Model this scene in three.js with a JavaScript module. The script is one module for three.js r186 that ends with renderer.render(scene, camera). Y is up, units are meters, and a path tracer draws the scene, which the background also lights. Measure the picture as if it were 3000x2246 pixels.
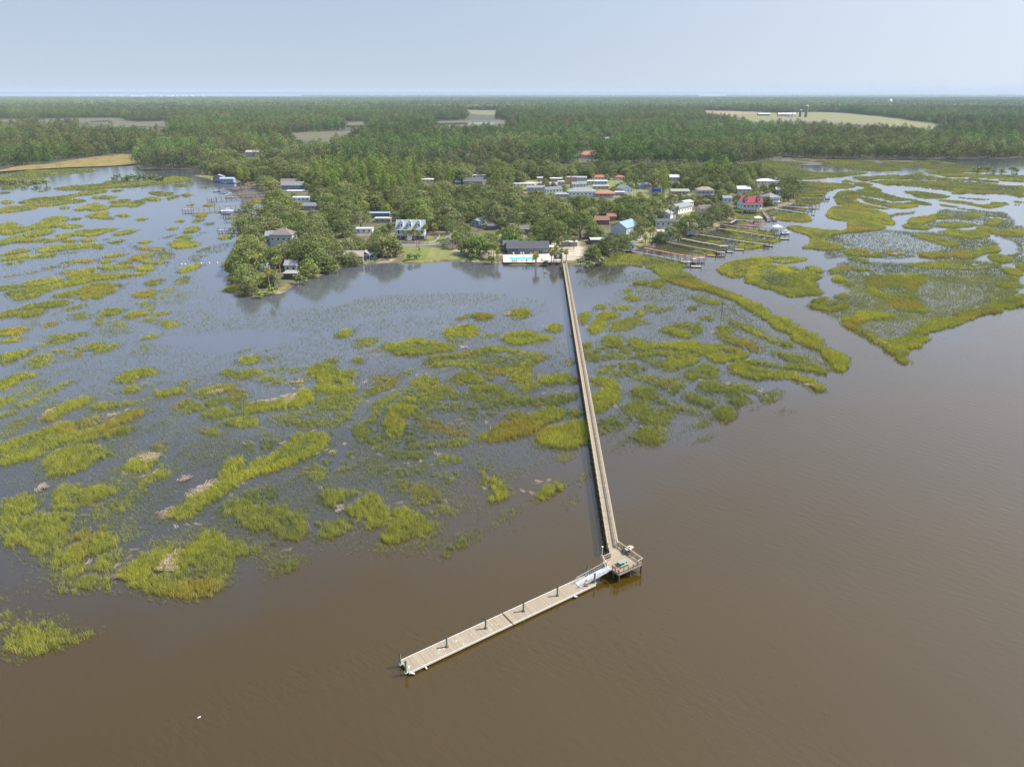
import * as THREE from 'three';
import { mergeGeometries } from 'three/addons/utils/BufferGeometryUtils.js';

// ---------------------------------------------------------------- camera, sky, sun, exposure
const EYE = 80, FOCAL = 2083, PITCH = Math.atan(851 / FOCAL);          // a drone 80 m above the river, looking down 22 degrees
const scene = new THREE.Scene();
const camera = new THREE.PerspectiveCamera(2 * Math.atan(1123 / FOCAL) * 180 / Math.PI, 1024 / 766, 1, 60000);
camera.position.set(0, EYE, 0);
camera.rotation.x = -PITCH;

const SUN = new THREE.Vector3(0.62, 0.80, -0.13).normalize();
{ // pale late-summer haze, deeper blue overhead, brighter towards the sun
  const W = 512, H = 256, d = new Float32Array(W * H * 4);
  for (let j = 0; j < H; j++) for (let i = 0; i < W; i++) {
    const el = ((j + .5) / H - .5) * Math.PI, az = ((i + .5) / W - .5) * 2 * Math.PI;
    const x = Math.cos(el) * Math.cos(az), y = Math.sin(el), z = Math.cos(el) * Math.sin(az);
    const s = Math.max(0, x * SUN.x + y * SUN.y + z * SUN.z);
    const a = Math.max(0, y), k = 1 - Math.exp(-a * 2.6);
    const glow = 0.56 * s * s + 0.35 * Math.pow(s, 8);
    const o = (j * W + i) * 4;
    d[o] = 0.357 + (0.12 - 0.357) * k + glow;
    d[o + 1] = 0.41 + (0.235 - 0.41) * k + glow * .93;
    d[o + 2] = 0.465 + (0.47 - 0.465) * k + glow * .84;
    d[o + 3] = 1;
  }
  const sky = new THREE.DataTexture(d, W, H, THREE.RGBAFormat, THREE.FloatType);
  sky.mapping = THREE.EquirectangularReflectionMapping;
  sky.magFilter = sky.minFilter = THREE.LinearFilter; sky.wrapS = THREE.RepeatWrapping; sky.needsUpdate = true;
  scene.background = sky; scene.environment = sky;
}
const sun = new THREE.DirectionalLight(new THREE.Color(1, 0.945, 0.86), 5.0);
sun.position.set(SUN.x * 900 + 40, SUN.y * 900, SUN.z * 900 - 380);
sun.target.position.set(40, 0, -380);
sun.castShadow = true;
Object.assign(sun.shadow.camera, { left: -520, right: 520, top: 520, bottom: -520, near: 10, far: 2200 });
sun.shadow.mapSize.set(4096, 4096);
scene.add(sun, sun.target);
scene.fog = new THREE.FogExp2(new THREE.Color(0.56, 0.69, 0.86), 0.000045);

const renderer = new THREE.WebGLRenderer({ antialias: true });
renderer.toneMapping = THREE.LinearToneMapping;
renderer.toneMappingExposure = 1.6;
renderer.shadowMap.enabled = true;

// ---------------------------------------------------------------- helpers
let seed = 20240917;
const rnd = () => { seed = (seed + 0x6D2B79F5) | 0; let t = Math.imul(seed ^ (seed >>> 15), 1 | seed); t = (t + Math.imul(t ^ (t >>> 7), 61 | t)) ^ t; return ((t ^ (t >>> 14)) >>> 0) / 4294967296; };
const rr = (a, b) => a + (b - a) * rnd();
const hash = (i, j) => { let h = Math.imul(i, 374761393) + Math.imul(j, 668265263); h = Math.imul(h ^ (h >>> 13), 1274126177); return ((h ^ (h >>> 16)) >>> 0) / 4294967296; };
const noise = (x, y) => { const i = Math.floor(x), j = Math.floor(y); let u = x - i, v = y - j; u = u * u * (3 - 2 * u); v = v * v * (3 - 2 * v);
  return (hash(i, j) * (1 - u) + hash(i + 1, j) * u) * (1 - v) + (hash(i, j + 1) * (1 - u) + hash(i + 1, j + 1) * u) * v; };
const fbm = (x, y) => (noise(x, y) + .5 * noise(x * 2.03 + 7, y * 2.03) + .25 * noise(x * 4.1, y * 4.1 + 3)) / 1.75;
const lerp = (a, b, t) => a + (b - a) * t, clamp = (x, a = 0, b = 1) => Math.min(b, Math.max(a, x));
const smooth = (a, b, x) => { const t = clamp((x - a) / (b - a)); return t * t * (3 - 2 * t); };
// survey: the place on the level ground (height h) that was sighted at picture point (x, y)
const CP = Math.cos(PITCH), SP = Math.sin(PITCH);
function G(x, y, h = 0) { const u = (x - 1500) / FOCAL, v = (y - 1123) / FOCAL, t = (EYE - h) / (SP + v * CP); return [u * t, -(CP - v * SP) * t]; }
function sight(x, y, z) { const dy = y - EYE, f = -z * CP - dy * SP, up = -z * SP + dy * CP; return [1500 + FOCAL * x / f, 1123 - FOCAL * up / f]; }
const survey = (x0, y0, s) => (p, h = 0) => { const r = []; for (let i = 0; i < p.length; i += 2) r.push(G(x0 + p[i] * s, y0 + p[i + 1] * s, h)); return r; };
const inside = (p, x, z) => { let c = false; for (let i = 0, j = p.length - 1; i < p.length; j = i++) if ((p[i][1] > z) !== (p[j][1] > z) && x < (p[j][0] - p[i][0]) * (z - p[i][1]) / (p[j][1] - p[i][1]) + p[i][0]) c = !c; return c; };
const bbox = p => { p.b = [1e9, 1e9, -1e9, -1e9]; for (const [x, z] of p) { p.b[0] = Math.min(p.b[0], x); p.b[1] = Math.min(p.b[1], z); p.b[2] = Math.max(p.b[2], x); p.b[3] = Math.max(p.b[3], z); } return p; };
const within = (p, x, z) => x > p.b[0] && x < p.b[2] && z > p.b[1] && z < p.b[3] && inside(p, x, z);
const chaikin = p => { const r = []; for (let i = 0; i < p.length; i++) { const a = p[i], b = p[(i + 1) % p.length]; r.push([a[0] * .75 + b[0] * .25, a[1] * .75 + b[1] * .25], [a[0] * .25 + b[0] * .75, a[1] * .25 + b[1] * .75]); } return r; };
const edgeDist = (p, x, z) => { let m = 1e9; for (let i = 0, j = p.length - 1; i < p.length; j = i++) { const ax = p[j][0], az = p[j][1], bx = p[i][0] - ax, bz = p[i][1] - az; const t = clamp(((x - ax) * bx + (z - az) * bz) / (bx * bx + bz * bz)); const dx = x - ax - bx * t, dz = z - az - bz * t; m = Math.min(m, dx * dx + dz * dz); } return Math.sqrt(m); };

const used = {};
function uniq(n) { const k = used[n] = (used[n] ?? -1) + 1; return k ? `${n}_${String(k).padStart(3, '0')}` : n; }
function tag(o, label, category, group, kind) { if (label) o.userData.label = label; if (category) o.userData.category = category; if (group) o.userData.group = group; if (kind) o.userData.kind = kind; return o; }
function thing(name, label, category, pos = [0, 0, 0], turn = 0, group) { const o = new THREE.Group(); o.name = uniq(name); o.position.set(...pos); o.rotation.y = turn; scene.add(o); return tag(o, label, category, group); }
function prep(g) { g = g.index ? g.toNonIndexed() : g; for (const k of Object.keys(g.attributes)) if (!['position', 'normal', 'uv', 'color'].includes(k)) g.deleteAttribute(k); return g; }
function geo(list) { if (!Array.isArray(list)) return list; if (list.length === 1) return list[0]; const l = list.map(prep); const c = l.some(g => g.attributes.color); if (!c) return mergeGeometries(l); return mergeGeometries(l); }
function part(name, list, m, parent) { const o = new THREE.Mesh(geo(list), m); o.name = parent && parent !== scene ? name : uniq(name); o.castShadow = o.receiveShadow = true; (parent || scene).add(o); return o; }
function structure(name, list, m, label) { const o = part(name, list, m); o.userData.kind = 'structure'; if (label) o.userData.label = label; return o; }
const box = (w, h, d, x = 0, y = 0, z = 0, ry = 0) => { const g = new THREE.BoxGeometry(w, h, d); if (ry) g.rotateY(ry); g.translate(x, y, z); return g; };
const cyl = (r1, r2, h, x = 0, y = 0, z = 0, n = 10) => { const g = new THREE.CylinderGeometry(r1, r2, h, n); g.translate(x, y, z); return g; };
function beam(a, b, w, h = w) { // a squared timber from a to b
  const A = new THREE.Vector3(...a), B = new THREE.Vector3(...b), D = B.clone().sub(A), L = D.length(); const g = new THREE.BoxGeometry(w, h, L);
  g.lookAt(D.normalize()); const m = A.add(B).multiplyScalar(.5); g.translate(m.x, m.y, m.z); return g; }
function pipe(a, b, r, n = 6) { const A = new THREE.Vector3(...a), B = new THREE.Vector3(...b), D = B.clone().sub(A), L = D.length(); const g = new THREE.CylinderGeometry(r, r, L, n); g.rotateX(Math.PI / 2); g.lookAt(D.normalize()); const m = A.add(B).multiplyScalar(.5); g.translate(m.x, m.y, m.z); return g; }
const V3 = (...a) => new THREE.Vector3(...a);
function faces(tris, colors) { // non-indexed triangles [x,y,z]*3
  const g = new THREE.BufferGeometry(); g.setAttribute('position', new THREE.Float32BufferAttribute(tris, 3)); if (colors) g.setAttribute('color', new THREE.Float32BufferAttribute(colors, 3));
  g.setAttribute('uv', new THREE.Float32BufferAttribute(new Float32Array(tris.length / 3 * 2), 2)); g.computeVertexNormals(); return g; }
const lin = (r, g, b) => new THREE.Color().setRGB(r, g, b);
function mat(r, g, b, rough = .85, extra = {}) { return new THREE.MeshStandardMaterial({ color: lin(r, g, b), roughness: rough, side: THREE.DoubleSide, ...extra }); }

// grain textures (grey noise around 1, tiling), so that no surface is one flat colour
function grain(size, f, lo, hi, stretch = 1) { const d = new Uint8Array(size * size * 4); 
  const tn = (x, y, p) => { const i = Math.floor(x), j = Math.floor(y); let u = x - i, v = y - j; u = u * u * (3 - 2 * u); v = v * v * (3 - 2 * v); const w = a => ((a % p) + p) % p;
    return (hash(w(i), w(j)) * (1 - u) + hash(w(i + 1), w(j)) * u) * (1 - v) + (hash(w(i), w(j + 1)) * (1 - u) + hash(w(i + 1), w(j + 1)) * u) * v; };
  for (let j = 0; j < size; j++) for (let i = 0; i < size; i++) { let v = 0, a = 1, s = 0; for (let k = 0; k < 4; k++) { const q = f << k; v += a * tn(i / size * q, j / size * q * 1, q); s += a; a *= .7; } v = lo + (hi - lo) * clamp((v / s - .2) / .6); const o = (j * size + i) * 4; d[o] = d[o + 1] = d[o + 2] = v * 255; d[o + 3] = 255; }
  const t = new THREE.DataTexture(d, size, size); t.wrapS = t.wrapT = THREE.RepeatWrapping; t.magFilter = THREE.LinearFilter; t.minFilter = THREE.LinearMipmapLinearFilter; t.generateMipmaps = true; t.needsUpdate = true; return t; }
const grainFine = grain(256, 8, .72, 1);
grainFine.colorSpace = THREE.SRGBColorSpace;
// ---------------------------------------------------------------- the marsh: where grass stands, from outlines surveyed island by island
const crop = { A: survey(0, 800, .45208), B: survey(0, 1300, .45208), C: survey(900, 850, .3623), D: survey(1700, 750, .40687), E: survey(2200, 440, .3986), F: survey(0, 240, .36166), H: survey(950, 1380, .40687), L: survey(0, 640, .3255), P: survey(0, 0, 1), I: survey(2050, 540, .1808), J: survey(520, 480, .1537), R: survey(1750, 440, .33906) };
const GX = -560, GZ = -1000, GC = .8, GW = 1400, GH = 1180;
const dens = new Float32Array(GW * GH), tone = new Float32Array(GW * GH), wrackMap = new Uint8Array(GW * GH);
function fill(poly, fn) {
  let z0 = 1e9, z1 = -1e9; for (const q of poly) { z0 = Math.min(z0, q[1]); z1 = Math.max(z1, q[1]); }
  const j0 = Math.max(0, Math.ceil((z0 - GZ) / GC)), j1 = Math.min(GH - 1, Math.floor((z1 - GZ) / GC));
  for (let j = j0; j <= j1; j++) { const z = GZ + j * GC, xs = [];
    for (let i = 0, k = poly.length - 1; i < poly.length; k = i++) { const a = poly[k], b = poly[i]; if ((a[1] > z) !== (b[1] > z)) xs.push(a[0] + (b[0] - a[0]) * (z - a[1]) / (b[1] - a[1])); }
    xs.sort((a, b) => a - b);
    for (let q = 0; q + 1 < xs.length; q += 2) { const i0 = Math.max(0, Math.ceil((xs[q] - GX) / GC)), i1 = Math.min(GW - 1, Math.floor((xs[q + 1] - GX) / GC)); for (let i = i0; i <= i1; i++) fn(j * GW + i); } } }
const grow = (c, list) => { for (const [d, t, ...p] of list) { const poly = chaikin(crop[c](p)); fill(poly, k => { if (d >= dens[k]) { dens[k] = d; tone[k] = t; } }); } };
const carve = (c, list) => { for (const p of list) fill(chaikin(crop[c](p)), k => { dens[k] = 0; }); };
const thin = (c, list) => { for (const [d, ...p] of list) fill(chaikin(crop[c](p)), k => { dens[k] = Math.min(dens[k], d); }); };
function creek(c, list) { for (const [w, ...p] of list) { const q = crop[c](p), L = [], R = [];   // w: width in metres
  for (let i = 0; i < q.length; i++) { const a = q[Math.max(0, i - 1)], b = q[Math.min(q.length - 1, i + 1)]; let dx = b[0] - a[0], dz = b[1] - a[1]; const l = Math.hypot(dx, dz) || 1; dx /= l; dz /= l; L.push([q[i][0] - dz * w / 2, q[i][1] + dx * w / 2]); R.unshift([q[i][0] + dz * w / 2, q[i][1] - dx * w / 2]); }
  for (let i = 0; i + 1 < L.length; i++) { const n = L.length; fill([L[i], L[i + 1], R[n - 2 - i], R[n - 1 - i]], k => { dens[k] = 0; }); } } }
const wrack = (c, list) => { for (const p of list) fill(chaikin(crop[c](p)), k => { wrackMap[k] = 1; dens[k] *= .15; }); };

// ---- far flats behind the village and the far marshes
grow('P', [[.85, .25, 640, 505, 900, 500, 1300, 516, 1500, 500, 1620, 480, 1800, 484, 1960, 482, 2110, 490, 2200, 484, 2290, 462, 2500, 470, 2800, 470, 3000, 465, 3000, 480, 2760, 482, 2500, 500, 2350, 515, 2250, 512, 2100, 520, 1900, 520, 1500, 520, 1200, 515, 800, 505, 700, 512]]);
grow('E', [
  [.95, .4, 60, 100, 240, 60, 700, 80, 1200, 85, 1700, 85, 1760, 100, 1640, 140, 1500, 130, 1200, 140, 900, 160, 700, 190, 560, 200, 400, 215, 250, 215, 180, 190, 100, 150],
  [.9, .45, 230, 230, 420, 225, 620, 240, 760, 260, 770, 280, 640, 295, 560, 300, 540, 330, 530, 380, 440, 400, 330, 410, 320, 270],
  [.85, .5, 620, 310, 700, 200, 1000, 190, 1500, 130, 1760, 100, 2007, 110, 2007, 410, 1880, 420, 1640, 430, 1300, 400, 1060, 440, 780, 410, 620, 400],
  [.46, .4, 560, 600, 700, 560, 1000, 470, 1300, 440, 2007, 400, 2007, 1080, 1760, 1110, 1500, 1210, 1100, 1390, 860, 1350, 640, 1250, 440, 1130, 620, 1060, 540, 850]]);
creek('E', [
  [19, 0, 720, 120, 690, 300, 600, 400, 575, 520, 575, 640, 575, 735, 568], [16, 740, 568, 690, 545, 600, 510, 545, 470, 560, 430, 610, 385, 605, 340, 640, 305, 720, 292], [14, 640, 305, 760, 285, 830, 270, 780, 248, 690, 238, 600, 238, 480, 228, 340, 225, 260, 218, 300, 240, 340, 238],
  [19, 830, 275, 940, 262, 1000, 285, 1060, 310, 1150, 345, 1270, 362, 1400, 385, 1550, 405, 1650, 425, 1800, 442, 1880, 435, 2007, 408], [13, 960, 262, 900, 240, 800, 232, 720, 205, 690, 195],
  [14, 1080, 185, 1200, 165, 1350, 190, 1480, 208, 1600, 198, 1800, 212, 2007, 215], [10, 1180, 140, 1290, 165, 1400, 195], [12, 1640, 150, 1760, 120, 1900, 90, 2007, 80], [10, 1700, 170, 1850, 150, 2007, 140], [7, 1400, 145, 1460, 150],
  [10, 800, 335, 900, 350, 1000, 372, 1090, 378, 1200, 372], [9, 770, 350, 820, 385, 900, 400, 1010, 425, 1090, 430], [7, 960, 300, 1010, 320, 1090, 330, 1160, 345],
  [14, 1000, 585, 1050, 560, 1080, 520, 1140, 490, 1270, 478, 1300, 450, 1330, 425, 1290, 400], [10, 1060, 575, 1150, 590, 1280, 592, 1400, 580, 1560, 578, 1640, 562, 1690, 605, 1760, 640, 1860, 665, 1895, 700, 1880, 740, 1800, 770, 1700, 782, 1720, 805, 1850, 835, 1940, 870],
  [10, 440, 1095, 570, 1082, 640, 1040, 600, 980, 560, 910, 545, 860, 570, 815, 700, 800, 900, 805, 1100, 815, 1300, 795], [7, 1280, 365, 1360, 400, 1450, 430, 1600, 450], [9, 1880, 435, 1940, 470, 1985, 520, 2007, 560], [6, 1300, 520, 1400, 515, 1560, 520, 1700, 545], [6, 560, 290, 700, 280]]);
grow('E', [
  [1, .55, 260, 560, 330, 555, 430, 575, 560, 590, 700, 600, 720, 600, 600, 620, 560, 640, 540, 680, 660, 700, 660, 730, 540, 735, 430, 720, 390, 720, 440, 680, 450, 650, 400, 615, 310, 590],
  [1, .55, 700, 530, 800, 510, 900, 530, 990, 560, 980, 580, 860, 590, 760, 605, 680, 595, 740, 570],
  [1, .5, 560, 490, 570, 440, 640, 410, 780, 415, 920, 440, 1000, 465, 960, 475, 880, 480, 900, 500, 840, 515, 700, 520, 620, 510],
  [1, .6, 890, 480, 960, 465, 1010, 490, 1060, 540, 1040, 555, 960, 535, 900, 515],
  [1, .5, 625, 320, 680, 300, 760, 300, 800, 330, 760, 360, 800, 390, 720, 405, 640, 395, 625, 370],
  [1, .5, 740, 250, 830, 250, 940, 280, 950, 305, 880, 310, 810, 320, 770, 300, 850, 285, 840, 265],
  [1, .5, 1150, 515, 1220, 490, 1350, 490, 1360, 515, 1260, 530, 1250, 560, 1330, 580, 1220, 582, 1100, 560, 1170, 540],
  [1, .55, 1310, 480, 1400, 470, 1490, 485, 1460, 500, 1340, 498], [1, .6, 1370, 550, 1480, 540, 1640, 540, 1640, 555, 1540, 572, 1420, 568], [.9, .5, 1560, 475, 1700, 470, 1690, 490, 1600, 490],
  [1, .5, 1400, 590, 1520, 585, 1560, 600, 1680, 585, 1770, 620, 1720, 640, 1600, 645, 1480, 630], [1, .6, 1645, 570, 1720, 560, 1780, 590, 1900, 600, 2007, 580, 2007, 635, 1880, 630, 1760, 605, 1690, 590], [1, .6, 1750, 510, 1830, 510, 1820, 545, 1750, 560],
  [.8, .4, 1160, 620, 1300, 625, 1440, 660, 1540, 690, 1480, 705, 1380, 690, 1260, 655],
  [1, .5, 1220, 765, 1320, 755, 1450, 770, 1470, 785, 1340, 788, 1240, 782], [1, .5, 1450, 760, 1560, 740, 1640, 750, 1700, 720, 1800, 710, 1845, 735, 1800, 755, 1700, 765, 1640, 790, 1530, 790], [.9, .4, 1730, 775, 1840, 770, 1920, 800, 1900, 835, 1800, 820],
  [.9, .45, 680, 740, 760, 725, 840, 745, 970, 770, 980, 785, 860, 780, 760, 770, 700, 760], [.8, .4, 680, 790, 780, 790, 880, 820, 800, 815], [.6, .4, 970, 755, 1060, 735, 1130, 765, 1080, 785], [.6, .4, 570, 870, 700, 850, 900, 870, 860, 890, 720, 880, 640, 905, 580, 920],
  [1, .9, 590, 940, 640, 930, 700, 945, 680, 970, 620, 968], [.7, .4, 650, 990, 780, 988, 760, 1000, 660, 1000],
  [.75, .5, 820, 940, 1000, 920, 1200, 910, 1320, 930, 1260, 960, 1180, 1040, 1240, 1100, 1300, 1200, 1180, 1180, 1040, 1150, 1000, 1080, 900, 1060, 860, 990], [.5, .4, 600, 1080, 680, 1040, 740, 1060, 720, 1110, 640, 1110],
  [1, .6, 440, 1100, 520, 1085, 580, 1095, 540, 1120, 460, 1120], [.95, .55, 410, 1135, 520, 1130, 600, 1115, 720, 1145, 700, 1160, 560, 1185, 480, 1170],
  [1, .85, 640, 1250, 760, 1240, 780, 1200, 880, 1185, 980, 1210, 1060, 1225, 1040, 1240, 920, 1235, 820, 1260, 740, 1270],
  [1, .6, 640, 1255, 740, 1290, 860, 1350, 940, 1380, 1020, 1400, 1120, 1370, 1240, 1320, 1320, 1250, 1440, 1240, 1500, 1245, 1540, 1225, 1490, 1205, 1620, 1180, 1740, 1140, 1780, 1120, 1760, 1100, 1820, 1105, 1900, 1080, 2007, 1070, 2040, 1060, 2040, 1140, 2007, 1145, 1940, 1160, 1860, 1165, 1840, 1195, 1700, 1200, 1700, 1230, 1580, 1260, 1480, 1290, 1380, 1320, 1260, 1370, 1340, 1385, 1260, 1410, 1240, 1450, 1160, 1460, 1130, 1510, 1180, 1575, 1100, 1560, 1060, 1500, 980, 1460, 900, 1410, 800, 1350, 700, 1295],
  [1, .6, 1840, 870, 1920, 870, 2007, 900, 2007, 920, 1900, 910], [.9, .5, 1880, 940, 1960, 940, 1940, 960], [.9, .6, 1790, 985, 1900, 975, 2007, 990, 2007, 1010, 1880, 1010], [.9, .5, 1950, 850, 2007, 830, 2007, 890],
  [.6, .4, 1100, 840, 1500, 810, 1760, 820, 1900, 850, 1700, 880, 1400, 870, 1150, 860],
  [1, .6, 130, 500, 260, 480, 400, 460, 440, 510, 380, 528, 240, 515], [.9, .55, 330, 410, 420, 390, 500, 380, 470, 400, 400, 410]]);
thin('E', [[.2, 580, 620, 800, 600, 1000, 590, 1180, 630, 1400, 690, 1440, 740, 1200, 750, 1130, 730, 960, 735, 840, 725, 700, 690, 680, 650], [.32, 1250, 980, 1400, 960, 1700, 1000, 1740, 1100, 1500, 1195, 1340, 1200, 1260, 1100, 1200, 1040], [.3, 760, 1290, 900, 1250, 1100, 1240, 1300, 1220, 1300, 1250, 1200, 1320, 1050, 1385, 950, 1370]]);
wrack('E', [[940, 1408, 1000, 1405, 980, 1425], [1000, 1445, 1050, 1440, 1030, 1465]]);
// ---- right shore, among the private docks
grow('I', [[.9, .5, 1540, 80, 1700, 70, 1960, 100, 2060, 100, 1960, 140, 1960, 200, 1960, 290, 1880, 300, 1600, 300, 1560, 200], [.9, .5, 1560, 400, 1700, 400, 1740, 440, 1600, 440], [.95, .6, 1180, 530, 1280, 540, 1400, 520, 1560, 500, 1680, 480, 1760, 560, 1830, 585, 1700, 610, 1540, 600, 1360, 590, 1220, 560], [.5, .3, 1080, 450, 1300, 430, 1500, 450, 1560, 490, 1300, 510, 1120, 520],
  [.85, .45, 520, 430, 700, 430, 1000, 470, 1060, 540, 960, 570, 700, 560, 560, 520], [.7, .45, 640, 590, 740, 600, 800, 640, 700, 660, 640, 630], [.95, .5, 830, 770, 900, 740, 1100, 770, 1210, 790, 1200, 820, 1000, 800, 860, 790], [.6, .45, 400, 690, 700, 700, 850, 760, 1100, 840, 1320, 890, 1320, 930, 1200, 970, 1100, 930, 860, 920, 600, 830, 420, 760],
  [.95, .6, 640, 1000, 700, 940, 860, 960, 1060, 990, 1020, 1020, 880, 1045, 760, 1055, 680, 1040], [.9, .6, 720, 900, 800, 890, 860, 930, 760, 920], [.8, .6, 610, 870, 660, 850, 700, 870, 650, 890], [.4, .4, 0, 840, 300, 900, 640, 950, 600, 1010, 300, 950, 0, 880], [.9, .6, 100, 930, 320, 930, 360, 970, 300, 960, 120, 945], [.9, .6, 0, 1070, 150, 1070, 340, 1090, 340, 1130, 200, 1140, 0, 1130]]);
grow('R', [[.42, .35, 430, 832, 720, 772, 1040, 692, 1480, 705, 1590, 760, 1490, 810, 1260, 858, 1100, 888, 960, 900, 700, 880], [.35, .35, 480, 830, 640, 800, 900, 850, 1080, 890, 900, 890, 700, 850, 520, 850], [.9, .6, 820, 870, 960, 860, 1090, 880, 980, 900, 880, 890], [.85, .45, 60, 930, 260, 890, 420, 920, 640, 960, 760, 980, 760, 1010, 560, 990, 340, 970, 180, 960], [.9, .55, 420, 1000, 600, 1010, 700, 1040, 820, 1090, 860, 1121, 700, 1121, 560, 1060]]);
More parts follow.
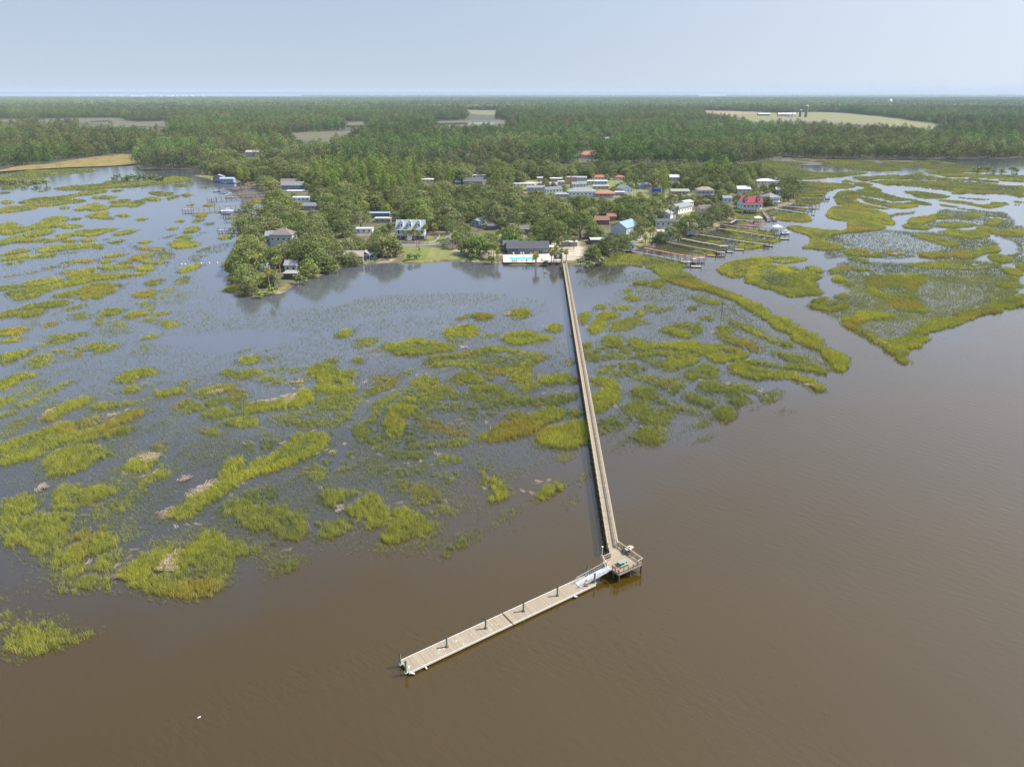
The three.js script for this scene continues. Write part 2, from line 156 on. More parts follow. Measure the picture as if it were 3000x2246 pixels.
// ---- right of the pier
grow('D', [
  [.2, .25, 370, 190, 640, 190, 780, 260, 760, 340, 600, 330, 430, 340, 400, 260], [.2, .25, 780, 260, 1080, 310, 1220, 400, 1300, 460, 1500, 580, 1680, 680, 1820, 790, 1700, 790, 1500, 740, 1340, 700, 1250, 620, 1100, 560, 1080, 480, 880, 420, 860, 340], [.13, .2, 0, 120, 250, 100, 540, 120, 520, 180, 300, 190, 0, 240],
  [.75, .35, 100, 40, 300, 20, 520, 30, 700, 60, 760, 90, 700, 110, 820, 160, 760, 170, 650, 150, 560, 110, 430, 70, 300, 60, 200, 80], [.95, .45, 500, 80, 620, 95, 740, 110, 800, 150, 830, 165, 900, 200, 960, 240, 900, 245, 800, 235, 740, 210, 640, 190, 560, 130],
  [1, .6, 340, 205, 420, 190, 500, 185, 600, 160, 650, 170, 600, 190, 580, 225, 520, 228, 490, 205, 400, 218],
  [1, .72, 640, 180, 760, 170, 860, 185, 940, 220, 1040, 250, 1140, 290, 1240, 335, 1330, 380, 1380, 430, 1500, 460, 1560, 510, 1660, 560, 1740, 610, 1760, 650, 1860, 700, 1940, 745, 1920, 790, 1900, 835, 1840, 820, 1820, 770, 1720, 710, 1680, 660, 1600, 650, 1530, 600, 1520, 560, 1440, 540, 1360, 470, 1290, 430, 1220, 395, 1140, 340, 1080, 300, 960, 270, 880, 245, 760, 220],
  [.9, .6, 310, 240, 360, 238, 370, 260, 320, 265], [.9, .65, 335, 290, 380, 280, 410, 310, 390, 332, 345, 325],
  [.9, .65, 0, 420, 60, 400, 80, 430, 60, 460, 40, 490, 0, 495], [.7, .5, 100, 370, 150, 345, 200, 350, 200, 375, 150, 390, 110, 395], [.8, .7, 230, 370, 290, 350, 360, 365, 370, 385, 300, 395], [.95, .65, 60, 500, 110, 470, 110, 430, 180, 400, 250, 410, 270, 430, 200, 450, 180, 500, 130, 550, 100, 575, 70, 540], [1, .8, 395, 400, 440, 395, 460, 425, 420, 432],
  [.6, .45, 190, 520, 220, 480, 290, 450, 390, 445, 450, 440, 510, 475, 490, 495, 430, 490, 370, 520, 290, 550, 220, 550], [.6, .5, 430, 360, 520, 340, 560, 380, 640, 365, 695, 375, 620, 390, 560, 410, 520, 400, 470, 390],
  [.65, .4, 560, 520, 650, 495, 760, 490, 850, 475, 890, 520, 880, 560, 800, 585, 720, 580, 640, 560], [1, .65, 590, 515, 690, 530, 790, 555, 800, 580, 700, 580, 620, 550],
  [1, .75, 340, 600, 400, 600, 440, 625, 560, 640, 660, 635, 740, 620, 840, 620, 890, 650, 960, 640, 1060, 650, 1140, 680, 1215, 715, 1170, 740, 1080, 755, 980, 765, 920, 740, 880, 700, 800, 680, 680, 665, 560, 665, 440, 675, 380, 650],
  [.85, .5, 150, 590, 230, 565, 290, 580, 310, 640, 360, 680, 480, 690, 600, 680, 740, 690, 830, 700, 865, 720, 840, 770, 760, 800, 680, 828, 600, 815, 520, 780, 440, 740, 340, 740, 220, 735, 120, 760, 30, 750, 0, 700, 0, 620, 100, 620, 130, 660, 180, 660],
  [.7, .4, 120, 820, 240, 770, 340, 770, 440, 790, 480, 820, 440, 835, 340, 835, 500, 870, 640, 880, 780, 900, 790, 930, 720, 960, 700, 1005, 660, 1010, 600, 960, 500, 920, 400, 890, 260, 860, 150, 845],
  [1, .55, 65, 900, 100, 870, 180, 880, 270, 910, 325, 960, 260, 965, 160, 945, 80, 930], [.95, .5, 360, 980, 400, 945, 490, 935, 540, 970, 560, 1010, 640, 1050, 780, 1090, 880, 1130, 880, 1145, 780, 1120, 650, 1090, 540, 1040, 440, 1030, 380, 1010],
  [.8, .3, 720, 860, 790, 820, 880, 770, 960, 800, 1000, 850, 1000, 880, 900, 885, 780, 885], [.95, .5, 740, 1010, 760, 980, 850, 1000, 960, 1050, 970, 1085, 880, 1080, 790, 1045],
  [.85, .4, 835, 920, 920, 905, 1060, 910, 1180, 940, 1280, 970, 1270, 985, 1140, 975, 1060, 985, 1180, 990, 1300, 1010, 1300, 1040, 1200, 1045, 1060, 1010, 950, 990, 860, 960], [1, .55, 1040, 1045, 1100, 1035, 1210, 1045, 1200, 1070, 1100, 1075], [.5, .4, 1300, 980, 1380, 970, 1460, 1000, 1420, 1040, 1360, 1065, 1310, 1050], [.25, .3, 1220, 1085, 1260, 1070, 1290, 1100, 1240, 1105],
  [.95, .55, 920, 1140, 970, 1100, 1060, 1090, 1120, 1105, 1130, 1140, 1080, 1200, 1020, 1185, 950, 1160], [.6, .45, 840, 1200, 890, 1180, 950, 1200, 950, 1235, 850, 1235], [.95, .65, 80, 1010, 120, 980, 200, 970, 280, 990, 290, 1040, 220, 1085, 140, 1120, 100, 1125, 80, 1060],
  [.8, .4, 290, 1100, 360, 1060, 440, 1040, 520, 1070, 480, 1110, 580, 1120, 620, 1100, 700, 1150, 660, 1190, 570, 1215, 460, 1200, 370, 1170, 310, 1130], [.8, .4, 120, 1180, 200, 1150, 280, 1160, 260, 1200, 330, 1210, 330, 1240, 250, 1250, 180, 1285, 130, 1270],
  [.85, .45, 360, 1310, 380, 1260, 450, 1255, 520, 1230, 620, 1240, 650, 1275, 600, 1300, 640, 1330, 560, 1365, 460, 1355], [.6, .45, 235, 1370, 280, 1340, 330, 1310, 340, 1330, 280, 1385], [.4, .4, 745, 1350, 850, 1325, 920, 1285, 980, 1310, 960, 1335, 880, 1330, 800, 1345], [.2, .3, 1400, 1110, 1500, 1110, 1560, 1150, 1480, 1140],
  [1, .6, 1070, 780, 1150, 755, 1260, 755, 1400, 780, 1520, 790, 1660, 800, 1780, 840, 1800, 855, 1700, 840, 1560, 820, 1400, 805, 1260, 790, 1180, 775, 1230, 810, 1360, 830, 1500, 840, 1600, 870, 1700, 900, 1760, 950, 1775, 975, 1700, 970, 1620, 920, 1540, 895, 1400, 890, 1260, 890, 1150, 870, 1080, 820],
  [.7, .5, 960, 540, 1010, 500, 1060, 510, 1110, 520, 1080, 570, 1140, 590, 1230, 620, 1320, 680, 1300, 700, 1230, 680, 1140, 650, 1060, 630, 1010, 600], [.95, .6, 1060, 465, 1160, 490, 1250, 530, 1340, 580, 1450, 620, 1540, 650, 1480, 650, 1380, 620, 1290, 580, 1200, 540, 1120, 500],
  [.6, .4, 780, 270, 880, 300, 1000, 330, 1070, 335, 1010, 350, 900, 345, 820, 320], [.9, .6, 850, 435, 920, 440, 980, 465, 900, 465], [.7, .5, 750, 380, 800, 355, 850, 365, 840, 390, 780, 398], [.85, .4, 1350, 690, 1450, 690, 1560, 720, 1660, 750, 1760, 780, 1850, 830, 1760, 820, 1620, 790, 1500, 760, 1400, 720],
  [.95, .5, 980, 95, 1040, 60, 1150, 30, 1240, 15, 1340, 20, 1390, 45, 1280, 60, 1200, 65, 1195, 110, 1160, 160, 1090, 155, 1020, 120],
  [.9, .55, 1180, 185, 1210, 80, 1290, 60, 1380, 55, 1420, 80, 1500, 70, 1600, 100, 1740, 135, 1730, 170, 1680, 180, 1720, 220, 1700, 250, 1760, 270, 1700, 285, 1600, 285, 1520, 298, 1440, 270, 1400, 240, 1320, 235, 1290, 210, 1220, 200], [1, .95, 1190, 180, 1215, 90, 1290, 70, 1280, 130, 1320, 170, 1250, 195], [1, .95, 1430, 85, 1490, 75, 1500, 110, 1600, 140, 1480, 120], [1, .9, 1600, 150, 1720, 160, 1640, 180, 1700, 230, 1620, 210],
  [.8, .5, 1270, 15, 1500, 0, 1650, 20, 1600, 40, 1480, 55, 1400, 40], [.95, .6, 1620, 80, 1660, 70, 1740, 95, 1740, 125, 1660, 110]]);
thin('D', [[.12, 980, 675, 1060, 680, 1120, 700, 1080, 725, 1000, 710], [.05, 480, 722, 600, 712, 645, 715, 645, 745, 600, 765, 530, 755], [.05, 30, 650, 90, 650, 100, 680, 40, 690], [.05, 1210, 420, 1270, 425, 1420, 540, 1500, 590, 1400, 570, 1260, 500]]);
wrack('D', [[2150, 600, 2200, 615, 2200, 640], [1640, 925, 1690, 930, 1680, 950]]);
// ---- left of the pier
grow('A', [
  [.1, .2, 1050, 230, 1300, 240, 1500, 300, 2212, 190, 2212, 400, 1600, 360, 1300, 400, 1200, 390, 1170, 330], [.2, .25, 1050, 180, 1120, 135, 1240, 110, 1270, 130, 1200, 190, 1120, 220, 1060, 215], [.3, .25, 1130, 1200, 1200, 1100, 1300, 1060, 1420, 1070, 1560, 1050, 1570, 1150, 1440, 1220, 1300, 1260, 1180, 1260], [.2, .25, 900, 980, 1200, 960, 1300, 1000, 1240, 1060, 1000, 1060], [.15, .2, 1150, 690, 1440, 640, 1480, 720, 1300, 750, 1180, 740], [.2, .2, 560, 980, 900, 1000, 900, 1180, 700, 1260, 640, 1200],
  [1, .5, 40, 130, 120, 175, 200, 165, 330, 105, 480, 75, 640, 45, 820, 20, 1000, 0, 720, 20, 560, 5, 440, 0, 470, 40, 430, 65, 330, 90, 200, 105, 100, 115], [.9, .45, 145, 75, 200, 50, 330, 40, 440, 42, 360, 65, 240, 85, 170, 92], [.8, .4, 0, 85, 90, 80, 130, 95, 60, 110, 0, 112],
  [1, .5, 330, 155, 420, 125, 520, 110, 560, 80, 650, 70, 740, 75, 765, 105, 720, 130, 640, 150, 620, 180, 520, 170, 500, 160, 600, 130, 520, 135, 430, 160], [.95, .45, 130, 220, 250, 200, 360, 180, 450, 195, 390, 215, 280, 230, 160, 240], [.9, .45, 0, 260, 100, 235, 140, 250, 70, 280, 0, 300], [.95, .5, 90, 285, 150, 255, 230, 235, 285, 245, 260, 275, 180, 290],
  [.7, .4, 420, 235, 500, 210, 570, 205, 520, 222, 440, 245], [.4, .4, 335, 265, 400, 240, 380, 268, 345, 275], [1, .65, 865, 150, 910, 125, 990, 120, 1010, 135, 970, 155, 920, 162], [.9, .5, 945, 75, 1000, 50, 1050, 48, 1040, 65, 980, 82], [.7, .4, 765, 65, 820, 70, 800, 88],
  [.9, .5, 1150, 70, 1170, 40, 1190, 15, 1210, 30, 1195, 65, 1165, 78], [.7, .5, 1060, 105, 1110, 95, 1120, 120, 1080, 135], [.9, .5, 900, 195, 940, 180, 980, 190, 975, 215, 1010, 235, 980, 245, 930, 220], [.7, .45, 980, 170, 1050, 140, 1060, 155, 1010, 180],
  [.95, .6, 825, 275, 870, 255, 940, 245, 965, 258, 900, 285, 840, 290], [.9, .5, 990, 265, 1050, 250, 1095, 255, 1070, 272, 1005, 280], [.7, .45, 895, 300, 950, 290, 1020, 300, 1010, 315, 930, 312], [.9, .55, 1025, 315, 1070, 300, 1140, 325, 1165, 345, 1110, 358, 1075, 350],
  [.9, .55, 650, 250, 690, 232, 790, 235, 785, 265, 730, 275, 690, 280, 660, 290, 650, 280], [.7, .45, 620, 300, 660, 290, 700, 300, 680, 330, 640, 345, 622, 330], [.95, .55, 735, 295, 760, 320, 810, 335, 830, 345, 780, 340, 745, 320], [.3, .25, 640, 340, 760, 335, 870, 385, 820, 395, 700, 425, 650, 415],
  [.6, .45, 455, 270, 500, 255, 560, 265, 580, 290, 530, 320, 490, 300], [.7, .45, 270, 345, 310, 320, 370, 320, 365, 338, 310, 350], [.4, .35, 150, 320, 190, 305, 240, 340, 180, 350], [1, .7, 0, 375, 60, 360, 140, 360, 150, 385, 90, 405, 0, 415], [.9, .5, 5, 440, 70, 420, 150, 425, 130, 445, 50, 455],
  [.65, .4, 300, 430, 310, 405, 400, 395, 460, 400, 550, 380, 575, 395, 545, 420, 470, 440, 380, 460, 330, 455], [.85, .5, 900, 425, 980, 400, 1030, 390, 1035, 410, 980, 430, 920, 432], [.55, .4, 885, 520, 900, 480, 950, 460, 985, 465, 960, 510, 910, 530],
  [.8, .5, 430, 525, 500, 485, 590, 460, 640, 455, 730, 460, 760, 470, 730, 495, 680, 490, 670, 515, 620, 520, 540, 530, 480, 560, 470, 540], [1, .6, 580, 500, 650, 480, 670, 505, 620, 518, 540, 528], [.65, .45, 150, 615, 170, 575, 220, 545, 300, 520, 380, 490, 430, 480, 420, 510, 360, 540, 290, 560, 340, 575, 360, 585, 270, 595, 220, 620, 180, 625],
  [.95, .55, 0, 520, 40, 510, 60, 530, 150, 500, 200, 500, 180, 525, 100, 555, 40, 590, 0, 620], [.8, .5, 250, 470, 280, 455, 300, 470, 270, 488], [.6, .4, 1540, 515, 1590, 487, 1630, 495, 1590, 520], [.7, .4, 1700, 505, 1720, 495, 1740, 508, 1715, 515],
  [.95, .55, 0, 700, 80, 680, 180, 650, 260, 655, 200, 680, 120, 710, 60, 750, 0, 770], [.6, .4, 95, 790, 150, 745, 230, 700, 280, 690, 260, 730, 180, 780, 110, 800], [.85, .5, 240, 795, 300, 760, 370, 720, 470, 690, 500, 680, 440, 720, 360, 760, 280, 795], [.35, .3, 300, 640, 450, 610, 480, 620, 400, 650], [.3, .3, 540, 660, 600, 640, 590, 660],
  [.95, .55, 0, 810, 60, 800, 90, 830, 40, 860, 0, 885], [.9, .5, 105, 860, 200, 820, 270, 805, 220, 845, 140, 875], [1, .6, 750, 705, 755, 680, 820, 650, 920, 625, 970, 622, 1040, 650, 1000, 670, 930, 665, 880, 690, 830, 710, 790, 715],
  [.95, .55, 705, 730, 740, 710, 785, 735, 750, 750], [.95, .6, 795, 775, 830, 745, 880, 722, 915, 735, 905, 770, 850, 787], [.6, .4, 950, 740, 970, 705, 1010, 700, 1000, 740], [.75, .45, 1165, 725, 1220, 690, 1265, 705, 1240, 735, 1190, 742], [.95, .6, 995, 790, 1000, 760, 1060, 780, 1130, 755, 1195, 765, 1200, 790, 1130, 800, 1050, 810],
  [1, .65, 1230, 790, 1290, 755, 1390, 735, 1470, 715, 1530, 720, 1540, 738, 1470, 770, 1400, 795, 1290, 806], [.95, .6, 1435, 665, 1450, 635, 1500, 625, 1530, 640, 1600, 630, 1680, 635, 1700, 650, 1640, 670, 1600, 690, 1540, 700, 1490, 685, 1470, 668], [.9, .6, 1545, 570, 1590, 545, 1650, 530, 1690, 550, 1660, 590, 1610, 600, 1570, 590],
  [.65, .35, 1740, 545, 1790, 520, 1795, 535, 1750, 570, 1760, 590, 1800, 615, 1880, 625, 1950, 620, 1950, 640, 1870, 655, 1790, 650, 1730, 600], [.2, .2, 1760, 550, 1900, 560, 1950, 610, 1820, 610], [.8, .4, 1660, 690, 1700, 655, 1760, 670, 1830, 690, 1900, 682, 1920, 700, 1880, 720, 1780, 735, 1720, 720], [1, .7, 1900, 720, 1940, 695, 1995, 705, 1980, 725, 1930, 732],
  [.85, .45, 1470, 795, 1520, 760, 1580, 750, 1615, 790, 1600, 830, 1570, 870, 1550, 880, 1500, 830], [1, .7, 1560, 860, 1640, 840, 1720, 835, 1830, 820, 1900, 800, 1950, 770, 1970, 740, 2010, 755, 2035, 800, 2030, 840, 1960, 870, 1880, 880, 1760, 890, 1670, 915, 1590, 918, 1560, 890],
  [.8, .4, 1130, 875, 1160, 835, 1280, 815, 1400, 808, 1460, 815, 1440, 850, 1380, 880, 1280, 895, 1200, 910, 1150, 900], [1, .6, 1315, 930, 1370, 895, 1480, 870, 1515, 895, 1510, 930, 1430, 952, 1350, 945], [.95, .6, 1460, 985, 1490, 945, 1560, 935, 1640, 940, 1690, 965, 1680, 995, 1600, 1015, 1520, 1005], [.7, .5, 1690, 1000, 1740, 1020, 1820, 1050, 1810, 1062, 1750, 1050, 1700, 1025],
  [.5, .4, 1080, 965, 1090, 930, 1130, 940, 1110, 970], [.8, .5, 1265, 1045, 1310, 1005, 1400, 1000, 1480, 1030, 1420, 1055, 1320, 1060], [1, .65, 265, 970, 280, 930, 330, 890, 420, 850, 490, 815, 590, 800, 600, 820, 540, 850, 470, 890, 400, 920, 340, 955, 300, 975], [.95, .6, 600, 860, 660, 840, 740, 845, 765, 875, 690, 888, 620, 880], [.85, .45, 780, 840, 820, 828, 900, 850, 930, 880, 880, 870, 800, 860],
  [1, .65, 0, 1120, 60, 1100, 140, 1060, 260, 1030, 350, 1000, 360, 985, 450, 960, 490, 1010, 480, 1040, 560, 1030, 640, 990, 740, 940, 830, 900, 910, 890, 925, 910, 880, 940, 800, 980, 700, 1010, 600, 1050, 500, 1075, 420, 1090, 360, 1120, 280, 1170, 200, 1210, 100, 1240, 0, 1250], [.85, .6, 520, 945, 560, 920, 650, 915, 660, 950, 600, 990, 540, 970],
  [.95, .6, 470, 1090, 560, 1075, 700, 1030, 870, 1000, 860, 1020, 760, 1050, 640, 1080, 520, 1110], [1, .6, 245, 1235, 280, 1200, 360, 1150, 450, 1125, 560, 1125, 620, 1140, 720, 1150, 740, 1190, 640, 1200, 600, 1220, 560, 1280, 440, 1300, 290, 1320, 280, 1270],
  [.8, .5, 0, 905, 100, 895, 150, 900, 80, 925, 0, 940], [.55, .4, 0, 1040, 40, 1000, 130, 930, 215, 925, 200, 960, 120, 1000, 60, 1050, 0, 1070], [.7, .45, 215, 880, 340, 850, 370, 860, 300, 890], [.95, .65, 820, 1255, 850, 1220, 900, 1165, 1050, 1160, 1060, 1185, 1010, 1240, 940, 1290, 870, 1295, 830, 1280],
  [.85, .5, 970, 1145, 1020, 1105, 1070, 1090, 1140, 1105, 1120, 1140, 1040, 1145], [.9, .55, 960, 1327, 965, 1290, 1050, 1260, 1125, 1285, 1100, 1320], [.65, .4, 1570, 1150, 1590, 1090, 1680, 1065, 1780, 1090, 1785, 1120, 1700, 1160, 1620, 1185],
  [.75, .4, 1755, 950, 1800, 920, 1900, 900, 2080, 870, 2212, 855, 2212, 1000, 2090, 1010, 1940, 1000, 1820, 1000, 1770, 980]]);
thin('A', [[.1, 60, 1140, 200, 1130, 180, 1150, 80, 1165]]);
wrack('A', [[1320, 795, 1380, 765, 1460, 745, 1490, 750, 1420, 780], [1570, 865, 1640, 838, 1780, 820, 1830, 825, 1790, 838, 1650, 850], [1830, 800, 1900, 785, 1940, 790, 1900, 840, 1860, 855, 1840, 830], [270, 935, 310, 890, 370, 870, 340, 900, 290, 940], [660, 940, 760, 905, 770, 920, 700, 945], [880, 1195, 940, 1175, 1030, 1175, 1040, 1200, 980, 1225, 920, 1228], [1900, 712, 1940, 698, 1960, 705, 1925, 722]]);
grow('B', [
  [.3, .25, 1800, 260, 1900, 210, 2060, 130, 2212, 80, 2212, 320, 2080, 330, 2100, 400, 1980, 430, 1850, 420, 1800, 380], [.25, .2, 560, 180, 900, 130, 1140, 200, 1200, 300, 1000, 420, 880, 420, 700, 300, 560, 260], [.3, .25, 600, 420, 900, 400, 1000, 480, 900, 600, 760, 640, 640, 540],
  [.85, .6, 280, 380, 300, 350, 360, 310, 420, 260, 500, 250, 520, 285, 640, 270, 780, 290, 770, 320, 700, 350, 600, 380, 500, 425, 440, 440, 360, 430, 300, 405], [.5, .4, 740, 225, 840, 215, 880, 240, 820, 280, 750, 270], [.9, .55, 960, 200, 1000, 165, 1050, 150, 1125, 180, 1100, 210, 1030, 240, 960, 270, 940, 300, 900, 290, 940, 240], [.6, .5, 830, 345, 850, 310, 900, 295, 960, 320, 950, 350, 880, 365],
  [1, .85, 1060, 455, 1180, 400, 1310, 310, 1340, 290, 1440, 260, 1420, 170, 1500, 100, 1600, 80, 1590, 130, 1650, 150, 1640, 105, 1760, 80, 1880, 0, 1890, -56, 1960, -66, 2080, -56, 2140, -26, 2140, 20, 2060, 60, 1960, 120, 1860, 150, 1700, 210, 1560, 260, 1440, 340, 1370, 400, 1300, 440, 1270, 490, 1210, 510, 1120, 490],
  [.95, .6, 0, 640, 0, 380, 100, 350, 180, 325, 230, 390, 230, 430, 150, 480, 90, 540, 30, 600], [1, .6, 0, 640, 40, 600, 100, 550, 180, 500, 260, 455, 380, 450, 480, 465, 495, 510, 440, 570, 370, 640, 320, 700, 290, 760, 240, 790, 190, 770, 180, 700, 110, 690, 50, 660],
  [.6, .45, 540, 545, 570, 460, 620, 400, 720, 370, 790, 360, 860, 370, 860, 430, 800, 450, 690, 440, 690, 490, 620, 520], [.95, .6, 320, 790, 340, 730, 380, 660, 450, 600, 530, 560, 620, 545, 740, 600, 770, 630, 730, 680, 640, 720, 540, 760, 460, 780, 380, 790], [.7, .5, 320, 810, 400, 800, 520, 790, 640, 740, 760, 700, 780, 720, 760, 800, 700, 860, 690, 900, 730, 950, 650, 965, 560, 945, 480, 955, 430, 940, 420, 900, 350, 860],
  [.95, .6, 740, 930, 780, 880, 830, 800, 900, 760, 940, 700, 1000, 660, 1100, 690, 1180, 690, 1270, 640, 1330, 580, 1430, 570, 1460, 620, 1560, 650, 1680, 660, 1690, 710, 1560, 740, 1500, 760, 1510, 820, 1480, 900, 1400, 960, 1340, 995, 1180, 990, 1080, 1000, 960, 970, 830, 950], [1, .75, 1150, 740, 1270, 660, 1340, 590, 1440, 590, 1440, 660, 1300, 720, 1280, 800, 1160, 800],
  [.55, .45, 1560, 680, 1680, 690, 1800, 720, 1900, 750, 1960, 730, 1980, 790, 1960, 830, 1860, 820, 1800, 850, 1740, 800, 1640, 730], [.5, .4, 1200, 560, 1300, 530, 1460, 540, 1500, 600, 1440, 580, 1330, 580, 1220, 600], [.45, .35, 950, 620, 1180, 580, 1330, 560, 1300, 620, 1200, 660, 1000, 660],
  [.95, .6, 1420, 450, 1440, 400, 1520, 350, 1640, 400, 1840, 405, 1850, 440, 1960, 430, 2040, 480, 2060, 560, 2212, 530, 2212, 615, 2110, 600, 1980, 590, 1930, 625, 1830, 630, 1740, 580, 1640, 590, 1560, 540, 1500, 480], [.6, .3, 1460, 360, 1560, 310, 1640, 280, 1760, 250, 1810, 300, 1800, 380, 1700, 395, 1600, 380], [.9, .55, 2080, 345, 2212, 320, 2212, 410, 2120, 400],
  [.9, .55, 0, 1090, 40, 1085, 100, 1150, 100, 1190, 30, 1200, 0, 1230], [.55, .45, 0, 1000, 40, 985, 90, 1000, 60, 1030, 0, 1060], [.4, .4, 130, 1130, 160, 1080, 190, 1110, 150, 1140], [.85, .6, 30, 1340, 30, 1240, 120, 1180, 170, 1150, 240, 1190, 300, 1165, 360, 1180, 400, 1220, 480, 1230, 590, 1235, 600, 1265, 520, 1290, 430, 1320, 330, 1345, 240, 1375, 160, 1370, 110, 1350, 80, 1370]]);
wrack('B', [[1200, 350, 1320, 270, 1420, 230, 1440, 260, 1350, 300, 1230, 360], [1020, 810, 1060, 760, 1110, 710, 1170, 700, 1150, 760, 1120, 790, 1150, 800, 1150, 835, 1080, 835], [1150, 240, 1200, 215, 1220, 230, 1170, 260], [700, 890, 800, 825, 820, 835, 740, 895], [1010, 470, 1060, 450, 1100, 480, 1040, 500], [230, 290, 290, 270, 290, 300, 240, 315]]);
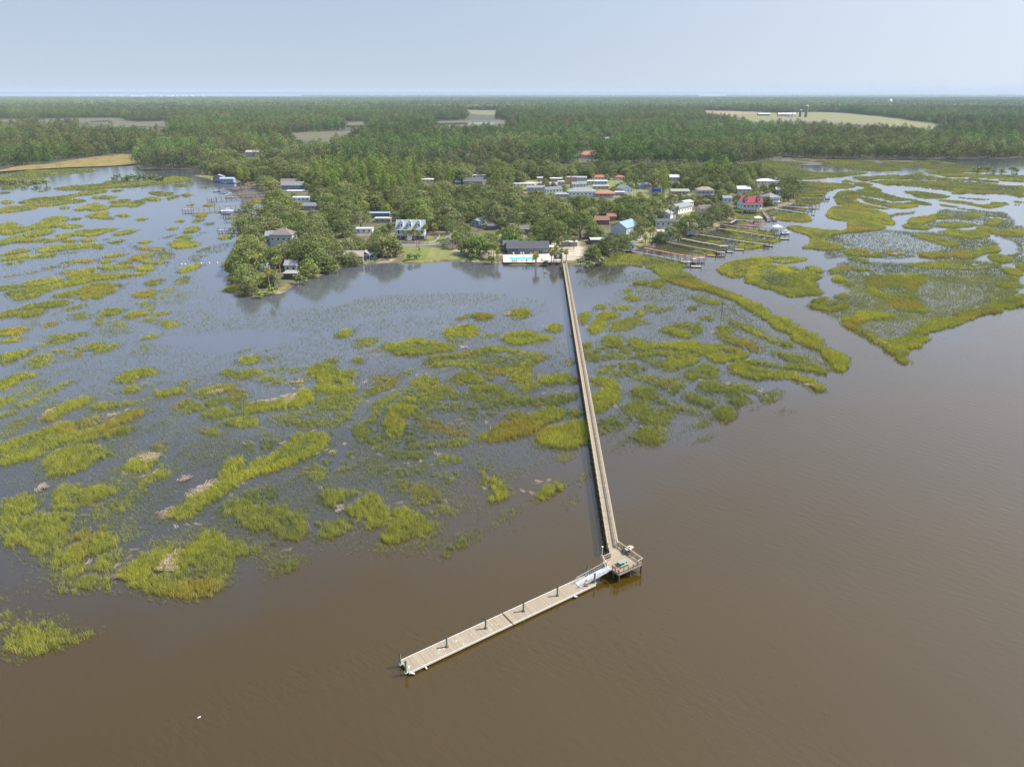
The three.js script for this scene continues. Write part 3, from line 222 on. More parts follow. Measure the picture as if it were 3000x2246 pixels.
grow('C', [
  [.12, .2, 100, 180, 400, 60, 800, 30, 1600, 20, 1600, 80, 1000, 150, 600, 200, 200, 260], [.1, .2, 900, 270, 1100, 250, 1500, 280, 1700, 250, 1650, 300, 1300, 270, 1000, 310], [.25, .25, 0, 1540, 300, 1480, 600, 1480, 640, 1560, 720, 1656, 0, 1656],
  [1, .75, 240, 385, 250, 350, 300, 335, 360, 322, 362, 355, 330, 382], [.7, .5, 380, 400, 450, 385, 555, 392, 560, 415, 510, 450, 430, 470, 385, 470, 420, 440], [.8, .5, 275, 475, 300, 460, 330, 472, 310, 488], [.7, .5, 470, 490, 530, 470, 590, 485, 570, 500, 500, 500], [.7, .5, 570, 540, 610, 520, 640, 545, 610, 560], [.95, .5, 335, 575, 390, 550, 450, 570, 445, 595, 400, 600],
  [.92, .55, 590, 440, 650, 430, 740, 440, 830, 395, 920, 400, 1000, 420, 1080, 430, 1195, 450, 1190, 480, 1100, 500, 1010, 515, 920, 520, 840, 535, 730, 535, 670, 500], [.92, .6, 1110, 345, 1150, 310, 1250, 290, 1330, 285, 1385, 310, 1380, 350, 1340, 380, 1310, 395, 1280, 370, 1230, 365, 1170, 375, 1180, 400, 1250, 395, 1230, 415, 1170, 410, 1115, 380], [.6, .45, 1385, 385, 1420, 350, 1510, 355, 1525, 385, 1470, 400],
  [.8, .5, 1215, 235, 1230, 210, 1290, 205, 1295, 230, 1250, 240], [1, .65, 1310, 215, 1350, 200, 1480, 200, 1500, 225, 1440, 240, 1370, 240], [1, .65, 1590, 205, 1650, 165, 1730, 152, 1800, 170, 1795, 190, 1700, 205, 1640, 213], [.7, .5, 1640, 235, 1700, 215, 1810, 195, 1800, 210, 1720, 235], [.95, .6, 1940, 295, 1980, 280, 2050, 290, 2070, 340, 2010, 350, 1950, 315], [.6, .5, 2090, 360, 2145, 360, 2140, 390],
  [1, .65, 1565, 400, 1590, 365, 1680, 350, 1790, 335, 1860, 360, 1930, 370, 2010, 405, 1920, 405, 1840, 415, 1770, 440, 1690, 445, 1610, 425], [.35, .4, 1830, 430, 1900, 420, 1920, 450, 1870, 470],
  [.85, .55, 950, 560, 1000, 535, 1100, 530, 1200, 510, 1330, 490, 1440, 465, 1560, 455, 1640, 475, 1740, 495, 1850, 505, 1950, 545, 1930, 570, 1850, 585, 1830, 610, 1790, 640, 1810, 680, 1800, 730, 1870, 760, 1940, 790, 1900, 800, 1810, 790, 1800, 845, 1750, 830, 1700, 780, 1660, 740, 1630, 710, 1690, 660, 1600, 680, 1480, 670, 1380, 640, 1260, 620, 1130, 610, 1020, 635, 980, 630, 960, 590],
  [.8, .5, 1070, 655, 1110, 630, 1155, 650, 1110, 670], [.8, .5, 750, 690, 770, 660, 830, 640, 885, 645, 870, 670, 800, 695], [.9, .25, 1130, 720, 1200, 685, 1280, 665, 1370, 665, 1460, 690, 1515, 720, 1460, 745, 1350, 765, 1240, 768, 1180, 750], [.95, .6, 2060, 560, 2100, 560, 2160, 580, 2110, 605, 2070, 585], [.8, .5, 1980, 615, 2005, 600, 2020, 618],
  [.95, .55, 1855, 720, 1900, 690, 1970, 685, 2010, 700, 2080, 675, 2115, 690, 2100, 725, 2060, 750, 1960, 760, 1880, 745], [.9, .5, 2110, 740, 2140, 710, 2208, 700, 2208, 760, 2150, 765], [.95, .65, 5, 670, 30, 620, 90, 600, 150, 590, 220, 610, 230, 640, 200, 690, 260, 720, 330, 730, 395, 770, 390, 830, 280, 840, 150, 848, 80, 800, 100, 740, 80, 700, 30, 690], [.8, .5, 100, 575, 150, 555, 250, 560, 260, 590, 180, 590], [1, .65, 220, 700, 270, 660, 350, 645, 420, 680, 410, 710, 320, 715],
  [.6, .35, 440, 860, 460, 800, 500, 740, 540, 680, 620, 670, 680, 700, 760, 720, 760, 750, 680, 790, 600, 830, 540, 860, 480, 875], [.75, .4, 0, 960, 120, 900, 240, 850, 400, 850, 420, 900, 390, 980, 330, 1060, 230, 1110, 120, 1115, 0, 1100],
  [.7, .35, 320, 1170, 360, 1110, 440, 1060, 500, 1000, 520, 930, 620, 870, 720, 820, 790, 770, 880, 720, 970, 690, 1050, 710, 1070, 770, 1150, 780, 1220, 810, 1270, 880, 1260, 950, 1180, 985, 1080, 990, 1020, 960, 960, 980, 980, 1050, 1100, 1090, 1200, 1080, 1290, 1160, 1330, 1240, 1240, 1270, 1150, 1280, 1040, 1290, 960, 1340, 880, 1365, 740, 1370, 620, 1345, 550, 1310, 540, 1250, 450, 1230, 380, 1200],
  [1, .75, 720, 880, 860, 870, 900, 900, 780, 905], [.95, .7, 640, 960, 720, 930, 880, 960, 880, 1010, 760, 1020, 800, 1080, 760, 1200, 660, 1220, 620, 1120, 660, 1020],
  [.85, .4, 1270, 820, 1330, 780, 1460, 755, 1540, 765, 1600, 800, 1680, 850, 1760, 880, 1850, 880, 1960, 860, 2100, 850, 2195, 850, 2180, 880, 2100, 920, 2000, 920, 1930, 940, 1850, 950, 1800, 930, 1700, 945, 1580, 925, 1470, 900, 1380, 890, 1310, 860], [.5, .3, 1215, 1000, 1270, 950, 1340, 920, 1460, 925, 1560, 930, 1610, 960, 1560, 1000, 1480, 1030, 1340, 1060, 1280, 1040], [.65, .4, 1230, 1010, 1290, 1060, 1360, 1130, 1370, 1190, 1420, 1220, 1400, 1150, 1320, 1080, 1260, 1020],
  [.85, .4, 1590, 1010, 1640, 980, 1760, 975, 1770, 1000, 1700, 1050, 1620, 1040], [1, .7, 1365, 1170, 1420, 1160, 1500, 1160, 1520, 1100, 1600, 1070, 1700, 1050, 1780, 1010, 1880, 1010, 1880, 970, 1940, 950, 2040, 970, 2090, 990, 2080, 1030, 1980, 1060, 1900, 1100, 1830, 1150, 1760, 1190, 1660, 1210, 1560, 1230, 1440, 1225, 1380, 1210], [1, .75, 2110, 990, 2150, 970, 2230, 980, 2230, 1025, 2130, 1020],
  [1, .8, 1830, 1230, 1860, 1160, 1930, 1110, 2040, 1090, 2110, 1070, 2208, 1065, 2270, 1080, 2275, 1150, 2270, 1270, 2208, 1290, 2100, 1280, 1980, 1265, 1880, 1255],
  [.6, .4, 0, 1420, 100, 1360, 220, 1300, 340, 1290, 440, 1330, 560, 1390, 640, 1410, 760, 1410, 870, 1400, 980, 1420, 1080, 1450, 1190, 1480, 1270, 1530, 1230, 1560, 1140, 1550, 1040, 1500, 920, 1480, 820, 1500, 900, 1560, 1000, 1600, 1040, 1656, 820, 1656, 720, 1600, 650, 1540, 620, 1480, 500, 1440, 380, 1420, 300, 1480, 160, 1520, 0, 1540],
  [.8, .45, 1010, 1375, 1060, 1330, 1150, 1320, 1220, 1350, 1230, 1400, 1150, 1430, 1060, 1410], [.55, .45, 1290, 1320, 1350, 1330, 1420, 1370, 1460, 1420, 1510, 1470, 1440, 1470, 1360, 1420], [.5, .45, 1990, 1350, 2060, 1320, 2150, 1330, 2160, 1360, 2080, 1385, 2000, 1385], [.5, .5, 2140, 1580, 2208, 1530, 2208, 1560, 2170, 1580], [.2, .4, 1630, 1250, 1700, 1235, 1730, 1260, 1680, 1280], [.15, .3, 1840, 1350, 1920, 1340, 1930, 1390, 1860, 1390]]);
thin('C', [[.15, 1630, 378, 1750, 374, 1740, 384, 1680, 390]]);
wrack('C', [[1590, 205, 1650, 172, 1670, 178, 1610, 206], [1225, 465, 1290, 458, 1280, 475]]);
grow('H', [
  [.95, .65, 0, 240, 0, 175, 60, 160, 150, 140, 270, 150, 250, 170, 180, 185, 160, 230, 80, 260], [.95, .65, 155, 310, 190, 260, 270, 190, 350, 165, 410, 220, 440, 250, 480, 280, 470, 340, 430, 380, 380, 415, 330, 400, 300, 340, 230, 325], [.95, .65, 0, 490, 0, 400, 60, 370, 140, 360, 175, 410, 150, 460, 80, 480], [1, .75, 410, 500, 430, 450, 480, 400, 490, 340, 520, 290, 560, 260, 620, 280, 700, 310, 750, 340, 760, 400, 740, 470, 640, 470, 560, 500, 480, 522],
  [.75, .45, 460, 60, 540, 50, 620, 90, 700, 110, 760, 150, 830, 190, 900, 230, 960, 240, 990, 310, 900, 340, 820, 330, 760, 280, 680, 250, 640, 200, 560, 140, 490, 100], [.65, .45, 740, 20, 820, 10, 930, 20, 990, 60, 1000, 85, 930, 80, 850, 40], [.5, .5, 620, 520, 660, 480, 760, 460, 860, 450, 900, 420, 840, 380, 780, 370, 760, 440, 850, 500, 840, 540, 760, 570, 670, 590], [.22, .4, 60, 540, 130, 510, 300, 530, 420, 520, 560, 530, 660, 540, 660, 590, 560, 590, 440, 600, 300, 570, 180, 560],
  [.6, .5, 820, 630, 830, 580, 880, 550, 960, 520, 1030, 520, 1020, 560, 940, 590, 880, 650, 840, 650], [.45, .5, 940, 470, 980, 435, 1080, 450, 1130, 490, 1100, 540, 1030, 520, 980, 500], [1, .85, 1140, 10, 1180, 30, 1250, 60, 1290, 110, 1330, 170, 1310, 210, 1270, 240, 1240, 210, 1230, 160, 1200, 110, 1160, 60], [1, .85, 1500, 180, 1530, 150, 1600, 115, 1700, 90, 1700, 130, 1640, 160, 1560, 195], [.8, .7, 1790, 100, 1830, 60, 1840, 30, 1900, 5, 1905, 30, 1850, 70, 1810, 105], [.3, .5, 1740, 170, 1800, 180, 1830, 250, 1780, 250],
  [.4, .5, 1280, 290, 1340, 270, 1390, 290, 1350, 340, 1290, 330], [.35, .5, 1140, 270, 1200, 280, 1220, 310, 1160, 310], [.4, .5, 1190, 360, 1240, 345, 1300, 400, 1280, 430, 1210, 400], [.4, .5, 1340, 415, 1440, 405, 1430, 435, 1360, 435], [.2, .4, 1010, 370, 1140, 370, 1100, 400, 1040, 410], [.2, .4, 1310, 100, 1380, 60, 1370, 190, 1330, 200], [.25, .3, 480, 60, 740, 30, 900, 110, 980, 200, 900, 220, 760, 140, 640, 120]]);
wrack('H', [[100, 290, 150, 268, 160, 275, 115, 305]]);
// ---- upper left: long thin islands
const thinIslands = (c, d, t, list) => grow(c, list.map(p => [d, t, ...p]));
thinIslands('L', .95, .5, [[0, 70, 60, 35, 120, 40, 160, 75, 240, 85, 330, 50, 420, 10, 560, 0, 610, 10, 560, 30, 440, 40, 360, 60, 300, 85, 240, 110, 160, 125, 90, 148, 0, 140], [280, 95, 420, 60, 560, 45, 600, 55, 480, 85, 380, 90], [560, 75, 640, 55, 720, 60, 740, 72, 640, 88, 590, 90], [210, 150, 300, 115, 420, 100, 480, 115, 430, 140, 340, 165, 240, 170], [0, 210, 70, 180, 160, 155, 210, 160, 200, 185, 320, 190, 400, 185, 380, 200, 250, 212, 120, 215, 40, 235, 0, 250], [380, 210, 480, 185, 600, 160, 620, 168, 520, 195, 420, 218], [490, 155, 600, 140, 680, 125, 760, 100, 900, 100, 1060, 85, 1040, 100, 940, 125, 870, 150, 820, 160, 740, 155, 660, 150, 540, 160], [1015, 150, 1080, 125, 1180, 100, 1230, 108, 1180, 130, 1080, 152], [550, 210, 620, 195, 690, 200, 640, 218], [710, 205, 760, 185, 830, 185, 840, 200, 780, 213],
  [340, 290, 350, 265, 440, 270, 560, 260, 570, 240, 660, 232, 680, 250, 780, 235, 940, 235, 860, 255, 740, 265, 620, 280, 520, 295, 420, 305, 370, 303], [865, 270, 900, 253, 940, 262, 910, 282], [0, 330, 60, 310, 160, 285, 260, 282, 240, 300, 120, 318, 40, 340], [0, 375, 80, 350, 160, 338, 260, 332, 255, 350, 180, 362, 80, 378], [270, 345, 400, 325, 490, 320, 480, 340, 380, 350, 300, 360], [50, 410, 140, 385, 230, 370, 180, 398, 100, 415], [1235, 215, 1290, 200, 1350, 205, 1320, 222, 1260, 226], [990, 218, 1050, 200, 1120, 195, 1080, 212, 1020, 228], [1520, 230, 1560, 205, 1640, 195, 1720, 210, 1800, 225, 1740, 255, 1660, 268, 1590, 270, 1540, 250], [1590, 185, 1640, 155, 1720, 160, 1730, 185, 1660, 190], [1640, 130, 1720, 95, 1690, 85, 1760, 75, 1800, 95, 1760, 115, 1700, 130],
  [1180, 370, 1200, 345, 1280, 320, 1365, 312, 1340, 350, 1330, 385, 1400, 395, 1490, 392, 1460, 415, 1380, 410, 1290, 405, 1270, 380, 1220, 375], [1060, 400, 1120, 380, 1200, 385, 1200, 408, 1100, 408], [905, 355, 980, 335, 1090, 315, 1135, 318, 1090, 340, 980, 355], [900, 395, 960, 378, 1020, 378, 990, 400, 920, 408], [530, 440, 580, 420, 640, 420, 600, 440], [620, 505, 680, 480, 720, 465, 800, 455, 820, 440, 860, 445, 850, 475, 800, 490, 800, 530, 860, 530, 930, 520, 940, 545, 1060, 510, 1140, 510, 1150, 525, 1040, 540, 900, 555, 780, 575, 660, 600, 580, 615, 560, 600, 640, 570, 700, 540, 700, 525], [885, 435, 960, 425, 1060, 430, 1170, 425, 1160, 445, 1040, 460, 960, 460], [1190, 450, 1240, 428, 1310, 432, 1390, 450, 1380, 470, 1300, 475, 1250, 460], [1595, 590, 1630, 560, 1640, 520, 1670, 515, 1670, 570, 1630, 597], [1310, 595, 1340, 570, 1440, 550, 1460, 570, 1380, 605], [200, 605, 240, 580, 360, 560, 480, 548, 600, 545, 560, 565, 440, 590, 320, 610, 230, 618]]);
thinIslands('L', .6, .4, [[430, 245, 540, 235, 560, 255, 450, 260], [540, 310, 640, 295, 715, 300, 640, 320], [940, 185, 990, 180, 970, 195], [1175, 245, 1230, 240, 1230, 260, 1300, 255, 1380, 265, 1460, 270, 1500, 290, 1540, 330, 1550, 360, 1480, 378, 1410, 370, 1420, 330, 1410, 295, 1340, 290, 1250, 285, 1210, 265], [1500, 95, 1540, 80, 1590, 82, 1540, 105], [1450, 175, 1520, 160, 1600, 130, 1560, 155, 1500, 182], [560, 395, 640, 375, 740, 370, 900, 365, 880, 385, 790, 400, 680, 405, 600, 405], [510, 490, 560, 465, 640, 465, 660, 490, 580, 505], [170, 505, 260, 485, 340, 470, 350, 490, 240, 510], [340, 460, 420, 435, 530, 418, 520, 432, 400, 470], [0, 525, 100, 510, 160, 510, 60, 530], [0, 640, 80, 615, 170, 610, 170, 635, 60, 650], [1720, 360, 1740, 330, 1800, 325, 1850, 350, 1780, 360, 1770, 395, 1730, 395], [1760, 300, 1820, 275, 1920, 240, 1960, 220, 1900, 260, 1820, 300, 1770, 312], [1850, 45, 1900, 30, 1920, 60, 1870, 65], [2110, 40, 2150, 25, 2185, 45, 2130, 65]]);
thinIslands('L', .18, .3, [[1820, 300, 1920, 240, 2080, 230, 2060, 280, 1960, 310, 1860, 320], [1780, 130, 1880, 110, 1840, 150, 1760, 165], [820, 490, 1000, 460, 1180, 460, 1300, 480, 1000, 500]]);
thinIslands('L', 1, .75, [[1600, 485, 1650, 455, 1720, 420, 1800, 415, 1800, 435, 1720, 465, 1650, 490], [1970, 180, 2000, 160, 2050, 165, 2100, 145, 2060, 175, 2010, 192], [2005, 400, 2060, 390, 2100, 430, 2100, 470, 2030, 470], [2040, 520, 2110, 500, 2140, 540, 2070, 560], [2010, 640, 2100, 615, 2160, 640, 2100, 676]]);
thinIslands('F', .95, .45, [[130, 975, 300, 940, 500, 930, 700, 890, 820, 870, 870, 885, 780, 905, 640, 920, 540, 950, 400, 960, 220, 985], [190, 1000, 350, 975, 520, 960, 660, 950, 700, 965, 540, 985, 420, 1005, 240, 1005], [730, 935, 860, 925, 950, 935, 900, 950, 760, 945], [0, 970, 60, 965, 110, 980, 20, 990], [880, 975, 960, 960, 1060, 955, 1000, 975, 900, 985], [1195, 890, 1300, 890, 1400, 900, 1370, 920, 1290, 925, 1220, 905], [1350, 945, 1400, 920, 1450, 918, 1420, 935, 1370, 955], [1460, 910, 1520, 905, 1560, 920, 1500, 932], [1160, 945, 1240, 935, 1310, 950, 1280, 965, 1200, 960], [1040, 1000, 1080, 970, 1150, 955, 1180, 970, 1120, 1000, 1070, 1015], [880, 1000, 1000, 985, 1070, 985, 1020, 1005, 920, 1010], [0, 1030, 80, 1010, 240, 1005, 300, 1020, 180, 1045, 60, 1055, 0, 1060], [590, 1040, 680, 1010, 760, 985, 830, 995, 760, 1015, 650, 1045], [710, 1040, 760, 1020, 850, 1005, 890, 1015, 860, 1030, 780, 1045], [490, 1025, 510, 1012, 545, 1020, 520, 1035], [940, 1082, 1000, 1072, 1050, 1088, 1000, 1096], [330, 1150, 350, 1120, 400, 1100, 500, 1090, 540, 1110, 480, 1125, 400, 1140], [580, 1110, 610, 1097, 645, 1108, 610, 1122], [700, 1080, 760, 1070, 850, 1050, 870, 1065, 830, 1085, 920, 1105, 880, 1115, 780, 1100, 720, 1100], [1100, 1120, 1150, 1102, 1180, 1108, 1140, 1125], [1580, 1080, 1660, 1065, 1660, 1090, 1600, 1100], [1560, 1140, 1590, 1115, 1640, 1115, 1610, 1140], [1350, 1195, 1400, 1180, 1430, 1188, 1390, 1200], [1400, 1130, 1480, 1125, 1470, 1138], [1640, 1000, 1700, 990, 1740, 1000, 1690, 1008], [1520, 1000, 1550, 985, 1570, 992, 1540, 1008], [820, 810, 1000, 800, 1200, 810, 1340, 790, 1360, 770, 1500, 770, 1560, 800, 1400, 815, 1250, 835, 1050, 845, 900, 835]]);
thinIslands('F', .7, .25, [[0, 720, 300, 715, 700, 700, 800, 710, 740, 730, 400, 760, 300, 790, 420, 815, 200, 840, 0, 880], [420, 860, 700, 830, 1000, 820, 1200, 840, 1100, 850, 900, 860, 720, 880, 500, 880], [890, 880, 980, 870, 980, 885, 920, 890], [1420, 830, 1560, 830, 1500, 850, 1420, 848], [1600, 855, 1680, 850, 1680, 862], [300, 885, 380, 878, 360, 890], [0, 900, 100, 890, 40, 905]]);
thinIslands('J', .9, .5, [[320, 970, 460, 935, 540, 940, 530, 1000, 480, 1030, 380, 1020], [270, 1130, 370, 1075, 480, 1060, 400, 1120], [1080, 1110, 1160, 1085, 1240, 1110, 1180, 1170, 1100, 1160], [730, 920, 800, 890, 830, 930, 770, 945], [180, 1220, 300, 1200, 420, 1230, 340, 1260, 220, 1240], [220, 1300, 300, 1270, 380, 1290, 300, 1315], [780, 1431, 830, 1380, 930, 1380, 1000, 1350, 940, 1420], [960, 1030, 1100, 1010, 1160, 1030, 1060, 1060], [800, 1040, 860, 1030, 850, 1055], [490, 790, 600, 770, 720, 790, 640, 805], [190, 790, 250, 765, 310, 775, 240, 810], [60, 590, 160, 575, 290, 615, 180, 630], [1380, 750, 1400, 690, 1560, 670, 1610, 710, 1600, 745]]);

grow('P', [[.085, .15, 0, 1020, 400, 980, 700, 1060, 1000, 940, 1400, 920, 1640, 960, 1700, 1200, 1715, 1330, 1500, 1400, 1400, 1520, 1000, 1600, 700, 1660, 300, 1730, 0, 1700], [.08, .15, 1760, 860, 1980, 800, 2200, 930, 2380, 1080, 2240, 1130, 2050, 1260, 1900, 1320, 1760, 1330, 1730, 1100], [.035, .2, 0, 700, 500, 700, 640, 900, 900, 900, 1600, 860, 1620, 940, 900, 960, 300, 1000, 0, 1000]]);
// ragged edges: outlines are read through a wobble of a metre or two
function marsh(x, z) {
  const wx = (fbm(x * .31 + 11, z * .31) - .5) * 2.6 + (noise(x * 1.3, z * 1.3) - .5) * .9, wz = (fbm(x * .31, z * .31 + 40) - .5) * 3.4 + (noise(x * 1.3 + 9, z * 1.3) - .5) * 1.1;
  const i = Math.round((x + wx - GX) / GC), j = Math.round((z + wz - GZ) / GC);
  return i < 0 || j < 0 || i >= GW || j >= GH ? -1 : j * GW + i;
}

// tall grass lines the banks of each island; the middle of a wide island is lower, thinner grass
const core = new Float32Array(GW * GH);
{ const R = 5, tmp = new Float32Array(GW * GH); for (let j = 0; j < GH; j++) { let a = 0; for (let i = 0; i < GW; i++) { a += dens[j * GW + i] - (i > 2 * R ? dens[j * GW + i - 2 * R - 1] : 0); if (i >= R) tmp[j * GW + i - R] = a / (2 * R + 1); } }
  for (let i = 0; i < GW; i++) { let a = 0; for (let j = 0; j < GH; j++) { a += tmp[j * GW + i] - (j > 2 * R ? tmp[(j - 2 * R - 1) * GW + i] : 0); if (j >= R) core[(j - R) * GW + i] = a / (2 * R + 1); } } }
// ---------------------------------------------------------------- land and water
const S = survey(0, 0, 1);
const peninsula = bbox(chaikin(S([560, 512, 600, 522, 640, 531, 700, 536, 755, 548, 775, 565, 790, 590, 795, 625, 775, 652, 705, 664, 690, 690, 700, 728, 682, 770, 668, 800, 672, 838, 690, 862, 735, 870, 800, 866, 850, 850, 872, 835, 900, 816, 965, 800, 1000, 783, 1060, 776, 1130, 770, 1180, 772, 1230, 774, 1290, 768, 1340, 765, 1400, 768, 1450, 772, 1520, 778, 1600, 777, 1650, 773, 1700, 775, 1750, 772, 1790, 764, 1830, 745, 1850, 735, 1892, 719, 1953, 706, 1994, 699, 2035, 688, 2102, 668, 2120, 657, 2140, 650, 2157, 641, 2153, 626, 2174, 616, 2231, 620, 2265, 613, 2292, 604, 2333, 599, 2340, 569, 2320, 548, 2279, 528, 2241, 513, 2150, 508, 2000, 514, 1900, 514, 1800, 510, 1700, 510, 1600, 510, 1500, 514, 1420, 512, 1300, 510, 1200, 506, 1100, 505, 1000, 502, 900, 500, 800, 500, 750, 497, 720, 488, 690, 478, 640, 480, 630, 498, 600, 506])));
const landH = (x, z) => { if (x < peninsula.b[0] - 8 || x > peninsula.b[2] + 8 || z < peninsula.b[1] - 8 || z > peninsula.b[3] + 8) return -1; const d = edgeDist(peninsula, x, z) * (inside(peninsula, x, z) ? 1 : -1) + (noise(x * .22, z * .22) - .5) * 3; return -.45 + 1.5 * smooth(-2.5, 5.5, d); };

// cover of the ground: lawns, sand and drives lie where they were seen, leaf litter under the oaks elsewhere
const cover = [
  [[.17, .19, .035], S([1240, 705, 1300, 690, 1335, 690, 1325, 712, 1290, 722, 1240, 722])], [[.17, .20, .04], S([1180, 726, 1260, 730, 1262, 770, 1180, 768])], [[.22, .22, .06], S([1260, 732, 1330, 738, 1350, 762, 1262, 772])],
  [[.22, .20, .055], S([1460, 770, 1640, 770, 1640, 782, 1460, 782])], [[.15, .17, .05], S([1340, 755, 1460, 760, 1460, 776, 1340, 774])], [[.46, .39, .29], S([1325, 735, 1460, 740, 1470, 750, 1420, 757, 1340, 750])],
  [[.52, .44, .34], S([1605, 730, 1640, 712, 1700, 715, 1712, 745, 1690, 768, 1650, 772, 1640, 768, 1640, 745])], [[.45, .38, .28], S([1630, 712, 1668, 705, 1670, 730, 1640, 735])],
  [[.19, .22, .05], S([1860, 580, 1960, 565, 2030, 560, 2045, 580, 1980, 592, 1900, 600, 1850, 600])], [[.2, .22, .05], S([1880, 690, 1960, 688, 1990, 695, 1900, 722])], [[.24, .24, .06], S([1990, 620, 2040, 610, 2050, 640, 2000, 650])],
  [[.2, .21, .06], S([1500, 520, 1900, 520, 1900, 580, 1640, 580, 1500, 550])], [[.5, .44, .35], S([1540, 535, 1640, 535, 1640, 545, 1540, 545])], [[.5, .44, .36], S([930, 548, 980, 545, 985, 575, 930, 575])], [[.45, .38, .26], S([1070, 764, 1140, 760, 1170, 768, 1060, 780])],
  [[.20, .24, .05], S([1430, 690, 1600, 690, 1640, 702, 1440, 702])], [[.22, .26, .04], S([570, 512, 640, 522, 690, 532, 640, 534, 580, 522])], [[.45, .4, .31], S([1130, 695, 1160, 695, 1160, 712, 1130, 712])], [[.5, .42, .32], S([1850, 690, 1890, 680, 1900, 700, 1850, 720])], [[.15, .16, .05], S([690, 862, 760, 858, 850, 845, 840, 860, 760, 874, 690, 872])]].map(([c, p]) => [c, bbox(p)]);
function groundColor(x, z, d) {
  const n = fbm(x * .09, z * .09), m = fbm(x * .5 + 5, z * .5);
  let c = n > .52 ? [.13, .13, .045] : [.105, .085, .055];
  if (n < .38) c = [.24, .19, .13];
  const wx = x + (m - .5) * 5, wz = z + (noise(x * .4, z * .4) - .5) * 7;
  for (const [q, p] of cover) if (within(p, wx, wz)) c = q;
  if (d < 4 && d > -5) { const k = noise(x * .18 + 3, z * .18); if (d < 1.2) c = k > .6 ? [.30, .23, .15] : [.13, .105, .06]; else if (k < .6) c = [.21, .2, .05]; }
  const g = .72 + .5 * m; return [c[0] * g, c[1] * g, c[2] * g];
}
{ // peninsula terrain, 1.8 m grid
  const [x0, z0, x1, z1] = [peninsula.b[0] - 6, peninsula.b[1] - 6, peninsula.b[2] + 6, peninsula.b[3] + 6], st = 1.9, nx = Math.ceil((x1 - x0) / st), nz = Math.ceil((z1 - z0) / st);
  const id = new Int32Array((nx + 1) * (nz + 1)).fill(-1), pos = [], col = [], uv = [], idx = [];
  const hs = new Float32Array((nx + 1) * (nz + 1));
  for (let j = 0; j <= nz; j++) for (let i = 0; i <= nx; i++) hs[j * (nx + 1) + i] = landH(x0 + i * st, z0 + j * st);
  const vert = k => { if (id[k] < 0) { const x = x0 + (k % (nx + 1)) * st, z = z0 + Math.floor(k / (nx + 1)) * st, h = hs[k]; id[k] = pos.length / 3; pos.push(x, h + (noise(x * .35, z * .35) - .5) * .16 * smooth(.2, 1, h), z); const d = h < 1 ? (h + .45) / 1.5 * 6 - 2 : 9; col.push(...groundColor(x, z, d)); uv.push(x / 6, z / 6); } return id[k]; };
  for (let j = 0; j < nz; j++) for (let i = 0; i < nx; i++) { const a = j * (nx + 1) + i, b = a + 1, c = a + nx + 1, d = c + 1; if (Math.max(hs[a], hs[b], hs[c], hs[d]) < -.3) continue; const A = vert(a), B = vert(b), C = vert(c), D = vert(d); idx.push(A, C, B, B, C, D); }
  const g = new THREE.BufferGeometry(); g.setAttribute('position', new THREE.Float32BufferAttribute(pos, 3)); g.setAttribute('color', new THREE.Float32BufferAttribute(col, 3)); g.setAttribute('uv', new THREE.Float32BufferAttribute(uv, 2)); g.setIndex(idx); g.computeVertexNormals();
  structure('peninsula_ground', g, new THREE.MeshStandardMaterial({ color: 0xffffff, vertexColors: true, roughness: .95, map: grainFine }), 'wooded peninsula ground of leaf litter, lawn and sandy drives');
}
// water: one silt pattern, a wind-rippled river and calmer flooded marsh
const river = bbox(chaikin(S([-900, 1700, -200, 1740, 60, 1700, 150, 1760, 330, 1765, 600, 1752, 720, 1680, 950, 1610, 1120, 1610, 1330, 1650, 1420, 1600, 1560, 1520, 1500, 1440, 1640, 1400, 1740, 1350, 1900, 1330, 2050, 1300, 2140, 1250, 2250, 1170, 2420, 1155, 2490, 1080, 2450, 1020, 2360, 960, 2230, 900, 2140, 860, 2060, 820, 2040, 790, 2130, 755, 2200, 725, 2230, 700, 2260, 705, 2300, 745, 2240, 790, 2130, 800, 2180, 840, 2280, 880, 2380, 890, 2480, 950, 2580, 1010, 2650, 1070, 2740, 1010, 2880, 940, 3000, 885, 3900, 700, 4600, 1100, 6000, 2400, 1500, 4200, -3000, 2400])));
const siltAt = (x, z) => { const d = edgeDist(river, x, z) * (within(river, x, z) ? 1 : -1); return smooth(-22, 16, d + (fbm(x * .045, z * .03) - .5) * 38 + (fbm(x * .2, z * .2) - .5) * 8); };
const shoalAt = (x, z) => { const d = within(river, x, z) ? 0 : edgeDist(river, x, z); return smooth(25, 120, d + (fbm(x * .03 + 20, z * .022) - .5) * 70); };   // pale clay water over the flats, away from the river
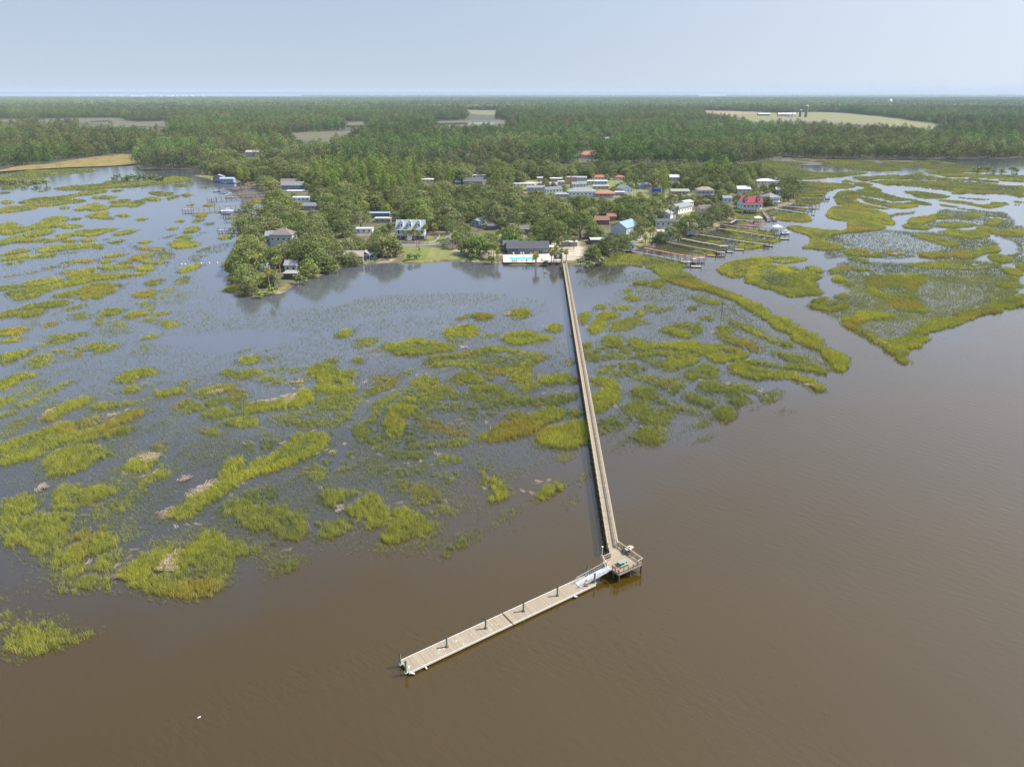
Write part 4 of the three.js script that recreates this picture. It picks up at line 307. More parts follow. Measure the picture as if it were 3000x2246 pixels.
function ripples(size, span, waves, spread, lam0, lam1, sharp) { // tiling sum of wind waves running across (0.64, -0.77)
  const d = new Float32Array(size * size), W = [], base = Math.atan2(-.77, .64);
  for (let k = 0; k < waves; k++) { const lam = lam0 * Math.pow(lam1 / lam0, rnd()), a = base + (rnd() + rnd() - 1) * spread; const kx = Math.round(span / lam * Math.cos(a)), kz = Math.round(span / lam * Math.sin(a)); W.push([kx, kz, rnd() * 6.283, Math.pow(lam, .9)]); }
  let tot = 0; for (const w of W) tot += w[3] * w[3];
  for (const w of W) { const [kx, kz, ph, am] = w; const cx = new Float64Array(size), sx = new Float64Array(size); for (let i = 0; i < size; i++) { const a = 2 * Math.PI * kx * i / size + ph; cx[i] = Math.cos(a); sx[i] = Math.sin(a); }
    for (let j = 0; j < size; j++) { const b = 2 * Math.PI * kz * j / size, cb = Math.cos(b) * am, sb = Math.sin(b) * am; for (let i = 0; i < size; i++) d[j * size + i] += cx[i] * cb - sx[i] * sb; } }
  const sd = Math.sqrt(tot / 2), px = new Float32Array(size * size * 4); for (let k = 0; k < size * size; k++) { const v = clamp(.5 + d[k] / sd / 6); px[k * 4] = px[k * 4 + 1] = px[k * 4 + 2] = v; px[k * 4 + 3] = 1; }
  const t = new THREE.DataTexture(px, size, size, THREE.RGBAFormat, THREE.FloatType); t.wrapS = t.wrapT = THREE.RepeatWrapping; t.magFilter = t.minFilter = THREE.LinearFilter; t.needsUpdate = true; return t; }
function waterGrid(test, x0, z0, x1, z1, st, y, span) {
  const nx = Math.ceil((x1 - x0) / st), nz = Math.ceil((z1 - z0) / st), id = new Int32Array((nx + 1) * (nz + 1)).fill(-1), pos = [], col = [], uv = [], idx = [];
  const vert = k => { if (id[k] < 0) { const x = x0 + (k % (nx + 1)) * st, z = z0 + Math.floor(k / (nx + 1)) * st; id[k] = pos.length / 3; pos.push(x, y, z); const s = siltAt(x, z), w = shoalAt(x, z), pl = .9 + .2 * fbm(x * .018 + 31, z * .04); col.push(lerp(lerp(.042, .078, w), .0455 * pl, s), lerp(lerp(.038, .083, w), .027 * pl, s), lerp(lerp(.034, .096, w), .001 * pl, s)); uv.push(x / span, z / span); } return id[k]; };
  for (let j = 0; j < nz; j++) for (let i = 0; i < nx; i++) { if (!test(x0 + (i + .5) * st, z0 + (j + .5) * st)) continue; const a = j * (nx + 1) + i; const A = vert(a), B = vert(a + 1), C = vert(a + nx + 1), D = vert(a + nx + 2); idx.push(A, C, B, B, C, D); }
  const g = new THREE.BufferGeometry(); g.setAttribute('position', new THREE.Float32BufferAttribute(pos, 3)); g.setAttribute('color', new THREE.Float32BufferAttribute(col, 3)); g.setAttribute('uv', new THREE.Float32BufferAttribute(uv, 2)); g.setIndex(idx); g.computeVertexNormals(); return g; }
const SPAN = 60;
const bumpRiver = ripples(1024, SPAN, 46, .75, .55, 2.6), bumpCalm = ripples(512, SPAN, 26, 1.6, .7, 4);
structure('marsh_water', waterGrid(() => true, -640, -1080, 640, -40, 5, 0, SPAN), new THREE.MeshPhysicalMaterial({ color: 0xffffff, vertexColors: true, roughness: .1, ior: 1.45, clearcoat: .5, clearcoatRoughness: .1, bumpMap: bumpCalm, bumpScale: .014 }), 'calm shallow water flooding the marsh');
structure('river_water', waterGrid((x, z) => inside(river, x, z), -260, -520, 420, -30, 4, .006, SPAN), new THREE.MeshPhysicalMaterial({ color: 0xffffff, vertexColors: true, roughness: .1, ior: 1.45, clearcoat: .5, clearcoatRoughness: .1, bumpMap: bumpRiver, bumpScale: .05 }), 'brown silty river with wind ripples');
{ const g = new THREE.PlaneGeometry(90000, 90000); g.rotateX(-Math.PI / 2); g.translate(0, -.03, -20000);
  structure('sea', g, new THREE.MeshPhysicalMaterial({ color: lin(.07, .07, .065), roughness: .12, ior: 1.33 }), 'distant tidal water out to the horizon'); }

// mainland: woods floor, meadow, fields
function sheet(poly, y, thick) { const s = new THREE.Shape(poly.map(([x, z]) => new THREE.Vector2(x, -z))); const g = thick ? new THREE.ExtrudeGeometry(s, { depth: thick, bevelEnabled: false }) : new THREE.ShapeGeometry(s); g.rotateX(-Math.PI / 2); g.translate(0, y - (thick || 0), 0); const p = g.attributes.position, u = g.attributes.uv; for (let i = 0; i < p.count; i++) u.setXY(i, p.getX(i) / 40, p.getZ(i) / 40); return g; }
const rough = (r, g, b) => new THREE.MeshStandardMaterial({ color: lin(r, g, b), roughness: .95, map: grainFine });
const front = S([-700, 520, -300, 505, 0, 494, 40, 484, 145, 480, 181, 472, 275, 462, 398, 458, 400, 488, 412, 499, 470, 498, 542, 497, 637, 491, 700, 484, 760, 490, 830, 492, 1000, 492, 1160, 497, 1300, 499, 1420, 498, 1514, 496, 1600, 492, 1622, 486, 1630, 474, 1655, 478, 1720, 481, 1817, 481, 1900, 479, 1964, 477, 2060, 483, 2111, 488, 2170, 482, 2250, 470, 2294, 459, 2376, 464, 2523, 467, 2699, 467, 2934, 466, 3000, 461, 3300, 455, 3900, 450]);
const mainland = bbox([...front, [10500, -2600], [14000, -13000], [-14000, -13000], [-9000, -2300]]);
structure('mainland_ground', sheet(mainland, .6, 1.2), rough(.085, .085, .05), 'wooded mainland ground');
const F = crop.F, C7 = survey(700, 240, .5425), C6 = survey(1700, 240, .5877);
const meadow = bbox(chaikin(F([-300, 745, 0, 718, 160, 680, 400, 668, 520, 645, 760, 612, 1000, 588, 1085, 585, 1100, 620, 1165, 640, 1090, 672, 900, 684, 500, 698, 100, 722, -300, 760])));
structure('meadow', sheet(meadow, .72), rough(.25, .185, .045), 'golden marsh meadow below the woods on the left');
const field = bbox(C6([592, 143, 760, 146, 880, 150, 1010, 156, 1160, 150, 1300, 155, 1450, 168, 1580, 185, 1700, 200, 1800, 210, 1785, 250, 1690, 236, 1600, 226, 1400, 214, 1250, 206, 1100, 198, 960, 196, 900, 205, 840, 190, 800, 178, 700, 166, 620, 160]));
const plough = bbox(C6([592, 143, 760, 146, 880, 150, 870, 160, 760, 165, 640, 160]));
const farmGreen = bbox(C6([1000, 190, 1300, 195, 1560, 206, 1500, 212, 1250, 206, 1100, 198]));
structure('crop_field', sheet(field, .9), rough(.21, .21, .07), 'pale green and yellow farm field among the woods');
structure('stubble_field', sheet(plough, 1.05), rough(.30, .22, .12), 'tan stubble strip at the left end of the farm field'); structure('stubble_field', sheet(farmGreen, 1.05), rough(.22, .175, .10), 'brown fallow strip along the near side of the farm field');
const glade1 = bbox(C7([925, 157, 1060, 160, 1050, 168, 930, 168])), glade2 = bbox(C7([1210, 152, 1412, 154, 1412, 178, 1330, 180, 1220, 168])), glade3 = bbox(C6([2035, 208, 2150, 208, 2150, 226, 2060, 226]));
for (const [p, l] of [[glade1, 'small pale clearing in the far woods'], [glade2, 'yellow green clearing in the far woods'], [glade3, 'pale field strip at the far right edge of the woods']]) structure('clearing', sheet(p, .8), rough(.19, .19, .07), l);
const inlets = [F([-200, 300, 0, 302, 300, 300, 640, 296, 1000, 292, 1020, 310, 1040, 325, 1240, 322, 1500, 308, 1500, 330, 1370, 345, 1360, 372, 1300, 395, 1220, 420, 1210, 395, 1150, 370, 830, 362, 800, 340, 560, 330, 330, 335, 0, 335, -200, 335]), C7([540, 222, 620, 216, 720, 214, 720, 230, 640, 250, 560, 240]), C7([240, 278, 420, 270, 620, 268, 630, 295, 520, 318, 440, 324, 330, 318, 260, 300]), C7([1000, 215, 1180, 210, 1480, 208, 1490, 224, 1440, 236, 1220, 246, 1050, 240])].map(p => bbox(p));
inlets.forEach((p, i) => structure('tidal_flat', sheet(p, .85), rough(.135, .125, .06), ['long olive tidal flat behind the left woods', 'small tidal inlet in the middle woods', 'brown tidal flat behind the middle woods', 'olive tidal flat with pools beyond the pines'][i]));
const pools = [F([440, 322, 560, 320, 520, 328]), F([700, 320, 860, 312, 900, 322, 760, 330]), F([820, 362, 1000, 358, 1150, 360, 1360, 362, 1355, 376, 1250, 372, 1100, 368, 860, 372]), F([1215, 398, 1290, 392, 1240, 415]), C7([560, 236, 690, 234, 650, 250, 590, 250]), C7([560, 290, 620, 284, 600, 300]), C7([1010, 226, 1120, 222, 1390, 220, 1380, 228, 1140, 232, 1200, 242, 1060, 236]), C7([1390, 232, 1450, 230, 1430, 238])];
pools.forEach((p, i) => structure('tidal_pool', sheet(chaikin(p), 1.0), new THREE.MeshPhysicalMaterial({ color: lin(.06, .06, .055), roughness: .06, ior: 1.33 }), 'narrow sky-bright pool on a tidal flat'));
// bare mud, barely out of the water
const mud = new THREE.MeshStandardMaterial({ color: lin(.12, .093, .06), roughness: .45, map: grainFine });
structure('mud_flat', sheet(chaikin(crop.J([900, 470, 1100, 430, 1520, 400, 1700, 560, 1760, 700, 1650, 740, 1400, 760, 1250, 720, 1200, 620, 1000, 600, 1180, 520, 1000, 520])), .05), mud, 'bare brown mud between the left docks');
structure('mud_flat', sheet(chaikin(C6([900, 400, 1010, 374, 1150, 381, 1400, 388, 1700, 392, 1600, 404, 1380, 406, 1200, 416, 1000, 412])), .05), mud, 'dark mud below the right woods');
structure('mud_flat', sheet(chaikin(crop.R([1190, 640, 1320, 600, 1440, 610, 1480, 640, 1400, 660, 1250, 650])), .05), new THREE.MeshStandardMaterial({ color: lin(.17, .1, .06), roughness: .5, map: grainFine }), 'reddish mud beside the small covered dock');
structure('mud_flat', sheet(chaikin(S([700, 492, 900, 488, 1200, 502, 1420, 502, 1600, 498, 1640, 486, 1800, 486, 1960, 482, 1960, 488, 1700, 496, 1500, 506, 1200, 508, 900, 498])), .04), mud, 'dark creek mud between village and mainland woods');

// roads and drives
const asphalt = new THREE.MeshStandardMaterial({ color: lin(.33, .31, .29), roughness: .9, map: grainFine });
function ribbon(pts, w, y) { const q = S(pts), tri = [], L = [], R = []; q.forEach((p, i) => { const a = q[Math.max(0, i - 1)], b = q[Math.min(q.length - 1, i + 1)], l = Math.hypot(b[0] - a[0], b[1] - a[1]), nx = -(b[1] - a[1]) / l * w / 2, nz = (b[0] - a[0]) / l * w / 2; L.push([p[0] + nx, y, p[1] + nz]); R.push([p[0] - nx, y, p[1] - nz]); }); for (let i = 0; i + 1 < L.length; i++) tri.push(...L[i], ...R[i], ...L[i + 1], ...R[i], ...R[i + 1], ...L[i + 1]); return faces(tri); }
structure('road', ribbon([1165, 724, 1220, 724, 1262, 722, 1290, 717, 1312, 708, 1318, 695, 1312, 683], 4.5, 1.14), asphalt, 'pale asphalt road curving round the white picket fence');
structure('road', ribbon([1290, 720, 1330, 722, 1380, 724, 1440, 722, 1480, 700, 1560, 697, 1640, 704, 1720, 698, 1790, 690], 4.5, 1.15), asphalt, 'shaded road running behind the pool house');
structure('road', ribbon([635, 468, 652, 486, 668, 495, 690, 503, 720, 508, 760, 512, 830, 516], 6, 1.12), asphalt, 'pale causeway road onto the peninsula at the far left');
structure('road', ribbon([1540, 541, 1640, 542, 1700, 540], 5, 1.13), asphalt, 'sunlit village street between the trailers');
structure('road', ribbon([1905, 660, 1935, 645, 1960, 641], 5, 1.14), asphalt, 'pale concrete drive beside the long white house');
structure('road', ribbon([2135, 612, 2160, 604, 2180, 598], 5, 1.14), asphalt, 'pale parking drive beside the red roofed house');
// ---------------------------------------------------------------- marsh grass
const stuff = (o, name, label, category) => { o.name = uniq(name); tag(o, label, category, null, 'stuff'); o.castShadow = o.receiveShadow = true; scene.add(o); return o; };
function tuft(blades, spread, h, w, lean) { const t = [], c = [];
  for (let k = 0; k < blades; k++) { const a = rnd() * 6.283, r = Math.sqrt(rnd()) * spread, x = Math.cos(a) * r, z = Math.sin(a) * r, H = h * rr(.6, 1.1), la = rnd() * 6.283, l = lean * rr(.3, 1) * H, fa = rnd() * 3.1416, dx = Math.cos(fa) * w / 2, dz = Math.sin(fa) * w / 2;
    const mx = x + Math.cos(la) * l * .35, mz = z + Math.sin(la) * l * .35, tx = x + Math.cos(la) * l, tz = z + Math.sin(la) * l, m = H * .62;
    t.push(x - dx, -.1, z - dz, x + dx, -.1, z + dz, mx + dx * .8, m, mz + dz * .8, x - dx, -.1, z - dz, mx + dx * .8, m, mz + dz * .8, mx - dx * .8, m, mz - dz * .8, mx - dx * .8, m, mz - dz * .8, mx + dx * .8, m, mz + dz * .8, tx, H, tz);
    const g = rr(.6, 1.35), y = rr(.9, 1.15); for (let q = 0; q < 9; q++) c.push(g * y, g, g * rr(.8, 1.1)); }
  return faces(t, c); }
const grassMat = new THREE.MeshPhysicalMaterial({ color: 0xffffff, vertexColors: true, roughness: .75, side: THREE.DoubleSide, transmission: .4, thickness: 0, ior: 1.3, specularIntensity: .3 });
function sow(name, label, z0, z1, step, geom, fine) {   // full stands are set tuft by tuft; open stands as scattered small sprigs
  const M = [[], []], K = [[], []], m4 = new THREE.Matrix4(), e = new THREE.Euler(), q = new THREE.Quaternion();
  const far = z0 < -400;
  for (let z = z1; z < z0; z += step) { const half = Math.min(540, -z * .8 + 45); for (let x = -half; x < half; x += step) for (let rep = 0; rep < 6; rep++) {
    const X = x + (rnd() - .5) * step * 1.2, Z = z + (rnd() - .5) * step * 1.2, k = marsh(X, Z), roll = rnd(); if (k < 0) continue; const k2 = marsh(X + 1.5, Z - 1.6), k3 = marsh(X - 1.6, Z + 1.5); let d = (dens[k] * 2 + (k2 < 0 ? 0 : dens[k2]) + (k3 < 0 ? 0 : dens[k3])) / 4; if (d <= .015) continue;
    const open = d < .5 ? 1 : 0; if (!open && rep) continue;
    if (far && (Math.abs(fbm(X * .012 + 60, Z * .013) - .5) < (X > 330 ? .045 : .012) || X > 330 && fbm(X * .014, Z * .012 + 8) < .36)) continue;
    if (!far && d > .45 && tone[k] < .62 && Math.abs(fbm(X * .055 + 17, Z * .06) - .5) < .016 && noise(X * .02, Z * .02 + 5) > .3) continue;   // narrow runnels
    const deep = core[k] > .86 * Math.min(1, dens[k] + .05) && dens[k] > .55 ? smooth(.35, .55, fbm(X * .06 + 3, Z * .06 + 44)) : 0; d *= 1 - (tone[k] > .68 ? .1 : .38) * deep;
    const clump = fbm(X * .42 + 30, Z * .42); d *= lerp(1, smooth(.3, .6, clump + (d - .3) * .3) * 1.2, d > .85 ? .35 : .5) * (noise(X * 1.1 + 7, Z * .9) < .16 ? .35 : 1); if (roll > d) continue;
    const onLand = X > peninsula.b[0] && X < peninsula.b[2] && Z < peninsula.b[3] && Z > peninsula.b[1] ? landH(X, Z) : -1; if (onLand > .9) continue;
    const full = Math.max(dens[k], d), hgt = (full > .9 ? rr(.75, 1.25) : full > .5 ? rr(.55, .95) : rr(.45, .85)) * (.72 + .6 * fbm(X * .16, Z * .16 + 9)) * (1 - .3 * deep);
    e.set(rr(-.12, .12), rnd() * 6.283, rr(-.12, .12)); q.setFromEuler(e); m4.compose(V3(X, Math.max(0, onLand), Z), q, V3(rr(.85, 1.15), hgt, rr(.85, 1.15))); M[open].push(m4.clone());
    const t = clamp(tone[k] + (fbm(X * .07, Z * .07 + 70) - .5) * .75 + (noise(X * .6, Z * .6 + 20) - .5) * .35 + (rnd() - .5) * .2 - (far ? .1 : 0) - .3 * deep), dry = smooth(.58, .78, fbm(X * .05 + 50, Z * .06)) * .55 * (full > .6 ? 1 : .3);
    let c = [lerp(.235, .53, t), lerp(.28, .535, t), lerp(.11, .085, t)]; if (open) c = [c[0] * .92, c[1] * .9, c[2] * .9]; c = [lerp(c[0], .48, dry), lerp(c[1], .36, dry), lerp(c[2], .09, dry)]; const g = rr(.85, 1.15); K[open].push([c[0] * g, c[1] * g, c[2] * g]); } }
  [geom, fine].forEach((gm, j) => { const o = new THREE.InstancedMesh(gm, grassMat, M[j].length), col = new THREE.Color(); M[j].forEach((m, i) => { o.setMatrixAt(i, m); o.setColorAt(i, col.setRGB(...K[j][i])); }); stuff(o, j ? 'sparse_marsh_grass' : name, j ? label.replace('marsh grass', 'thin scattered grass').replace('yellow green ', '') : label, 'marsh grass'); console.log(name, M[j].length); }); }
sow('marsh_grass', 'yellow green marsh grass islands in the nearest water', -60, -190, .44, tuft(16, .36, 1.15, .045, .42), tuft(3, .12, .9, .034, .5));
sow('marsh_grass', 'marsh grass islands in the middle distance either side of the pier', -190, -330, .58, tuft(17, .55, 1.1, .075, .45), tuft(3, .16, .9, .045, .5));
sow('marsh_grass', 'far marsh grass flats around the peninsula', -330, -560, .85, tuft(18, .9, 1.1, .14, .6), tuft(3, .22, .9, .06, .5));
sow('marsh_grass', 'farthest marsh grass below the mainland woods', -560, -1000, 1.5, tuft(20, 1.5, 1.2, .26, .6), tuft(4, .4, .9, .09, .5));
{ // mats of dead reed washed up on the grass
  const stick = tuft(1, 0, 1, .05, 0); const t = [], c = []; for (let k = 0; k < 14; k++) { const a = rnd() * 1.2 - .6, x = rr(-.5, .5), z = rr(-.5, .5), L = rr(.4, 1), dx = Math.cos(a) * L / 2, dz = Math.sin(a) * L / 2, w = .035, y = rr(.03, .2), y2 = y + rr(-.04, .06); t.push(x - dx, y, z - dz, x + dx, y2, z + dz, x + dx - dz * w * 2, y2, z + dz + dx * w * 2 + .03, x - dx, y, z - dz, x + dx, y2, z + dz + .05, x - dx, y + .02, z - dz + .05); const g = rr(.7, 1.2); for (let q = 0; q < 6; q++) c.push(g, g, g); }
  const M = [], m4 = new THREE.Matrix4(), q = new THREE.Quaternion(), e = new THREE.Euler();
  for (let z = -400; z < -70; z += .42) for (let x = -200; x < 200; x += .42) { const i = Math.round((x - GX) / GC), j = Math.round((z - GZ) / GC), k = j * GW + i; if (!wrackMap[k] || rnd() < .25) continue; e.set(0, rr(-.7, .7) + fbm(x * .1, z * .1) * 4, 0); q.setFromEuler(e); m4.compose(V3(x + rr(-.5, .5), rr(.05, .3), z + rr(-.5, .5)), q, V3(1, 1, 1)); M.push(m4.clone()); }
  for (let k = 0; k < 2600; k++) { const z = rr(-260, -85), x = rr(-1, 1) * (-z * .75), m = marsh(x, z), m2 = marsh(x + 2.5, z + 2.5); if (m < 0 || m2 < 0 || dens[m] > .4 || dens[m2] < .5) continue; e.set(0, rnd() * 6.28, 0); q.setFromEuler(e); m4.compose(V3(x, 0, z), q, V3(1.6, .5, .7)); M.push(m4.clone()); }
  const o = new THREE.InstancedMesh(faces(t, c), mat(.40, .31, .23, .9, { vertexColors: true }), M.length), col = new THREE.Color(); M.forEach((m, i) => { o.setMatrixAt(i, m); const g = rr(.7, 1.15); o.setColorAt(i, col.setRGB(g, g * rr(.93, 1.02), g * rr(.85, 1))); });
  stuff(o, 'dead_reed_mats', 'bleached dead reeds washed up on the marsh islands', 'reeds'); console.log('wrack', M.length);
}

// ---------------------------------------------------------------- trees
function leafCloud(clumps, leaves, size, flat = .6) { const t = [], c = []; // clumps: [x, y, z, radius]
  const U = V3(), W = V3(), N = V3();
  for (const [cx, cy, cz, R, tint = 1] of clumps) { const n = Math.round(leaves * R * R), kt = rr(.74, 1.28) * tint, ky = rr(.9, 1.12);
    for (let k = 0; k < n; k++) { N.set(rr(-1, 1), rr(-1, 1), rr(-1, 1)).normalize(); const r = R * Math.pow(rnd(), .4), px = cx + N.x * r, py = cy + N.y * r * flat, pz = cz + N.z * r;
      N.x += rr(-.8, .8); N.y += rr(-.2, 1.1); N.z += rr(-.8, .8); N.normalize(); U.set(rr(-1, 1), rr(-1, 1), rr(-1, 1)).cross(N).normalize(); W.crossVectors(N, U); const s = size * rr(.6, 1.25), a = s * rr(.55, 1), b = s * .5;
      const P = (i, j) => [px + U.x * i + W.x * j, py + U.y * i + W.y * j, pz + U.z * i + W.z * j]; const A = P(-a, 0), B = P(0, -b), C = P(a, 0), D = P(0, b); t.push(...A, ...B, ...C, ...A, ...C, ...D); const g = kt * rr(.75, 1.25); for (let q = 0; q < 6; q++) c.push(g * ky, g, g * rr(.8, 1.1)); } }
  return faces(t, c); }
function limb(pts, r0, r1, n = 6) { const curve = new THREE.CatmullRomCurve3(pts.map(p => V3(...p))), seg = pts.length * 2, g = new THREE.TubeGeometry(curve, seg, 1, n, false), p = g.attributes.position; for (let i = 0; i <= seg; i++) { const c = curve.getPointAt(i / seg), r = lerp(r0, r1, i / seg); for (let j = 0; j <= n; j++) { const k = i * (n + 1) + j; p.setXYZ(k, c.x + (p.getX(k) - c.x) * r, c.y + (p.getY(k) - c.y) * r, c.z + (p.getZ(k) - c.z) * r); } } g.computeVertexNormals(); return prep(g); }
function makeOak(H, R, leaves = 13.5, size = .44) { const cl = [], limbs = [limb([[0, -.4, 0], [.1, H * .14, .1], [rr(-.4, .4), H * .3, rr(-.4, .4)]], R * .085, R * .06)];
  const arms = 6; for (let k = 0; k < arms; k++) { const a = k / arms * 6.283 + rr(-.3, .3), l = R * rr(.55, .85), y = H * rr(.45, .7); limbs.push(limb([[0, H * .26, 0], [Math.cos(a) * l * .45, H * rr(.34, .45), Math.sin(a) * l * .45], [Math.cos(a) * l, y, Math.sin(a) * l]], R * .045, R * .012, 5)); }
  const n = Math.round(20 + R * 2.2); for (let k = 0; k < n; k++) { const a = k * 2.399 + rr(-.25, .25), f = Math.sqrt((k + .5) / n), r = R * f * rr(.86, 1.0), top = H * (1 - .5 * f * f) - rr(.1, 1.9), rad = rr(1.5, 2.5) * (1.05 - .25 * f); cl.push([Math.cos(a) * r, top - rad * .5, Math.sin(a) * r, rad]); if (f > .55 && rnd() < .8) cl.push([Math.cos(a) * r * .96, top - rad - rr(.6, H * .2), Math.sin(a) * r * .96, rad * .8, .92]); if (rnd() < .3) cl.push([Math.cos(a) * r * .6, top - rr(1.6, 3), Math.sin(a) * r * .6, rad * .8, .9]); }
  return { crown: leafCloud(cl, leaves, size, .72), trunk: mergeGeometries(limbs), R, H }; }
function makePine(H, R) { const cl = [], limbs = [limb([[0, -.4, 0], [rr(-.3, .3), H * .5, rr(-.3, .3)], [0, H * .96, 0]], .34, .08)];
  for (let k = 0; k < 26; k++) { const f = k / 25, y = H * lerp(.5, .98, f), a = k * 2.399 + rr(-.4, .4), r = R * (f > .7 ? lerp(1, .25, (f - .7) / .3) : lerp(.55, 1, f / .7)) * rr(.45, 1.05), rad = rr(.9, 1.5); cl.push([Math.cos(a) * r, y, Math.sin(a) * r, rad]); if (rnd() < .5) limbs.push(limb([[0, y - .9, 0], [Math.cos(a) * r * .5, y - .3, Math.sin(a) * r * .5], [Math.cos(a) * r, y, Math.sin(a) * r]], .09, .03, 4)); }
  return { crown: leafCloud(cl, 36, .36, .66), trunk: mergeGeometries(limbs), R, H }; }
function makePalm(H) { const t = [], c = [], N = 64;
  for (let k = 0; k < N; k++) { const a = k * 2.399, f = k / N, el = lerp(1.4, -.95, f) + rr(-.15, .15), L = rr(1.0, 1.5), g = rr(.75, 1.3), dead = f > .86 ? 1 : 0, ca = Math.cos(a), sa = Math.sin(a), ce = Math.cos(el), se = Math.sin(el), bx = ca * ce * .7, by = H + se * .7, bz = sa * ce * .7, ox = -sa, oz = ca;
    for (let q = -2; q <= 2; q++) { const w = q * .42, len = L * (1 - Math.abs(q) * .12), tx = bx + (ca * ce * Math.cos(w) + ox * Math.sin(w)) * len, ty = by + se * Math.cos(w) * len - .3, tz = bz + (sa * ce * Math.cos(w) + oz * Math.sin(w)) * len, px = -oz * .0 + ox * .17, pz = oz * .17; t.push(bx - px, by - .06, bz - pz, bx + px, by + .06, bz + pz, tx, ty, tz); for (let s = 0; s < 3; s++) c.push(g * (dead ? 1.5 : 1), g * (dead ? .95 : 1), g * .9); }
    t.push(0, H, 0, bx + ox * .04, by, bz + oz * .04, bx - ox * .04, by + .03, bz - oz * .04); for (let s = 0; s < 3; s++) c.push(g, g, g); }
  return { crown: faces(t, c), trunk: mergeGeometries([limb([[0, -.4, 0], [rr(-.15, .15), H * .5, rr(-.15, .15)], [0, H + .1, 0]], .24, .19)]), R: 2, H }; }
function makeBush(H, R) { const cl = []; for (let k = 0; k < 9; k++) { const a = k * 2.4, r = R * rr(.2, .75); cl.push([Math.cos(a) * r, H * rr(.35, .75), Math.sin(a) * r, R * rr(.35, .5)]); } return { crown: leafCloud(cl, 26, .38, .8), trunk: mergeGeometries([limb([[0, -.3, 0], [.05, H * .3, 0], [0, H * .6, 0]], .12, .05)]), R, H }; }
const leafMat = (r, g, b) => new THREE.MeshPhysicalMaterial({ color: lin(r, g, b), vertexColors: true, roughness: .8, side: THREE.DoubleSide, transmission: .3, thickness: 0, ior: 1.3, specularIntensity: .35 });
const oakMats = [leafMat(.185, .22, .075), leafMat(.205, .23, .09), leafMat(.165, .205, .065), leafMat(.22, .24, .105), leafMat(.18, .24, .06), leafMat(.24, .28, .085), leafMat(.145, .18, .07)], pineMats = [leafMat(.21, .29, .055), leafMat(.18, .25, .06), leafMat(.25, .31, .06)], palmMats = [leafMat(.33, .37, .11), leafMat(.40, .38, .13)], bark = mat(.20, .17, .14), palmBark = mat(.24, .19, .15);
const oaks = [], pines = [], palms = [], bushes = [];
for (let k = 0; k < 7; k++) oaks.push(makeOak(rr(11.5, 15), rr(6.8, 9.2))); for (let k = 0; k < 3; k++) oaks.push(makeOak(rr(8.5, 10.5), rr(4.4, 5.6)));
for (let k = 0; k < 5; k++) pines.push(makePine(rr(19, 24), rr(3.2, 4.4))); for (let k = 0; k < 4; k++) palms.push(makePalm(rr(5.5, 8))); for (let k = 0; k < 3; k++) bushes.push(makeBush(rr(2, 3), rr(1.4, 2.2)));
function plant(kind, proto, leaf, x, z, scale, label, category, group, trunkMat = bark) {
  const o = thing(kind, label, category, [x, Math.max(0, landH(x, z) > .2 ? Math.min(1.05, landH(x, z)) : 0), z], rnd() * 6.283, group); o.scale.set(scale * rr(.94, 1.06), scale * rr(.92, 1.08), scale * rr(.94, 1.06));
  part('trunk', proto.trunk, trunkMat, o); part('crown', proto.crown, leaf, o); return o; }
